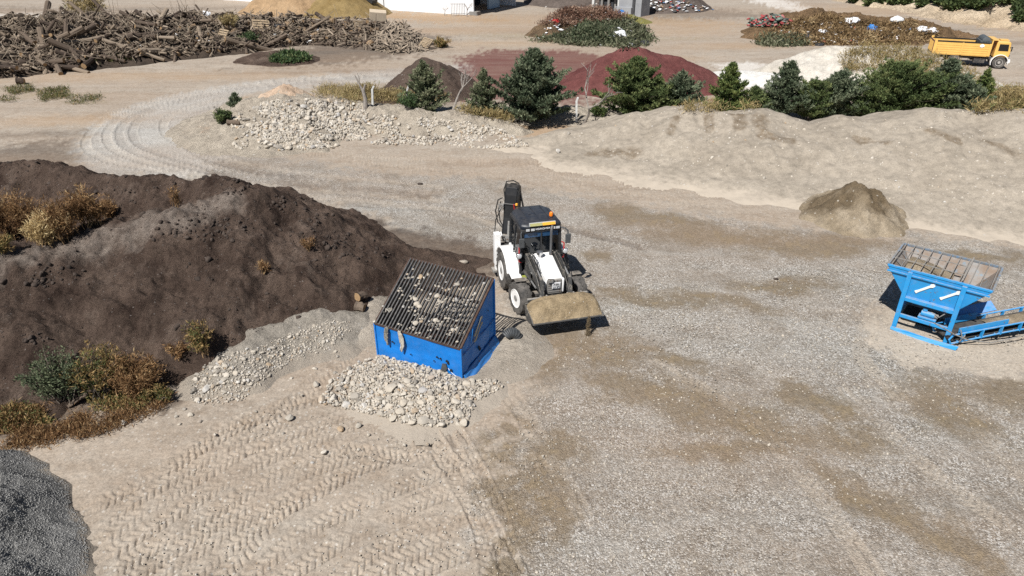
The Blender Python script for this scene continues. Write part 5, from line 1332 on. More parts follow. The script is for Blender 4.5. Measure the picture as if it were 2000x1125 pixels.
pp = in_px(GR, 1500, 13); pos = [(x, y, surf(x, y) + .01) for x, y, s in pp]
tag(scatter('ridge_gravel', RV, pos, rng.uniform(.012, .045, len(pos)), M_stones), 'fine stones strewn over the grey grit ridge', 'gravel', kind='stuff')

# stones caught between the bars of the grate
def on_grate(u, v):
    o = Vector((0, 0, CAM_H)); d = G(u, v) - o
    nn = (E2 * -(ZB - ZF) + Vector((0, 0, BD))).normalized()
    t = (bc + Vector((0, 0, ZF)) - o).dot(nn) / d.dot(nn)
    return o + d * t + nn * .045
PEB = '515,190 470,230 455,262 512,255 630,235 560,260 575,250 565,285 560,305 415,340 400,360 430,395 740,225 752,240 895,265 720,300 715,325 745,340 770,355 800,350 865,310 880,350 910,340 655,385 700,400 705,385 520,405 530,425 500,420 540,460 525,470 565,480 485,490 435,485 480,520 530,520 555,540 640,440 720,445 710,470 745,450 770,430 855,430 915,430 945,435 990,395 975,430 930,470 780,490 830,520 845,500 725,530 885,550 800,580 770,575 785,600 590,580 580,600 535,615 520,650 515,665 690,590 690,612 640,600 715,600 730,625 855,595 860,650 850,665 820,665 805,690 800,705 655,720 710,660 655,670 470,660 425,630 280,480 212,600 860,760 540,690 1070,300 1062,312 630,225 845,305 775,295 640,420 800,430 900,450 1000,380 455,440 410,420 560,345 695,490'.split()
big_ = {(700, 400), (865, 310), (530, 425), (540, 460), (565, 480), (720, 445), (575, 250), (535, 615), (690, 590), (855, 430), (770, 430)}
PEB += ['%d,%d' % (int(q.split(',')[0]) + random.choice((-26, -24, 24, 26)), int(q.split(',')[1]) + random.randint(-14, 14)) for q in PEB[::2] if 230 < int(q.split(',')[0]) < 880 and int(q.split(',')[1]) > 240]
for q in PEB:
    a, b = map(int, q.split(','))
    p = on_grate(680 + a / 4.018, 480 + b / 4.018)
    stone(p, .095 if (a, b) in big_ else R(.036, .062), 'pale stone caught between the bars of the grate', 'stones on the bar grate', 'caught_stone', 'stone', .1)
p = on_grate(755, 612); q = on_grate(765, 607)
m = MB()
for k in range(5):
    a = p.lerp(q, k / 4); m.tube([a + Vector((R(-.05, .05), R(-.05, .05), 0)), a + Vector((R(-.1, .1), R(-.1, .1), .05)), a + Vector((R(-.16, .16), R(-.12, .12), .01))], .025, 6)
tag(m.build('rag_scrap', M_rag2, None, 0, True), 'crumpled grey rag lying on the lower left of the bar grate', 'rag')

# limestone bank
RB = ((446, 272), (456, 232), (520, 200), (600, 197), (700, 205), (720, 225), (725, 270), (640, 292), (520, 296), (460, 292))
RB2 = ((720, 262), (720, 225), (800, 232), (900, 238), (985, 255), (1034, 286), (960, 292), (850, 284), (722, 282))
for x, y, s in in_px(RB, 240, 21):
    stone((x, y, surf(x, y)), R(.10, .20) * (1.3 if random.random() < .15 else 1), 'pale limestone boulder on the left part of the rubble bank', 'limestone boulders on the bank', 'boulder', 'boulder', .25)
for x, y, s in in_px(RB2, 50, 22):
    stone((x, y, surf(x, y)), R(.09, .19), 'pale limestone boulder on the thin right part of the rubble bank', 'small boulders on the bank', 'boulder', 'boulder', .25)
pp = list(in_px(RB, 4200, 23)) + list(in_px(RB2, 1700, 24)); pos = [(x, y, surf(x, y) + .02) for x, y, s in pp]
_k = fbm(np.array([p_[0] for p_ in pos]), np.array([p_[1] for p_ in pos]), .55, 3, 91) > -.22
pos = [p_ for p_, k_ in zip(pos, _k) if k_]
tag(scatter('limestone_rubble', RV, pos, rng.uniform(.04, .13, len(pos)), M_stones), 'crushed limestone covering the bank below the trees', 'rubble', kind='stuff')
# loose gravel over the yard
pp = in_poly(pxpoly((1000, 1140), (975, 900), (1060, 720), (1200, 560), (1700, 520), (2080, 560), (2080, 1140)), 5200, 31)
pos = [(x, y, .01) for x, y, s in pp]
tag(scatter('loose_gravel', RV[:5], pos, rng.uniform(.012, .034, len(pos)) ** 1.0 * np.where(rng.random(len(pos)) < .03, 1.7, 1), M_stones, tone=rng.uniform(.0, .8, len(pos)) ** 1.4), 'loose gravel stones strewn over the open yard', 'gravel', kind='stuff')
pp = in_poly(pxpoly((230, 1130), (330, 960), (500, 800), (960, 850), (990, 1130)), 900, 33)
pos = [(x, y, .0) for x, y, s in pp]
tag(scatter('track_gravel', RV[:5], pos, rng.uniform(.010, .026, len(pos)), M_stones), 'scattered pebbles in the tyre tracks', 'gravel', kind='stuff')
# clods on the soil heap, stones on the bank
M_clod = two('soil_clod', (0.03, 0.022, 0.018), (0.075, 0.056, 0.045), 6, .97, 20, .6, .02)
pp = in_poly([Vector(p + (0,)) for p in ((-26, 28), (-9, 24.5), (-3, 23.5), (-3, 21), (-9, 16), (-20, 12.5))], 4200, 35)
cl_ = [(x, y, surf(x, y) - .01) for x, y, s in pp]
w_ = np.array([fbm(np.array(x), np.array(y), .5, 2, 77) for x, y, _ in cl_])
cl_ = [c for c, ww in zip(cl_, w_) if ww > -.05]
sz_ = list(rng.uniform(.012, .05, len(cl_)) * np.where(rng.random(len(cl_)) < .05, 3.0, 1))
for u_, v_, n_, sp_2 in ((478, 352, 30, 14), (455, 372, 26, 16), (325, 452, 30, 26), (400, 445, 50, 34), (440, 448, 40, 26), (650, 470, 36, 22), (560, 400, 30, 22), (600, 430, 30, 26), (80, 550, 30, 16), (120, 530, 24, 26), (65, 660, 20, 16), (60, 330, 20, 30), (250, 375, 24, 40), (700, 500, 26, 30)):
    q_ = hits(u_ + rng.normal(0, sp_2, n_), v_ + rng.normal(0, sp_2 * .45, n_))
    cl_ += [tuple(c) for c in q_ if c[2] > .1]; sz_ += list(rng.uniform(.03, .15, n_) ** 1.2)[:sum(1 for c in q_ if c[2] > .1)]
sz_ = np.array(sz_)
tag(scatter('soil_clods', RV, cl_, sz_, M_clod), 'dark clods lying on the brown soil heap', 'clods', kind='stuff')
pp = in_poly([Vector(p + (0,)) for p in ((3, 39), (10, 39), (17, 36), (26, 34), (26, 27), (17, 28.5), (5, 35))], 260, 37)
pos = [(x, y, surf(x, y)) for x, y, s in pp]
tag(scatter('bank_stones', RV, pos, rng.uniform(.03, .085, len(pos)) * np.where(rng.random(len(pos)) < .05, 2, 1), M_stones), 'stones dotting the face of the long sand bank', 'stones', kind='stuff')
pp = list(in_px(((0, 878), (60, 880), (120, 920), (185, 985), (215, 1060), (215, 1125), (0, 1125)), 6500, 39))
pos = [(x, y, z) for x, y, z in pp if z > .01]
M_grits = two('grit_stone', (.17, .167, .16), (.31, .302, .285), 9, .95)
tag(scatter('grit_stones', RV[:5], pos, rng.uniform(.008, .021, len(pos)), M_grits), 'coarse grit stones on the dark grey grit pile', 'gravel', kind='stuff')

# ------------------------------------------------------------------ timber
def logmat(name, src):
    n = NT(name); f = n.objrand() if src == 'obj' else n.attr('tone').outputs['Fac']
    c = n.ramp(f, [(0, (.05, .037, .03)), (.3, (.12, .09, .068)), (.55, (.21, .162, .122)), (.78, (.33, .26, .19)), (1, (.48, .39, .295))])
    c = n.mix(n.noise(7, 6, .7), c, (.055, .042, .034))
    return n.done(c, .95, n.bump(n.noise(14, 5), .5, .03), 0, .1)


M_log, M_logs = logmat('bark', 'obj'), logmat('bark_bulk', 'tone')
M_end = two('sawn_end', (.38, .25, .13), (.27, .17, .09), 5, .9, rnd=.5)
M_plank = two('weathered_plank', (.36, .29, .215), (.25, .20, .155), 2.5, .9, rnd=.7)
M_pallet = two('pallet_wood', (.44, .34, .22), (.32, .24, .16), 3, .9, rnd=.45)


def log_mesh(seed, knots=True):
    r = np.random.default_rng(seed); n = 9; k = 5; V = []; F = []; mi = []
    for i in range(k):
        t = i / (k - 1) - .5; ox, oz = r.normal(0, .12, 2) * (1 - abs(2 * t) * .5)
        for j in range(n):
            a = 2 * math.pi * j / n; q = (1 - .18 * (t + .5)) * r.uniform(.9, 1.08); V.append((t, ox + q * math.cos(a), oz + q * math.sin(a)))
    for i in range(k - 1):
        for j in range(n): F.append((i * n + j, i * n + (j + 1) % n, (i + 1) * n + (j + 1) % n, (i + 1) * n + j)); mi.append(0)
    F += [tuple(range(n - 1, -1, -1)), tuple(range((k - 1) * n, k * n))]; mi += [1, 1]
    me = bpy.data.meshes.new('log'); me.from_pydata(V, [], F); me.materials.append(M_log2 if seed > 5 else M_log); me.materials.append(M_end)
    me.polygons.foreach_set('material_index', mi); return me


M_log2 = two('split_firewood', (.33, .23, .135), (.16, .11, .075), 3, .9, rnd=.6)
LM = [log_mesh(k) for k in range(10)]
PLK = bpy.data.meshes.new('plank')
_m = MB(); _m.box((0, 0, 0), (1, 1, 1)); PLK.from_pydata(_m.v, [], _m.f); PLK.materials.append(M_plank)


def normal_at(x, y, e=.3):
    return Vector((surf(x - e, y) - surf(x + e, y), surf(x, y - e) - surf(x, y + e), 2 * e)).normalized()


def lay(o, x, y, lift, rnd=.35, yaw=None):
    nn = (normal_at(x, y) + Vector((R(-rnd, rnd), R(-rnd, rnd), R(-.1, .1)))).normalized()
    a = R(0, 6.28) if yaw is None else yaw
    t = Vector((math.cos(a), math.sin(a), 0)); t = (t - nn * t.dot(nn)).normalized()
    b = nn.cross(t); M_ = Matrix((t, b, nn)).transposed()
    o.rotation_euler = M_.to_euler(); o.location = Vector((x, y, surf(x, y))) + nn * lift


TW = ((0, 156), (120, 132), (250, 116), (400, 106), (520, 95), (730, 92), (740, 40), (600, 32), (450, 30), (300, 38), (150, 34), (0, 45), (-60, 90))
TWs = [(x, y) for x, y, z in in_px(TW, 7500, 41) if z > .12]
nlog = 0
for x, y in TWs:
    if nlog >= 285: break
    far_ = x > -33
    if far_ and random.random() < (.75 if x > -26 else .35): L, r = R(.4, .9), R(.14, .28)
    elif random.random() < .3: L, r = R(3, 6), R(.14, .28)
    else: L, r = (R(1.2, 3.2), R(.08, .20))
    o = bpy.data.objects.new('log', LM[6 + nlog % 4] if L < 1 and random.random() < .6 else LM[nlog % 6]); COL.objects.link(o); o.scale = (L, r, r); lay(o, x, y, r * .5 + R(0, .15), .45)
    tag(o, *(('short sawn log with a pale cut end in the waste timber heap', 'log', 'sawn logs in the timber heap') if L < 1 else ('dark bark covered trunk in the long waste timber heap', 'log', 'long trunks in the timber heap'))); nlog += 1
LV = [(np.array([v.co[:] for v in me.vertices]), np.array([q for p_ in me.polygons for q in ([(p_.vertices[0], p_.vertices[k], p_.vertices[k + 1]) for k in range(1, len(p_.vertices) - 1)])])) for me in LM[:3]]
pos = [(x, y, surf(x, y) + R(0, .25)) for x, y in TWs[300:1700]]
sc_ = np.stack([rng.uniform(.5, 2.4, len(pos)), *([rng.uniform(.03, .13, len(pos))] * 2)], -1)
tag(scatter('waste_timber', LV, pos, sc_, M_logs, .4), 'tangle of broken branches and roots filling the waste timber heap', 'timber waste', kind='stuff')
pos = [(x, y, surf(x, y) + R(0, .5)) for x, y in TWs[2300:4000]]
sc_ = np.stack([rng.uniform(1.0, 2.8, len(pos)), *([rng.uniform(.012, .03, len(pos))] * 2)], -1)
tag(scatter('brushwood', LV, pos, sc_, two('dry_brush', (.33, .27, .20), (.16, .125, .095), .8, .95), .5), 'thin grey brown brushwood sticking out of the timber heap', 'brushwood', kind='stuff')
# brush bundles that stand up against the sky side of the heap
for (u, v, Y, lb) in ((215, 42, 69.5, 'fan of thin bare branches rising behind the fallen white board'), (365, 40, 73.0, 'spray of dark bare twigs sticking up beside the tall white door')):
    c = AT(u, v + 14, Y); P_ = []; S_ = []
    m = MB()
    for k in range(46):
        a = R(-.5, .9); ln = R(1.6, 3.4); d = Vector((-math.sin(a) - .2, R(-.5, .5), math.cos(a) * .8)).normalized()
        s0 = c + Vector((R(-1, 1), R(-.5, .5), R(-.6, .2))); m.tube([s0, s0 + d * ln * .5 + Vector((R(-.1, .1), 0, R(-.1, .1))), s0 + d * ln], .028, 4, .01, False)
    tag(m.build('brush_pile', M_log), lb, 'branches')
# planks of the right end, pallets, boards
PK = ((735, 100), (745, 45), (790, 48), (842, 92), (825, 102), (760, 106))
PKs = [(x, y) for x, y, z in in_px(PK, 900, 45)]
nk = 0
for x, y in PKs[:170]:
    o = bpy.data.objects.new('plank', PLK); COL.objects.link(o); o.scale = (R(.8, 2.6), R(.10, .2), R(.03, .06)); lay(o, x, y, R(0, .3), .6)
    tag(o, 'weathered plank in the jumble of boards at the right end of the timber heap', 'plank', 'planks at the end of the timber heap')
for x, y in TWs[4000:4090]:
    o = bpy.data.objects.new('plank', PLK); COL.objects.link(o); o.scale = (R(.8, 2.8), R(.08, .16), R(.04, .08)); lay(o, x, y, R(.1, .3), .5)
    tag(o, 'grey plank lying among the trunks of the timber heap', 'plank', 'planks among the trunks')
BV = [(np.array(_m.v), np.array([t for f in _m.f for t in ((f[0], f[1], f[2]), (f[0], f[2], f[3]))]))]
pos = [(x, y, surf(x, y) * R(.3, 1)) for x, y in PKs[170:800]]
sc_ = np.stack([rng.uniform(.5, 1.8, len(pos)), rng.uniform(.05, .14, len(pos)), rng.uniform(.02, .05, len(pos))], -1)
tag(scatter('plank_scrap', BV, pos, sc_, two('scrap_wood', (.30, .25, .19), (.17, .14, .11), 1.2, .95), .7, smooth=False), 'splintered board scraps between the planks', 'wood scrap', kind='stuff')
def pallet(u, v, Y, rx, rz, label, w=1.3, d=1.1, mat=None):
    m = MB()
    for k in range(7): m.box((0, -d / 2 + d * k / 6, .06), (w, d * .105, .022))
    for x in (-w / 2 + .05, 0, w / 2 - .05): m.box((x, 0, 0), (.09, d, .09))
    for k in (0, 3, 6): m.box((0, -d / 2 + d * k / 6, -.06), (w, d * .1, .022))
    o = m.build('pallet', mat or M_pallet); o.location = AT(u, v, Y); o.rotation_euler = (rx, R(-.15, .15), rz)
    return tag(o, label, 'pallet')
pallet(511, 55, 74.0, .95, .5, 'pale wooden pallet leaning on the trunks in the middle of the timber heap', 1.7, 1.6)
pallet(433, 72, 70.5, .9, -.7, 'honey coloured pallet leaning at the foot of the timber heap', 1.6, 1.4)
pallet(709, 55, 75.0, 1.2, .7, 'yellowish pallet standing on edge left of the plank jumble', 1.7, 1.4)
pallet(785, 70, 73.2, .6, .4, 'grey weathered pallet on the face of the plank jumble', 1.5, 1.2, M_plank)
pallet(762, 96, 70.6, .5, .2, 'bleached pallet lying at the foot of the plank jumble', 1.5, 1.1, M_plank)
pallet(832, 84, 71.6, .7, -.6, 'small tan pallet at the far right end of the plank jumble', 1.2, 1.0)
def board(name, u, v, Y, s, rot, mat, label, cat):
    m = MB(); m.box((0, 0, 0), s); o = m.build(name, mat, None, .02); o.location = AT(u, v, Y); o.rotation_euler = rot
    return tag(o, label, cat)
M_wb = two('white_board', (.78, .79, .80), (.62, .63, .65), 2, .5)
board('panel_board', 764, 88, 71.5, (1.6, 1.1, .06), (.5, .1, .3), two('blue_grey_board', (.30, .40, .44), (.38, .44, .46), 3, .7), 'blue grey painted board at the foot of the plank jumble', 'board')
board('panel_board', 738, 30, 76.2, (1.7, 1.0, .9), (.2, .1, .2), two('pale_crate', (.52, .43, .32), (.44, .36, .27), 2, .8), 'pale wooden crate side on top of the plank jumble', 'board')
o = board('cabinet', 201, 78, 66.8, (1.0, .7, 1.1), (.6, .35, .5), M_wb, 'white box shaped cabinet fallen on the timber heap', 'cabinet')
m = MB(); m.box((.15, -.362, .0), (.55, .02, .9)); m.build('cabinet_door', two('grey_door', (.5, .51, .53), (.4, .41, .43), 3, .5), o)
o = board('door', 401, 48, 73.2, (.75, .06, 2.6), (-.35, .22, .1), M_wb, 'tall narrow white door leaning on dark branches of the timber heap', 'door')
m = MB()
for z in (-.85, 0, .85): m.box((0, -.042, z), (.55, .02, .62))
m.build('door_panel', two('door_panel_grey', (.62, .63, .66), (.5, .52, .56), 3, .5), o)  # door panels in a greyer tone than the white board
for (u, v, L, r, lb, yw) in ((42, 164, .55, .28, 'short sawn log alone on the ground left of the gravel track', .3), (707, 588, .34, .15, 'bark covered log stump behind the sand left of the box', .9), (704, 606, .30, .17, 'pale split log stump on the sand left of the box', -.2), (457, 247, .7, .16, 'small log lying at the left tip of the rubble bank', .1), (62, 118, 3.2, .28, 'thick pale trunk slanting down the left front of the timber heap', -.55)):
    o = bpy.data.objects.new('log', LM[1]); COL.objects.link(o); g = Vector(hits([u], [v])[0]) if v > 150 else AT(u, v, 62.5); o.scale = (L, r, r)
    o.location = (g.x, g.y, max(surf(g.x, g.y), 0) + r * .8); o.rotation_euler = (.4, .1 if v > 150 else .3, yw); tag(o, lb, 'log')
    if v in (588, 606): o.rotation_euler = (0, .15, yw); o.location.z = surf(g.x, g.y) + r * .7
g = G(182, 778)
o = board('plank', 182, 775, g.y, (1.3, .16, .05), (.1, -.35, .75), M_log, 'dark plank propped in the dry weeds below the soil heap', 'plank'); o.location = (g.x, g.y, surf(g.x, g.y) + .25)

# ------------------------------------------------------------------ vegetation
def leafmat(name, stops, trans=0.25, rough=0.75):
    n = NT(name)
    c = n.ramp(n.attr('tone').outputs['Fac'], stops)
    m = n.done(c, rough, None, 0, .25)
    tr = n.t.nodes.new('ShaderNodeBsdfTranslucent'); n.link(c, tr.inputs[0])
    mx_ = n.t.nodes.new('ShaderNodeMixShader'); mx_.inputs[0].default_value = trans
    n.link(n.b.outputs[0], mx_.inputs[1]); n.link(tr.outputs[0], mx_.inputs[2])
    n.link(mx_.outputs[0], n.t.nodes['Material Output'].inputs[0])
    return m


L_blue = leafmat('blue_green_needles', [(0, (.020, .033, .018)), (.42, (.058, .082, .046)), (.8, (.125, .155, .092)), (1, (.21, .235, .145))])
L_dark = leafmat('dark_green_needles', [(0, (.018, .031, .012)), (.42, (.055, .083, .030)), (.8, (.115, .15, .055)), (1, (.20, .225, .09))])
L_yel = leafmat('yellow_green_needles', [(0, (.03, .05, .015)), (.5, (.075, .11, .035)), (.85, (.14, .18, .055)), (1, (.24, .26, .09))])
L_grey = leafmat('grey_green_leaves', [(0, (.05, .065, .035)), (.4, (.105, .13, .07)), (.8, (.19, .21, .12)), (1, (.30, .30, .19))])
L_green = leafmat('weed_leaves', [(0, (.025, .045, .02)), (.5, (.06, .10, .04)), (.85, (.11, .16, .06)), (1, (.20, .22, .10))])
L_dry = leafmat('dry_weed', [(0, (.075, .040, .020)), (.4, (.19, .105, .048)), (.75, (.31, .185, .085)), (1, (.46, .34, .19))])
L_straw = leafmat('straw', [(0, (.34, .23, .10)), (.5, (.52, .39, .19)), (1, (.68, .55, .32))])
L_mix = leafmat('dry_green_weed', [(0, (.05, .07, .025)), (.35, (.12, .13, .045)), (.6, (.26, .17, .07)), (1, (.42, .29, .13))])
L_grass = leafmat('dry_grass', [(0, (.16, .13, .05)), (.4, (.30, .23, .10)), (.8, (.44, .34, .18)), (1, (.20, .22, .08))])
M_bark = two('tree_bark', (.10, .08, .065), (.19, .16, .13), 8, .95, 20, .6, .02)
M_deadwood = two('dead_wood', (.30, .27, .24), (.19, .165, .145), 6, .95)


def leaves(name, P, D, L, Wd, tone, mat, parent=None):
    """Leaf-sized diamonds: base points P, directions D, lengths L, widths Wd."""
    n = len(P)
    D = D / (np.linalg.norm(D, axis=1, keepdims=True) + 1e-9)
    s = np.cross(D, rng.normal(size=(n, 3))); s /= (np.linalg.norm(s, axis=1, keepdims=True) + 1e-9)
    u = np.cross(s, D)
    mid = P + D * (L * .45)[:, None]
    V = np.stack([P, mid + s * Wd[:, None] + u * (Wd * .3)[:, None], P + D * L[:, None], mid - s * Wd[:, None] + u * (Wd * .3)[:, None]], 1).reshape(-1, 3)
    F = np.arange(4 * n).reshape(n, 4)
    return mesh_np(name, V, F, mat, parent=parent, col={'tone': np.repeat(np.clip(tone, 0, 1), 4)})


def conifer(label, x, y, h, w, seed, mat, group='conifers behind the sand bank', name='conifer', dens=1.0, droop=.25, top=1.0, bare=.06, lean=(0, 0), z0=None, cat='tree'):
    r = np.random.default_rng(seed); z0 = surf(x, y) if z0 is None else z0
    t = thing(name, label, cat, (x, y, z0), 0, group)
    m = MB(); pts = [(lean[0] * q * q * h, lean[1] * q * q * h, h * q) for q in np.linspace(-.03, .96, 7)]
    m.tube(pts, .035 + .018 * h, 8, .015)
    nb = int((34 + 15 * h) * dens); SP, SD, ST, SL = [], [], [], []
    for k in range(nb):
        q = bare + (1 - bare) * ((k + r.uniform(0, .9)) / nb) ** 0.92
        az = k * 2.399 + r.normal(0, .35)
        env = w / 2 * (min(1, (1 - q) * 1.22) ** .92) * (0.62 + .38 * min(1, q / .22))
        Lb = env * r.uniform(.72, 1.18) + .10
        if r.random() < .10: Lb *= 1.25
        el = math.radians(r.uniform(5, 28) + 38 * q)
        d = np.array([math.cos(az) * math.cos(el), math.sin(az) * math.cos(el), math.sin(el)])
        b0 = np.array([lean[0] * q * q * h, lean[1] * q * q * h, h * q * .96])
        bt = r.uniform(-.2, .2)
        ns = int((7 + 15 * Lb) * (.8 + .4 * dens))
        pe = b0
        for i in range(ns):
            s = (i + r.random()) / ns
            if s < .14 and q < .8: continue
            p = b0 + d * Lb * s; p[2] += Lb * (-droop * s * s * (1 - q) * .6 + .12 * s ** 3)
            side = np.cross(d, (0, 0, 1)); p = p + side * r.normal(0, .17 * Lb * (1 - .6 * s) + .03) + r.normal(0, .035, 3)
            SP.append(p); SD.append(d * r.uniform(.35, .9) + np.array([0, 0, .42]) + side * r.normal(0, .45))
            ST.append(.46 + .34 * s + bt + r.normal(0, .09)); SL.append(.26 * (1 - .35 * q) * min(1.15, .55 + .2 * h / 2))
        if Lb > .5:
            m.tube([b0, b0 + d * Lb * .5 + np.array([0, 0, -.03 * Lb]), b0 + d * Lb * .9 + np.array([0, 0, -.06 * Lb])], .016 + .008 * Lb, 5, .006, False)
    for i in range(14):
        SP.append(np.array([lean[0] * h, lean[1] * h, h * (.90 + .1 * i / 13)]) + r.normal(0, .035, 3)); SD.append(np.array([r.normal(0, .4), r.normal(0, .4), 1])); ST.append(.6 + r.normal(0, .1)); SL.append(.2)
    m.build('trunk', M_bark, t)
    SP, SD, ST, SL = np.array(SP), np.array(SD), np.array(ST), np.array(SL)
    K = 9
    P = np.repeat(SP, K, 0) + r.normal(0, .035, (len(SP) * K, 3)); D = np.repeat(SD / np.linalg.norm(SD, axis=1, keepdims=True), K, 0) + r.normal(0, .50, (len(SP) * K, 3))
    L = np.repeat(SL, K) * r.uniform(.55, 1.15, len(P))
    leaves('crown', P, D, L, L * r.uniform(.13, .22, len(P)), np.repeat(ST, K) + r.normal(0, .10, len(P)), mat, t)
    return t


def tree_at(u, base_v, top_v, wpx, Y, seed, mat, label, **kw):
    b = AT(u, base_v, Y); tp = AT(u, top_v, Y)
    zb = surf(b.x, Y) * .6 - .05
    w = wpx / FPX * (Y / math.cos(PITCH) * .985 + 2)
    return conifer(label, b.x, Y, (tp.z - zb) * .96, w, seed, mat, z0=zb, **kw)


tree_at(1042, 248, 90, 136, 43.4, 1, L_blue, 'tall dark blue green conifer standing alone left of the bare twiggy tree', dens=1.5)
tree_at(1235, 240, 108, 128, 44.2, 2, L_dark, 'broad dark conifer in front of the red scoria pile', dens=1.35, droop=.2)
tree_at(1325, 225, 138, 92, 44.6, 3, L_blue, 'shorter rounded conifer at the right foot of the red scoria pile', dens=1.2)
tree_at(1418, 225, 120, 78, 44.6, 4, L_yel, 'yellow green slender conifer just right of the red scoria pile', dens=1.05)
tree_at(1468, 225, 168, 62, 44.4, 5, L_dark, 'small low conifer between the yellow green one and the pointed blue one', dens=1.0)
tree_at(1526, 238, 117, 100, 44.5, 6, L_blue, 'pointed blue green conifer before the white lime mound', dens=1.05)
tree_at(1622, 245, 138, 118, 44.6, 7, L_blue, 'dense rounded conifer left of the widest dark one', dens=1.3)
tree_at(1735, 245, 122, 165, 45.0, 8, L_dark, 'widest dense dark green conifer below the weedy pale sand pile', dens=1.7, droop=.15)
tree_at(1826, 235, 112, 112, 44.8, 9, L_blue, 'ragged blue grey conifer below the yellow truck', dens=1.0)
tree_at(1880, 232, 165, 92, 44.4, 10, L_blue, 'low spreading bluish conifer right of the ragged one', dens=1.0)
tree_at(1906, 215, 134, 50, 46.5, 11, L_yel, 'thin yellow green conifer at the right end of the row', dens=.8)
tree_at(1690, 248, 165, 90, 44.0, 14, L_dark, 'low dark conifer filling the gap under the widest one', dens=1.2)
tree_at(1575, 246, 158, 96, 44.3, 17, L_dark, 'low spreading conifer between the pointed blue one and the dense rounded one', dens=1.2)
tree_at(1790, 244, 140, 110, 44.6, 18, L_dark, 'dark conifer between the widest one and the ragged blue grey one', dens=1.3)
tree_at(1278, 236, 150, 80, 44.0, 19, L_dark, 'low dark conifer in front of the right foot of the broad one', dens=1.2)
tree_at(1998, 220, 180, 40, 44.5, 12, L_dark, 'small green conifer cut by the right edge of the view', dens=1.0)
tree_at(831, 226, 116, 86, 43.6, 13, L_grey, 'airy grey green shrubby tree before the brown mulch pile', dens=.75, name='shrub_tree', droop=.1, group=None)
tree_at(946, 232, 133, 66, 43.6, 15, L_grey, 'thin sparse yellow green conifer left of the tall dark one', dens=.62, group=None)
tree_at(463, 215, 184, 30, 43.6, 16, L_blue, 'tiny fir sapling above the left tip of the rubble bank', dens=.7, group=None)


def bare_tree(u, v, Y, h, seed, label, mat=M_deadwood, spread=.55, n=5, r0=.09, name='bare_tree', depth=3):
    r = np.random.default_rng(seed); b = AT(u, v, Y); m = MB()
    def grow(p, d, L, rad, k):
        q = [Vector(p)]
        for i in range(3): d = (d + Vector(r.normal(0, .16, 3))).normalized(); q.append(q[-1] + d * L / 3)
        m.tube(q, rad, 6, rad * .62, False)
        if k == 0: return
        for i in range(2 if k == depth else n - 2 if k > 1 else 3):
            nd = (d + Vector((r.normal(0, spread), r.normal(0, spread), r.uniform(.0, .5)))).normalized(); grow(q[-1 if i < 2 else 2], nd, L * r.uniform(.6, .85), rad * .58, k - 1)
    b.z = surf(b.x, Y) - .05
    grow(b, Vector((.1, 0, 1)), h * .42, r0, depth)
    return tag(m.build(name, mat, None, 0, True), label, 'tree')
bare_tree(1138, 240, 42.6, 3.6, 3, 'leafless pale twiggy tree beside the white post right of the tall conifer', M_deadwood)
bare_tree(884, 232, 43.0, 2.6, 6, 'small grey leafless tree between the airy shrub and the sparse conifer', M_deadwood, .6)
b_ = AT(716, 232, 42.6); b_.z = surf(b_.x, b_.y) - .1
m = MB(); m.tube([b_, b_ + Vector((.05, 0, .7)), b_ + Vector((-.05, 0, 1.25))], .15, 8, .10); m.tube([b_ + Vector((-.03, 0, 1.1)), b_ + Vector((-.25, 0, 1.6)), b_ + Vector((-.45, 0, 2.1))], .085, 7, .03); m.tube([b_ + Vector((-.25, 0, 1.6)), b_ + Vector((-.2, 0, 1.9)), b_ + Vector((-.28, 0, 2.2))], .04, 6, .015); m.tube([b_ + Vector((.0, 0, 1.2)), b_ + Vector((.12, 0, 1.55))], .08, 7, .05)
tag(m.build('tree_stump', M_deadwood, None, 0, True), 'forked dead trunk snag standing on top of the rubble bank', 'tree')
M_post = two('white_post', (.62, .62, .6), (.45, .44, .42), 6, .8)
for u, vb, vt, Y, lb in ((1126, 236, 190, 43.3, 'leaning white fence post right of the tall conifer'), (727, 200, 168, 44.6, 'white concrete fence post beside the forked dead trunk'), (795, 192, 168, 45.0, 'white concrete fence post left of the airy shrub')):
    a, b = AT(u, vb, Y), AT(u, vt, Y); a.z = surf(a.x, Y) - .1
    m = MB(); m.beam(a, (a.x + (b.x - a.x) * .8, Y, a.z + (b.z - a.z) * .85), .13, .13); m.beam((a.x + (b.x - a.x) * .8, Y, a.z + (b.z - a.z) * .85), (b.x + .1, Y, b.z), .11, .11)
    tag(m.build('fence_post', M_post, None, .01), lb, 'post')


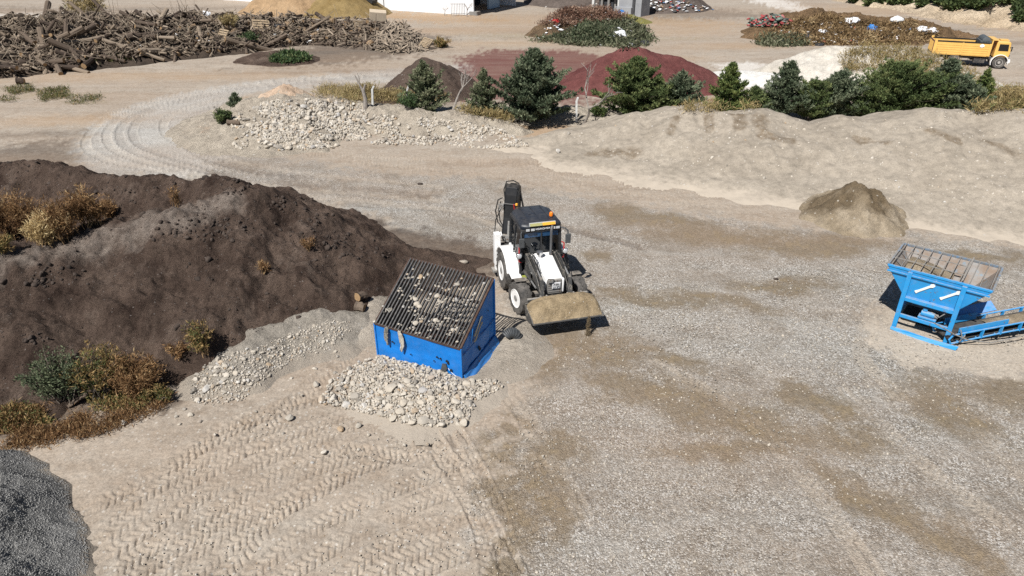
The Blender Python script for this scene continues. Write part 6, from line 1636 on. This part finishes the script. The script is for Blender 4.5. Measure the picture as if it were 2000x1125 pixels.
def shrub(label, p, h, w, n, mat, seed, name='shrub', cat='shrub', group=None, upright=.5, ll=.10, lw=.16, stems=24, stemmat=None, wy=None, K=7, tb=.0):
    """Stems fanning out of one foot, with tufts of leaves along them."""
    r = np.random.default_rng(seed); wy = w if wy is None else wy
    t = thing(name, label, cat, p, 0, group)
    m = MB(); SP, SD, ST = [], [], []
    per = max(3, n // stems)
    for k in range(stems):
        a = r.uniform(0, 6.28); q = math.sqrt(r.random())
        foot = np.array([r.normal(0, .13) * w, r.normal(0, .13) * wy, -.03])
        tip = np.array([math.cos(a) * q * w / 2, math.sin(a) * q * wy / 2, h * (1 - .45 * q * q) * r.uniform(.65, 1.1)])
        mid = foot * .5 + tip * .5 + np.array([0, 0, .12 * h]) + r.normal(0, .03, 3)
        m.tube([foot, mid, tip], .012, 4, .005, False); bt = r.normal(0, .12) + tb
        for i in range(per):
            s = .18 + .82 * r.random() ** .8
            c = (1 - s) ** 2 * foot + 2 * s * (1 - s) * mid + s * s * tip + r.normal(0, .055 * (w + h) / 2, 3) * np.array([1, 1, .6])
            SP.append(c); dd = (tip - foot) / np.linalg.norm(tip - foot); SD.append(dd * upright + r.normal(0, .5, 3) + np.array([0, 0, .2])); ST.append(.3 + .3 * s + bt + r.normal(0, .1))
    m.build('stems', stemmat or M_bark, t)
    SP, SD, ST = np.array(SP), np.array(SD), np.array(ST); N_ = len(SP) * K
    P = np.repeat(SP, K, 0) + r.normal(0, ll * .35, (N_, 3)); P[:, 2] = np.maximum(P[:, 2], -.02)
    D = np.repeat(SD, K, 0) + r.normal(0, .6, (N_, 3)); L = ll * r.uniform(.5, 1.3, N_)
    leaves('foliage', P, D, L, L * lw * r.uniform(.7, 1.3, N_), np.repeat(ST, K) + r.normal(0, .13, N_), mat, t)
    return t


def HIT(u, v): return Vector(hits([u], [v])[0])
M_drystem = two('dry_stem', (.20, .12, .06), (.30, .20, .10), 6, .9)
shrub('dark green leafy bush at the foot of the soil heap in the lower left', HIT(118, 772), 1.35, 1.75, 700, L_grey, 1, stems=46, ll=.09, lw=.16, tb=-.12)
shrub('bushy weed turning from green to brown beside the dark green bush', HIT(205, 765), 1.35, 1.5, 560, L_mix, 2, stems=40, ll=.12, lw=.10, upright=.8)
shrub('rusty brown dry weed right of the green and brown bush', HIT(268, 770), 1.25, 1.6, 640, L_dry, 3, stems=44, ll=.13, lw=.08, stemmat=M_drystem, upright=.8)
shrub('low yellow green weed beside the stones of the grit ridge', HIT(308, 785), .5, .8, 260, L_mix, 4, stems=20, ll=.09)
shrub('thin tall weed with a green tip on the edge of the dark soil heap', HIT(398, 690), 1.1, .8, 240, L_mix, 5, stems=18, ll=.09, stemmat=M_drystem)
shrub('small rusty weed left of the thin tall weed', HIT(350, 700), .5, .6, 120, L_dry, 6, stems=12, ll=.08, stemmat=M_drystem)
for k, (u, v, h, w, lb, mt) in enumerate(((18, 470, 1.9, 1.8, 'tall orange brown dry weed at the left edge in the hollow of the soil heap', L_dry), (72, 470, 1.35, 1.5, 'orange brown dry weed behind the straw tuft', L_dry), (128, 470, 1.1, 1.3, 'brown dry weed right of the straw tuft in the hollow', L_dry),
        (178, 440, .95, 1.2, 'thin brown dry weed at the right end of the hollow', L_dry), (215, 425, .6, .7, 'sparse dry stalks beyond the other weeds of the hollow', L_dry), (90, 478, .75, .9, 'bright straw coloured grass tuft in the hollow of the soil heap', L_straw), (8, 492, .35, .7, 'small greenish tuft at the left edge on the grey crust', L_mix),
        (347, 405, .55, .4, 'wispy dry stalk alone on the crest of the soil heap', L_dry), (604, 490, .5, .4, 'wispy dry stalk on the right flank of the soil heap', L_dry), (516, 535, .3, .3, 'small dry stalk low on the front of the soil heap', L_dry))):
    shrub(lb, HIT(u, v), h * 1.3, w, int(520 * w) if w > .5 else 40, mt, 20 + k, 'dry_weed', 'weed', None, .95 if mt is L_straw else .85, .16 if mt is L_straw else .13, .06 if mt is L_straw else .085, 34 if w > .5 else 8, M_drystem)
# ground cover: dry trash of weeds, grass
def cover(name, label, polys, n, h, mat, seed, ll=.10, lw=.09, tone=(.5, .25), cat='weeds'):
    P = np.concatenate([in_px(p, int(n * f), seed + i) for i, (p, f) in enumerate(polys)])
    c = fbm(P[:, 0], P[:, 1], 1.3, 3, seed); keep = c > -.25; P = P[keep]; c = c[keep]
    K = 6; N_ = len(P) * K; r = np.random.default_rng(seed)
    Q = np.repeat(P, K, 0) + r.normal(0, ll * .6, (N_, 3)) * np.array([1, 1, .2]); Q[:, 2] += r.uniform(0, h, N_)
    L = ll * r.uniform(.5, 1.4, N_)
    return tag(leaves(name, Q, r.normal(0, .6, (N_, 3)) + np.array([0, 0, .55]), L, L * lw, tone[0] + tone[1] * r.normal(0, 1, N_), mat), label, cat, kind='stuff')
cover('dry_ground_cover', 'matted brown dry weeds along the foot of the soil heap', [(((0, 800), (60, 800), (180, 800), (330, 770), (320, 800), (200, 850), (100, 870), (0, 880)), 1)], 2600, .10, L_dry, 51, .14, .06)
cover('green_ground_cover', 'green weeds creeping at the lower left edge of the soil heap', [(((0, 795), (70, 800), (110, 830), (40, 850), (0, 850)), .6), (((170, 770), (320, 775), (310, 800), (190, 810)), .5)], 900, .16, L_mix, 54, .09, .16)
cover('tall_dry_grass', 'dry yellow grass on top of the rubble bank before the dark mulch', [(((610, 190), (640, 170), (720, 175), (790, 185), (880, 195), (800, 205), (700, 203)), .6), (((880, 215), (1000, 225), (1000, 240), (900, 222)), .2), (((1330, 215), (1480, 190), (1480, 215), (1340, 225)), .2)], 2600, .35, L_grass, 57, .30, .05)
cover('weeds_on_pile', 'dry brown weeds growing over the pale sand pile', [(((1640, 118), (1680, 90), (1780, 98), (1860, 120), (1900, 150), (1960, 180), (1830, 165), (1760, 150), (1700, 140), (1650, 150)), 1)], 2000, .4, L_grass, 60, .32, .06, (.35, .25))
cover('yard_grass', 'thin green grass tufts on the bare ground at the far left', [(((10, 172), (60, 168), (70, 180), (20, 186)), .2), (((75, 178), (130, 172), (135, 192), (80, 200)), .3), (((140, 188), (200, 186), (190, 205), (130, 205)), .15), (((100, 112), (250, 108), (260, 122), (120, 124)), .15), (((0, 192), (30, 190), (30, 200), (0, 200)), .05)], 1300, .15, L_mix, 63, .22, .07, (.3, .2))
cover('bank_edge_weeds', 'dry weeds at the right end of the tree row', [(((1900, 190), (2000, 178), (2000, 215), (1900, 225)), 1)], 900, .5, L_grass, 66, .34, .06, (.4, .3))
cover('mound_weeds', 'green leafy weeds on the small dark mound', [(((530, 112), (560, 103), (600, 108), (605, 120), (560, 125), (532, 122)), 1)], 700, .22, L_green, 69, .26, .22, (.6, .25))
shrub('round green shrub at the left tip of the rubble bank', HIT(437, 243), .95, 1.1, 260, L_dark, 31, stems=22, ll=.14, lw=.2)
shrub('green weed clump below the airy shrub on the bank', HIT(800, 212), .9, 1.2, 220, L_green, 32, stems=20, ll=.16)
shrub('bright green low bush at the foot of the broad dark conifer', HIT(1168, 228), .8, 1.1, 220, L_yel, 33, stems=20, ll=.16)
shrub('brown dried bush at the right end of the tree row', AT(1965, 205, 45.5), 1.3, 1.8, 300, L_grass, 34, stems=24, ll=.2, lw=.1)
shrub('grey green low bush at the right end of the timber heap', HIT(865, 92), .9, 2.2, 240, L_mix, 35, stems=20, ll=.22)
shrub('green weeds growing out of the foot of the timber heap', HIT(490, 84), 1.0, 2.4, 260, L_green, 36, stems=20, ll=.22)
shrub('yellowish dry bush among the trunks of the timber heap', HIT(452, 60), 1.6, 2.0, 260, L_grass, 37, stems=20, ll=.24, lw=.1)
shrub('dome of dry straw behind the left part of the timber heap', AT(172, 40, 73), 2.6, 4.0, 520, L_grass, 38, stems=40, ll=.34, lw=.1)
HB_ = ((1700, 8), (1722, 6), (1745, 9), (1768, 8), (1800, 12), (1830, 5), (1842, 14), (1858, 20), (1888, 16), (1905, 18), (1925, 12), (1958, 10), (1990, 25), (1992, 42), (1668, 4), (1870, 3), (1985, 3))
for k, (u, v) in enumerate(HB_):
    p = HIT(u, v); s = R(1.2, 2.4) * (1.5 if 1820 < u < 1960 else 1)
    shrub('dark green bush scattered over the sandy slope at the upper right', p, s * .6, s, 200, L_dark, 80 + k, 'bush', 'bush', 'bushes on the sandy slope', .4, .5, .25, 16, K=6)

# ------------------------------------------------------------------ rubbish heaps
def tufts(name, label, poly, n, mat, seed, ll, lw=.16, lift=.25, tone=(.5, .2), cat='garden waste'):
    P = in_px(poly, n, seed); r = np.random.default_rng(seed); K = 7; N_ = len(P) * K
    c = fbm(P[:, 0], P[:, 1], .6, 3, seed + 3)
    Q = np.repeat(P, K, 0) + r.normal(0, ll * .8, (N_, 3)) * np.array([1, 1, .3]); Q[:, 2] += r.uniform(-.05, lift, N_)
    L = ll * r.uniform(.5, 1.3, N_)
    return tag(leaves(name, Q, r.normal(0, .7, (N_, 3)) + np.array([0, -.1, .3]), L, L * lw, tone[0] + .35 * np.repeat(c, K) + tone[1] * r.normal(0, 1, N_), mat), label, cat, kind='stuff')


L_olive = leafmat('wilted_green', [(0, (.04, .048, .025)), (.45, (.10, .11, .062)), (.8, (.18, .18, .11)), (1, (.28, .26, .18))], .15)
L_rust = leafmat('rust_twigs', [(0, (.07, .035, .022)), (.4, (.17, .09, .06)), (.75, (.27, .17, .12)), (1, (.40, .29, .21))], .1)
L_brn = leafmat('brown_straw', [(0, (.07, .045, .022)), (.4, (.18, .115, .055)), (.75, (.29, .20, .10)), (1, (.42, .32, .18))], .1)
tufts('pruned_branches', 'wilted green prunings covering the front of the far waste heap', ((1035, 80), (1120, 66), (1150, 50), (1230, 40), (1262, 60), (1278, 80), (1250, 94), (1150, 92), (1060, 84)), 1500, L_olive, 71, .42)
tufts('pruned_branches', 'dark green cut branches in the middle of the far waste heap', ((1110, 80), (1140, 48), (1185, 52), (1190, 88), (1130, 88)), 700, L_grey, 72, .42, tone=(.3, .2))
tufts('dry_twigs', 'reddish brown twigs on top of the far waste heap', ((1050, 50), (1100, 22), (1200, 18), (1228, 38), (1180, 48), (1110, 52)), 1300, L_rust, 73, .36, .10)
tufts('dry_twigs', 'brown straw and twigs covering the long rubbish heap behind the truck', ((1480, 84), (1500, 66), (1560, 42), (1610, 32), (1660, 42), (1700, 48), (1780, 46), (1830, 66), (1830, 80), (1700, 88), (1590, 90)), 2600, L_brn, 74, .42, .10)
tufts('dry_twigs', 'wilted olive prunings at the left foot of the long rubbish heap', ((1478, 88), (1490, 74), (1560, 74), (1580, 90), (1500, 92)), 600, L_olive, 75, .40)
n = NT('litter'); M_litter = n.done(n.ramp(n.attr('tone').outputs['Fac'], [(0, (.72, .72, .72)), (.45, (.55, .55, .54)), (.6, (.35, .25, .17)), (.72, (.10, .22, .42)), (.78, (.45, .10, .08)), (.86, (.05, .05, .05)), (1, (.5, .42, .3))], 'CONSTANT'), .7)


def litter(label, poly, n_, seed, lo, hi):
    P = in_px(poly, n_, seed); P[:, 2] += .1
    tag(scatter('litter', RV, P, np.stack([rng.uniform(lo, hi, n_), rng.uniform(lo, hi, n_), rng.uniform(.03, .12, n_)], -1), M_litter, 'flat', smooth=False), label, 'litter', kind='stuff')


litter('scraps of rubbish scattered over the far green waste heap', ((1040, 78), (1090, 30), (1210, 22), (1270, 60), (1250, 92), (1100, 88)), 190, 81, .10, .34)
litter('scraps of rubbish scattered over the long brown rubbish heap', ((1490, 80), (1580, 40), (1700, 48), (1830, 68), (1700, 88), (1560, 90)), 170, 82, .10, .34)
litter('white scraps of rubbish spilling down the dark spoil pile', ((1230, 2), (1340, 2), (1400, 22), (1300, 26), (1240, 24)), 110, 83, .12, .42)
litter('bits of rubbish caught in the timber heap', ((0, 130), (300, 60), (700, 50), (830, 90), (500, 84), (200, 110)), 60, 84, .10, .3)
M_sheet = two('white_plastic', (.75, .75, .76), (.60, .61, .64), 4, .5)
M_bag = two('black_plastic', (.02, .022, .025), (.045, .045, .05), 5, .4)
M_tarp = two('blue_tarp', (.03, .15, .42), (.05, .20, .5), 4, .5)


def lump(name, u, v, s, mat, label, cat, seed, flat=.5):
    V, F = rock_variant(300 + seed, flat, 3, 3)
    V = V * (1 + .28 * fbm(V[:, 0] * 2 + seed, V[:, 1] * 2 + V[:, 2] * 2, 1, 3, seed))[:, None] * s
    p = HIT(u, v); o = mesh_np(name, V + np.array(p) + np.array([0, 0, s * flat * .3]), F, mat, smooth=True)
    return tag(o, label, cat)


for k, (nm, u, v, s, mt, lb, ct) in enumerate((('plastic_sheet', 1211, 72, .85, M_sheet, 'largest white plastic heap on the front of the far green waste heap', 'plastic sheet'), ('plastic_sheet', 1205, 62, .55, M_sheet, 'white plastic scrap above the largest white one on the green waste heap', 'plastic sheet'),
        ('plastic_sheet', 1230, 90, .5, M_sheet, 'white bag at the foot of the green waste heap', 'plastic sheet'), ('plastic_sheet', 1192, 74, .5, M_sheet, 'white plastic scrap left of the largest one', 'plastic sheet'), ('plastic_sheet', 1664, 46, .9, M_sheet, 'white plastic on the crest of the long rubbish heap', 'plastic sheet'),
        ('plastic_sheet', 1800, 62, .95, M_sheet, 'bright white sheet at the right end of the long rubbish heap', 'plastic sheet'), ('plastic_sheet', 1820, 68, .7, M_sheet, 'small white sheet just behind the truck bed', 'plastic sheet'), ('plastic_sheet', 1606, 66, .5, M_sheet, 'white bag in the middle left of the long rubbish heap', 'plastic sheet'),
        ('plastic_sheet', 1750, 46, .7, M_litter, 'pale sheet on the back crest of the long rubbish heap', 'plastic sheet'), ('garbage_bag', 1575, 77, .6, M_bag, 'black bag on the olive foot of the long rubbish heap', 'bag'), ('garbage_bag', 1531, 84, .65, M_bag, 'black bag at the left foot of the long rubbish heap', 'bag'),
        ('garbage_bag', 1600, 89, .5, M_bag, 'black bag lying in front of the long rubbish heap', 'bag'), ('garbage_bag', 1133, 84, .55, M_bag, 'dark bag at the left foot of the green waste heap', 'bag'), ('garbage_bag', 1258, 87, .6, M_bag, 'black bag at the right foot of the green waste heap', 'bag'),
        ('blue_scrap', 1702, 63, .6, M_tarp, 'bright blue scrap on the long rubbish heap', 'tarpaulin'), ('blue_scrap', 1213, 28, .5, M_tarp, 'blue drum shaped scrap at the foot of the screening plant', 'tarpaulin'), ('red_scrap', 1085, 43, .45, M_red_p, 'red scrap on the left flank of the green waste heap', 'scrap'),
        ('sack', 543, 58, .55, M_bag, 'dark sack in the middle of the timber heap', 'sack'), ('sack', 618, 62, .4, M_sheet, 'white bag at the foot of the sawn logs', 'sack'))):
    lump(nm, u, v, s, mt, lb, ct, k, .8 if nm == 'blue_scrap' else .5)
P = in_px(((1458, 50), (1480, 42), (1530, 44), (1545, 50), (1520, 56), (1470, 54)), 260, 91); P[:, 2] += rng.uniform(0, .9, len(P)) * np.clip(1 - np.abs((P[:, 0] - P[:, 0].mean()) / 3.4), 0, 1)
n = NT('rags'); M_rags = n.done(n.ramp(n.attr('tone').outputs['Fac'], [(0, (.30, .06, .06)), (.3, (.12, .14, .11)), (.5, (.34, .12, .11)), (.62, (.06, .06, .06)), (.8, (.16, .22, .18)), (1, (.4, .35, .3))], 'CONSTANT'), .9)
tag(scatter('rag_heap', RV, P, np.stack([rng.uniform(.15, .45, 260), rng.uniform(.15, .4, 260), rng.uniform(.08, .2, 260)], -1), M_rags, 'flat', smooth=False), 'low heap of red and green rags left of the long rubbish heap', 'rags', kind='stuff')

# ------------------------------------------------------------------ yellow tipper truck
M_yel = paint('truck_yellow', (0.70, 0.42, 0.11), (0.30, 0.22, 0.14), 0.66, 0.25, 0.45)
M_tail = paint('tailgate_brown', (0.16, 0.075, 0.05), (0.4, 0.25, 0.1), 0.62, 0.2, 0.6)
th = math.atan2(-.36, .93)
tk = thing('tipper_truck', 'yellow tipper truck with white mudguards driving right at the far edge', 'truck', (42.75, 62.55, 0), th)
tk.scale = (.94, .94, .94)
# local X forward, Y to its left; front axle at x = 0, rear axle at -3.7
for x in (0.0, -3.7):
    for sd in (-1, 1):
        y = sd * 0.98
        m = MB(); m.lathe([(.30, -.14), (.47, -.16), (.515, -.12), (.53, 0), (.515, .12), (.47, .16), (.30, .14)], (x, y, .53), 'Y', 28); w_ = m.build('wheel', M_tyre, tk, 0, True)
        m = MB(); m.lathe([(.32, sd * .10), (.30, sd * .155), (.22, sd * .12), (.12, sd * .14), (.10, sd * .2), (.01, sd * .2)], (x, y, .53), 'Y', 20); m.build('rim', two('truck_rim', (.42, .40, .37), (.30, .28, .25), 5, .7), w_, 0, True)
m = MB(); m.box((-2.2, 0, .78), (5.6, .9, .22)); m.tube([(0, -.9, .53), (0, .9, .53)], .09, 8); m.tube([(-3.7, -.9, .53), (-3.7, .9, .53)], .13, 8); m.box((-1.6, -.75, .62), (.9, .45, .45)); m.box((-1.6, .75, .62), (.9, .45, .45)); m.box((-2.5, -.9, .75), (.05, .05, .4)); m.box((-4.6, 0, .9), (.3, 2.0, .18)); m.build('chassis', M_dusty, tk, .01)
m = MB(); bz0, bz1 = 1.06, 2.12
m.box((-3.3, 0, bz0), (4.7, 2.3, .14))
for sd in (-1, 1):
    m.box((-3.3, sd * 1.14, (bz0 + bz1) / 2), (4.7, .06, bz1 - bz0))
    for k in range(3): m.box((-5.5 + k * 2.2, sd * 1.185, (bz0 + bz1) / 2), (.16, .07, bz1 - bz0 + .02))
    for z in (1.28, 1.48, 1.68, 1.88): m.box((-3.3, sd * 1.175, z), (4.6, .03, .035))
    m.box((-5.55, sd * 1.15, 1.72), (.22, .12, 1.25))
m.box((-.98, 0, 1.75), (.10, 2.3, 1.5)); m.box((-.78, 0, 2.47), (.5, 2.3, .08))
m.build('tipper_body', M_yel, tk, .008)
m = MB(); m.box((-3.3, -1.14, bz1 + .05), (4.5, .10, .10)); m.box((-3.3, 1.14, bz1 + .05), (4.5, .10, .10)); m.build('top_rail', M_black, tk)
m = MB(); m.box((-5.68, 0, 1.62), (.06, 2.3, 1.15)); tg_ = m.build('tailgate', M_tail, tk, .008)
for y in np.linspace(-.9, .9, 6):
    m = MB(); m.box((-5.73, y, 1.62), (.05, .14, .9)); m.build('tailgate_rib', M_yel, tg_)
m = MB(); m.lathe([(.30, -1.0), (.34, -.98), (.34, .98), (.30, 1.0)], (-1.5, 0, 2.35), 'Y', 16); m.box((-1.5, 0, 2.2), (.9, 2.0, .3)); m.build('tarpaulin_roll', two('tarp_grey', (.06, .07, .075), (.10, .11, .115), 5, .7), tk, .02, True)
m = MB(); m.box((-3.3, 0, 1.9), (4.5, 2.2, .1)); m.build('load', M_brown, tk)
m = MB()
prof = [(-.62, .98), (.35, .98), (.62, 1.05), (.66, 1.38), (.50, 2.28), (.38, 2.36), (-.58, 2.36)]
m.prism([(x, -1.08, z) for x, z in prof], (0, 2.16, 0)); cab_ = m.build('truck_cab', M_yel, tk, .05, True)
for sd in (-1, 1):
    m = MB(); yy = sd * 1.075; m.prism([(-.36, yy, 1.55), (.44, yy, 1.55), (.36, yy, 2.14), (-.36, yy, 2.14)], (0, sd * .02, 0)); m.build('side_window', M_glass, cab_)
    m = MB(); m.tube([(.48, sd * 1.05, 1.9), (.62, sd * 1.28, 1.95)], .02, 6); m.box((.62, sd * 1.30, 1.78), (.06, .16, .38)); m.build('mirror', M_black, cab_)
m = MB(); m.hexa([(.635, -.98, 1.50), (.655, -.98, 1.50), (.655, .98, 1.50), (.635, .98, 1.50), (.515, -.94, 2.2), (.535, -.94, 2.2), (.535, .94, 2.2), (.515, .94, 2.2)]); m.build('windscreen', M_glass, cab_)
for sd in (-1, 1):
    m = fender(0.0, sd * .80, sd * 1.20, .66, math.radians(-8), math.radians(200), 'f', None, .06, .53); m.build('mudguard', M_white, tk, .01, True)
    m = MB(); m.box((.70, sd * .78, 1.12), (.05, .3, .16)); m.build('headlight', M_lens, tk)
m = MB(); m.box((.72, 0, .68), (.22, 2.25, .30)); m.build('bumper', M_white, tk, .02)
m = MB(); m.box((.665, 0, 1.16), (.04, 1.2, .26)); m.build('grille', M_black, tk)
m = MB(); m.lathe([(.001, 0), (.001, .01), (.16, .012)], (-1.75, -1.2, 1.92), 'Y', 18); m.box((-1.75, -1.21, 1.92), (.36, .012, .16)); m.build('white_patch', M_white, tk)
m = MB(); m.box((.1, 0, 2.41), (.7, .9, .06)); m.build('roof_hatch', M_yel, cab_, .01)
m = MB()
for k in range(6): m.beam((-2.4 + R(-.3, .3), -.5 + k * .16, 2.2 + .04 * k), (-1.7 + R(-.3, .3), -.3 + k * .16, 2.32 + .04 * k), .10, .05)
tk_l = AT(1893, 70, 70)
m2 = MB()
for k in range(7): m2.beam(tk_l + Vector((-1.0 + R(-.2, .2), k * .12, .1 * (k % 3) - .7)), tk_l + Vector((1.0 + R(-.3, .3), k * .12 + R(-.2, .2), .12 * (k % 3) - .55)), .14, .05)
tag(m2.build('plank_stack', M_plank), 'small stack of grey boards behind the yellow truck', 'boards')

# ------------------------------------------------------------------ white shed, skip, screening plant
M_shed = NT('shed_cladding'); wv_ = M_shed.t.nodes.new('ShaderNodeTexWave'); wv_.inputs['Scale'].default_value = 2.2; wv_.bands_direction = 'X'; M_shed.link(M_shed.co, wv_.inputs['Vector'])
M_shed = M_shed.done(M_shed.mix(M_shed.noise(.6, 6, .6), (.70, .71, .72), (.80, .80, .80)), .5, M_shed.bump(wv_.outputs['Fac'], .6, .04))
M_dark = two('shed_dark', (.03, .032, .036), (.05, .05, .055), 3, .9)
A_ = G(926, 30); dv = Vector((-.9, .436, 0)).normalized(); nv = Vector((dv.y, -dv.x, 0))
sh = thing('white_shed', 'long white corrugated shed with an open dark end behind the timber heap', 'shed', A_, math.atan2(dv.y, dv.x))
LEN, WID, HT = 46.0, 13.0, 6.0    # local X along the long wall (to the left), local Y towards the camera is negative side
sgn = 1 if nv.y > 0 else -1
m = MB(); m.box((LEN / 2, 0, HT / 2), (LEN, .25, HT)); m.build('long_wall', M_shed, sh)
m = MB(); m.box((LEN / 2, -WID, HT / 2), (LEN, .25, HT)); m.build('back_wall', M_shed, sh)
m = MB(); m.box((LEN, -WID / 2, HT / 2), (.25, WID - .3, HT)); m.build('end_wall', M_shed, sh)
m = MB(); m.hexa([(-.6, .5, HT + .02), (LEN + .4, .5, HT + .02), (LEN + .4, -WID / 2, HT + 2.0), (-.6, -WID / 2, HT + 2.0), (-.6, .5, HT + .14), (LEN + .4, .5, HT + .14), (LEN + .4, -WID / 2, HT + 2.12), (-.6, -WID / 2, HT + 2.12)])
m.hexa([(-.6, -WID - .5, HT + .02), (LEN + .4, -WID - .5, HT + .02), (LEN + .4, -WID / 2 - .01, HT + 2.0), (-.6, -WID / 2 - .01, HT + 2.0), (-.6, -WID - .5, HT + .14), (LEN + .4, -WID - .5, HT + .14), (LEN + .4, -WID / 2 - .01, HT + 2.12), (-.6, -WID / 2 - .01, HT + 2.12)])
m.build('roof', M_shed, sh)
m = MB(); m.box((6.0, -WID / 2, HT / 2), (.2, WID - .4, HT - .1)); m.build('inner_shade_wall', M_dark, sh)  # near-black wall: the shade inside the open end, put into the colour
m = MB(); m.box((1.2, -WID * .62, 2.2), (.3, 3.4, 4.2)); m.build('sliding_door', paint('pale_blue_door', (.35, .48, .58), (.3, .3, .3), .7, .05), sh)
m = MB(); m.box((-.05, -.18, .25), (1.2, 1.0, .5)); m.build('footing', M_gdirt, sh)
m = MB(); m.tube([(14.6, .16, .1), (14.6, .16, HT)], .06, 6); m.build('downpipe', M_gdirt, sh)
g = G(900, 30)
m = MB()
for k in range(9): m.box((g.x - 1.2 + k * .22, g.y - .6, .8), (.05, .05, 1.5))
m.box((g.x - .3, g.y - .6, 1.5), (2.0, .05, .05)); m.box((g.x - .3, g.y - .6, .3), (2.0, .05, .05))
tag(m.build('gate_frame', M_gdirt), 'grey barred gate leaning at the corner of the white shed', 'gate')
bare_tree(912, 33, 97.5, 2.0, 9, 'heap of dead branches beside the barred gate at the shed', M_deadwood, .9, 5, .08, 'dead_branches')
bare_tree(868, 28, 99.0, 1.4, 12, 'small dead branch lying before the white shed', M_deadwood, 1.0, 5, .07, 'dead_branches')
g = G(510, 9)
sk = thing('water_tank', 'pale blue grey tank on short legs at the left of the chip piles', 'tank', (g.x, g.y, 0), .2)
m = MB(); m.box((0, 0, 1.5), (2.2, 1.6, 2.2)); m.box((0, 0, 2.65), (2.3, 1.7, .12)); m.build('tank_body', paint('tank_grey', (.50, .58, .62), (.3, .3, .3), .66, .15), sk, .05)
for sx in (-.9, .9):
    for sy in (-.6, .6):
        m = MB(); m.box((sx, sy, .2), (.16, .16, .42)); m.build('leg', M_gdirt, sk)
c0 = AT(690, 6, 106); c0.z = 0
m = MB(); m.beam((c0.x - 1, c0.y - 3.5, 4.6), (c0.x + 4.2, c0.y - 5.8, 1.6), 1.2, .5); m.beam((c0.x + 3.0, c0.y - 5.2, 0), (c0.x + 3.0, c0.y - 5.2, 2.4), .2, .2); m.beam((c0.x + 1.0, c0.y - 4.4, 0), (c0.x + 1.0, c0.y - 4.4, 3.5), .2, .2)
tag(m.build('loading_conveyor', M_blackm), 'black sloping conveyor between the olive chip pile and the shed', 'conveyor')

g0, g1 = G(1157, 24), G(1206, 28)
pt = thing('screening_plant', 'grey screening plant with white posts and a concrete pier behind the green waste', 'screening plant', (g0.x, g0.y - 1, 0), math.atan2(g1.y - g0.y, g1.x - g0.x))
PL_ = math.hypot(g1.x - g0.x, g1.y - g0.y)
for x, y in ((0, 0), (PL_, 0), (0, 4), (PL_, 4)):
    m = MB(); m.box((x, y, 1.6), (.35, .35, 3.3)); m.build('post', M_post, pt)
m = MB(); m.box((PL_ * .5, 2, 3.5), (PL_ + .5, 4.6, .5)); m.box((PL_ * .85, -.4, 3.1), (1.6, .3, .5)); m.build('deck', paint('deck_red', (.30, .14, .11), (.4, .38, .35), .5, .3), pt)
m = MB(); m.box((PL_ * .5, 2.4, 1.6), (PL_ - .5, 2.6, 3.0)); m.build('machine_housing', M_dark, pt)
for k in range(4):
    m = MB(); m.box((.9 + k * 1.05, .8, 1.7), (.32, .3, 2.6)); m.build('hopper_leg', M_gdirt, pt)
M_conc = two('concrete', (.24, .245, .26), (.33, .335, .34), .8, .9, 8, .4, .03)
m = MB(); m.box((PL_ + 1.35, .3, 2.0), (2.0, 2.2, 4.0)); m.box((PL_ + 2.9, 1.2, 1.9), (.9, 2.6, 3.8)); m.box((PL_ + 1.2, -.9, .6), (2.4, .5, 1.2)); m.build('concrete_pier', M_conc, pt, .03)

# ------------------------------------------------------------------ pebbles and small dark bits the photo shows on the open ground
for u, v, s, lb in ((820, 359, .16, 'small dark lump on the gravel track behind the soil heap'), (1515, 545, .10, 'small dark lump on the gravel left of the hopper'), (905, 512, .20, 'pale flat slab beside the tail of the soil heap')):
    p = HIT(u, v); V, F = rock_variant(500 + u, .4, 6)
    tag(mesh_np('clod', V * s + np.array(p), F, M_clod if u != 905 else M_bed, smooth=False), lb, 'clod')
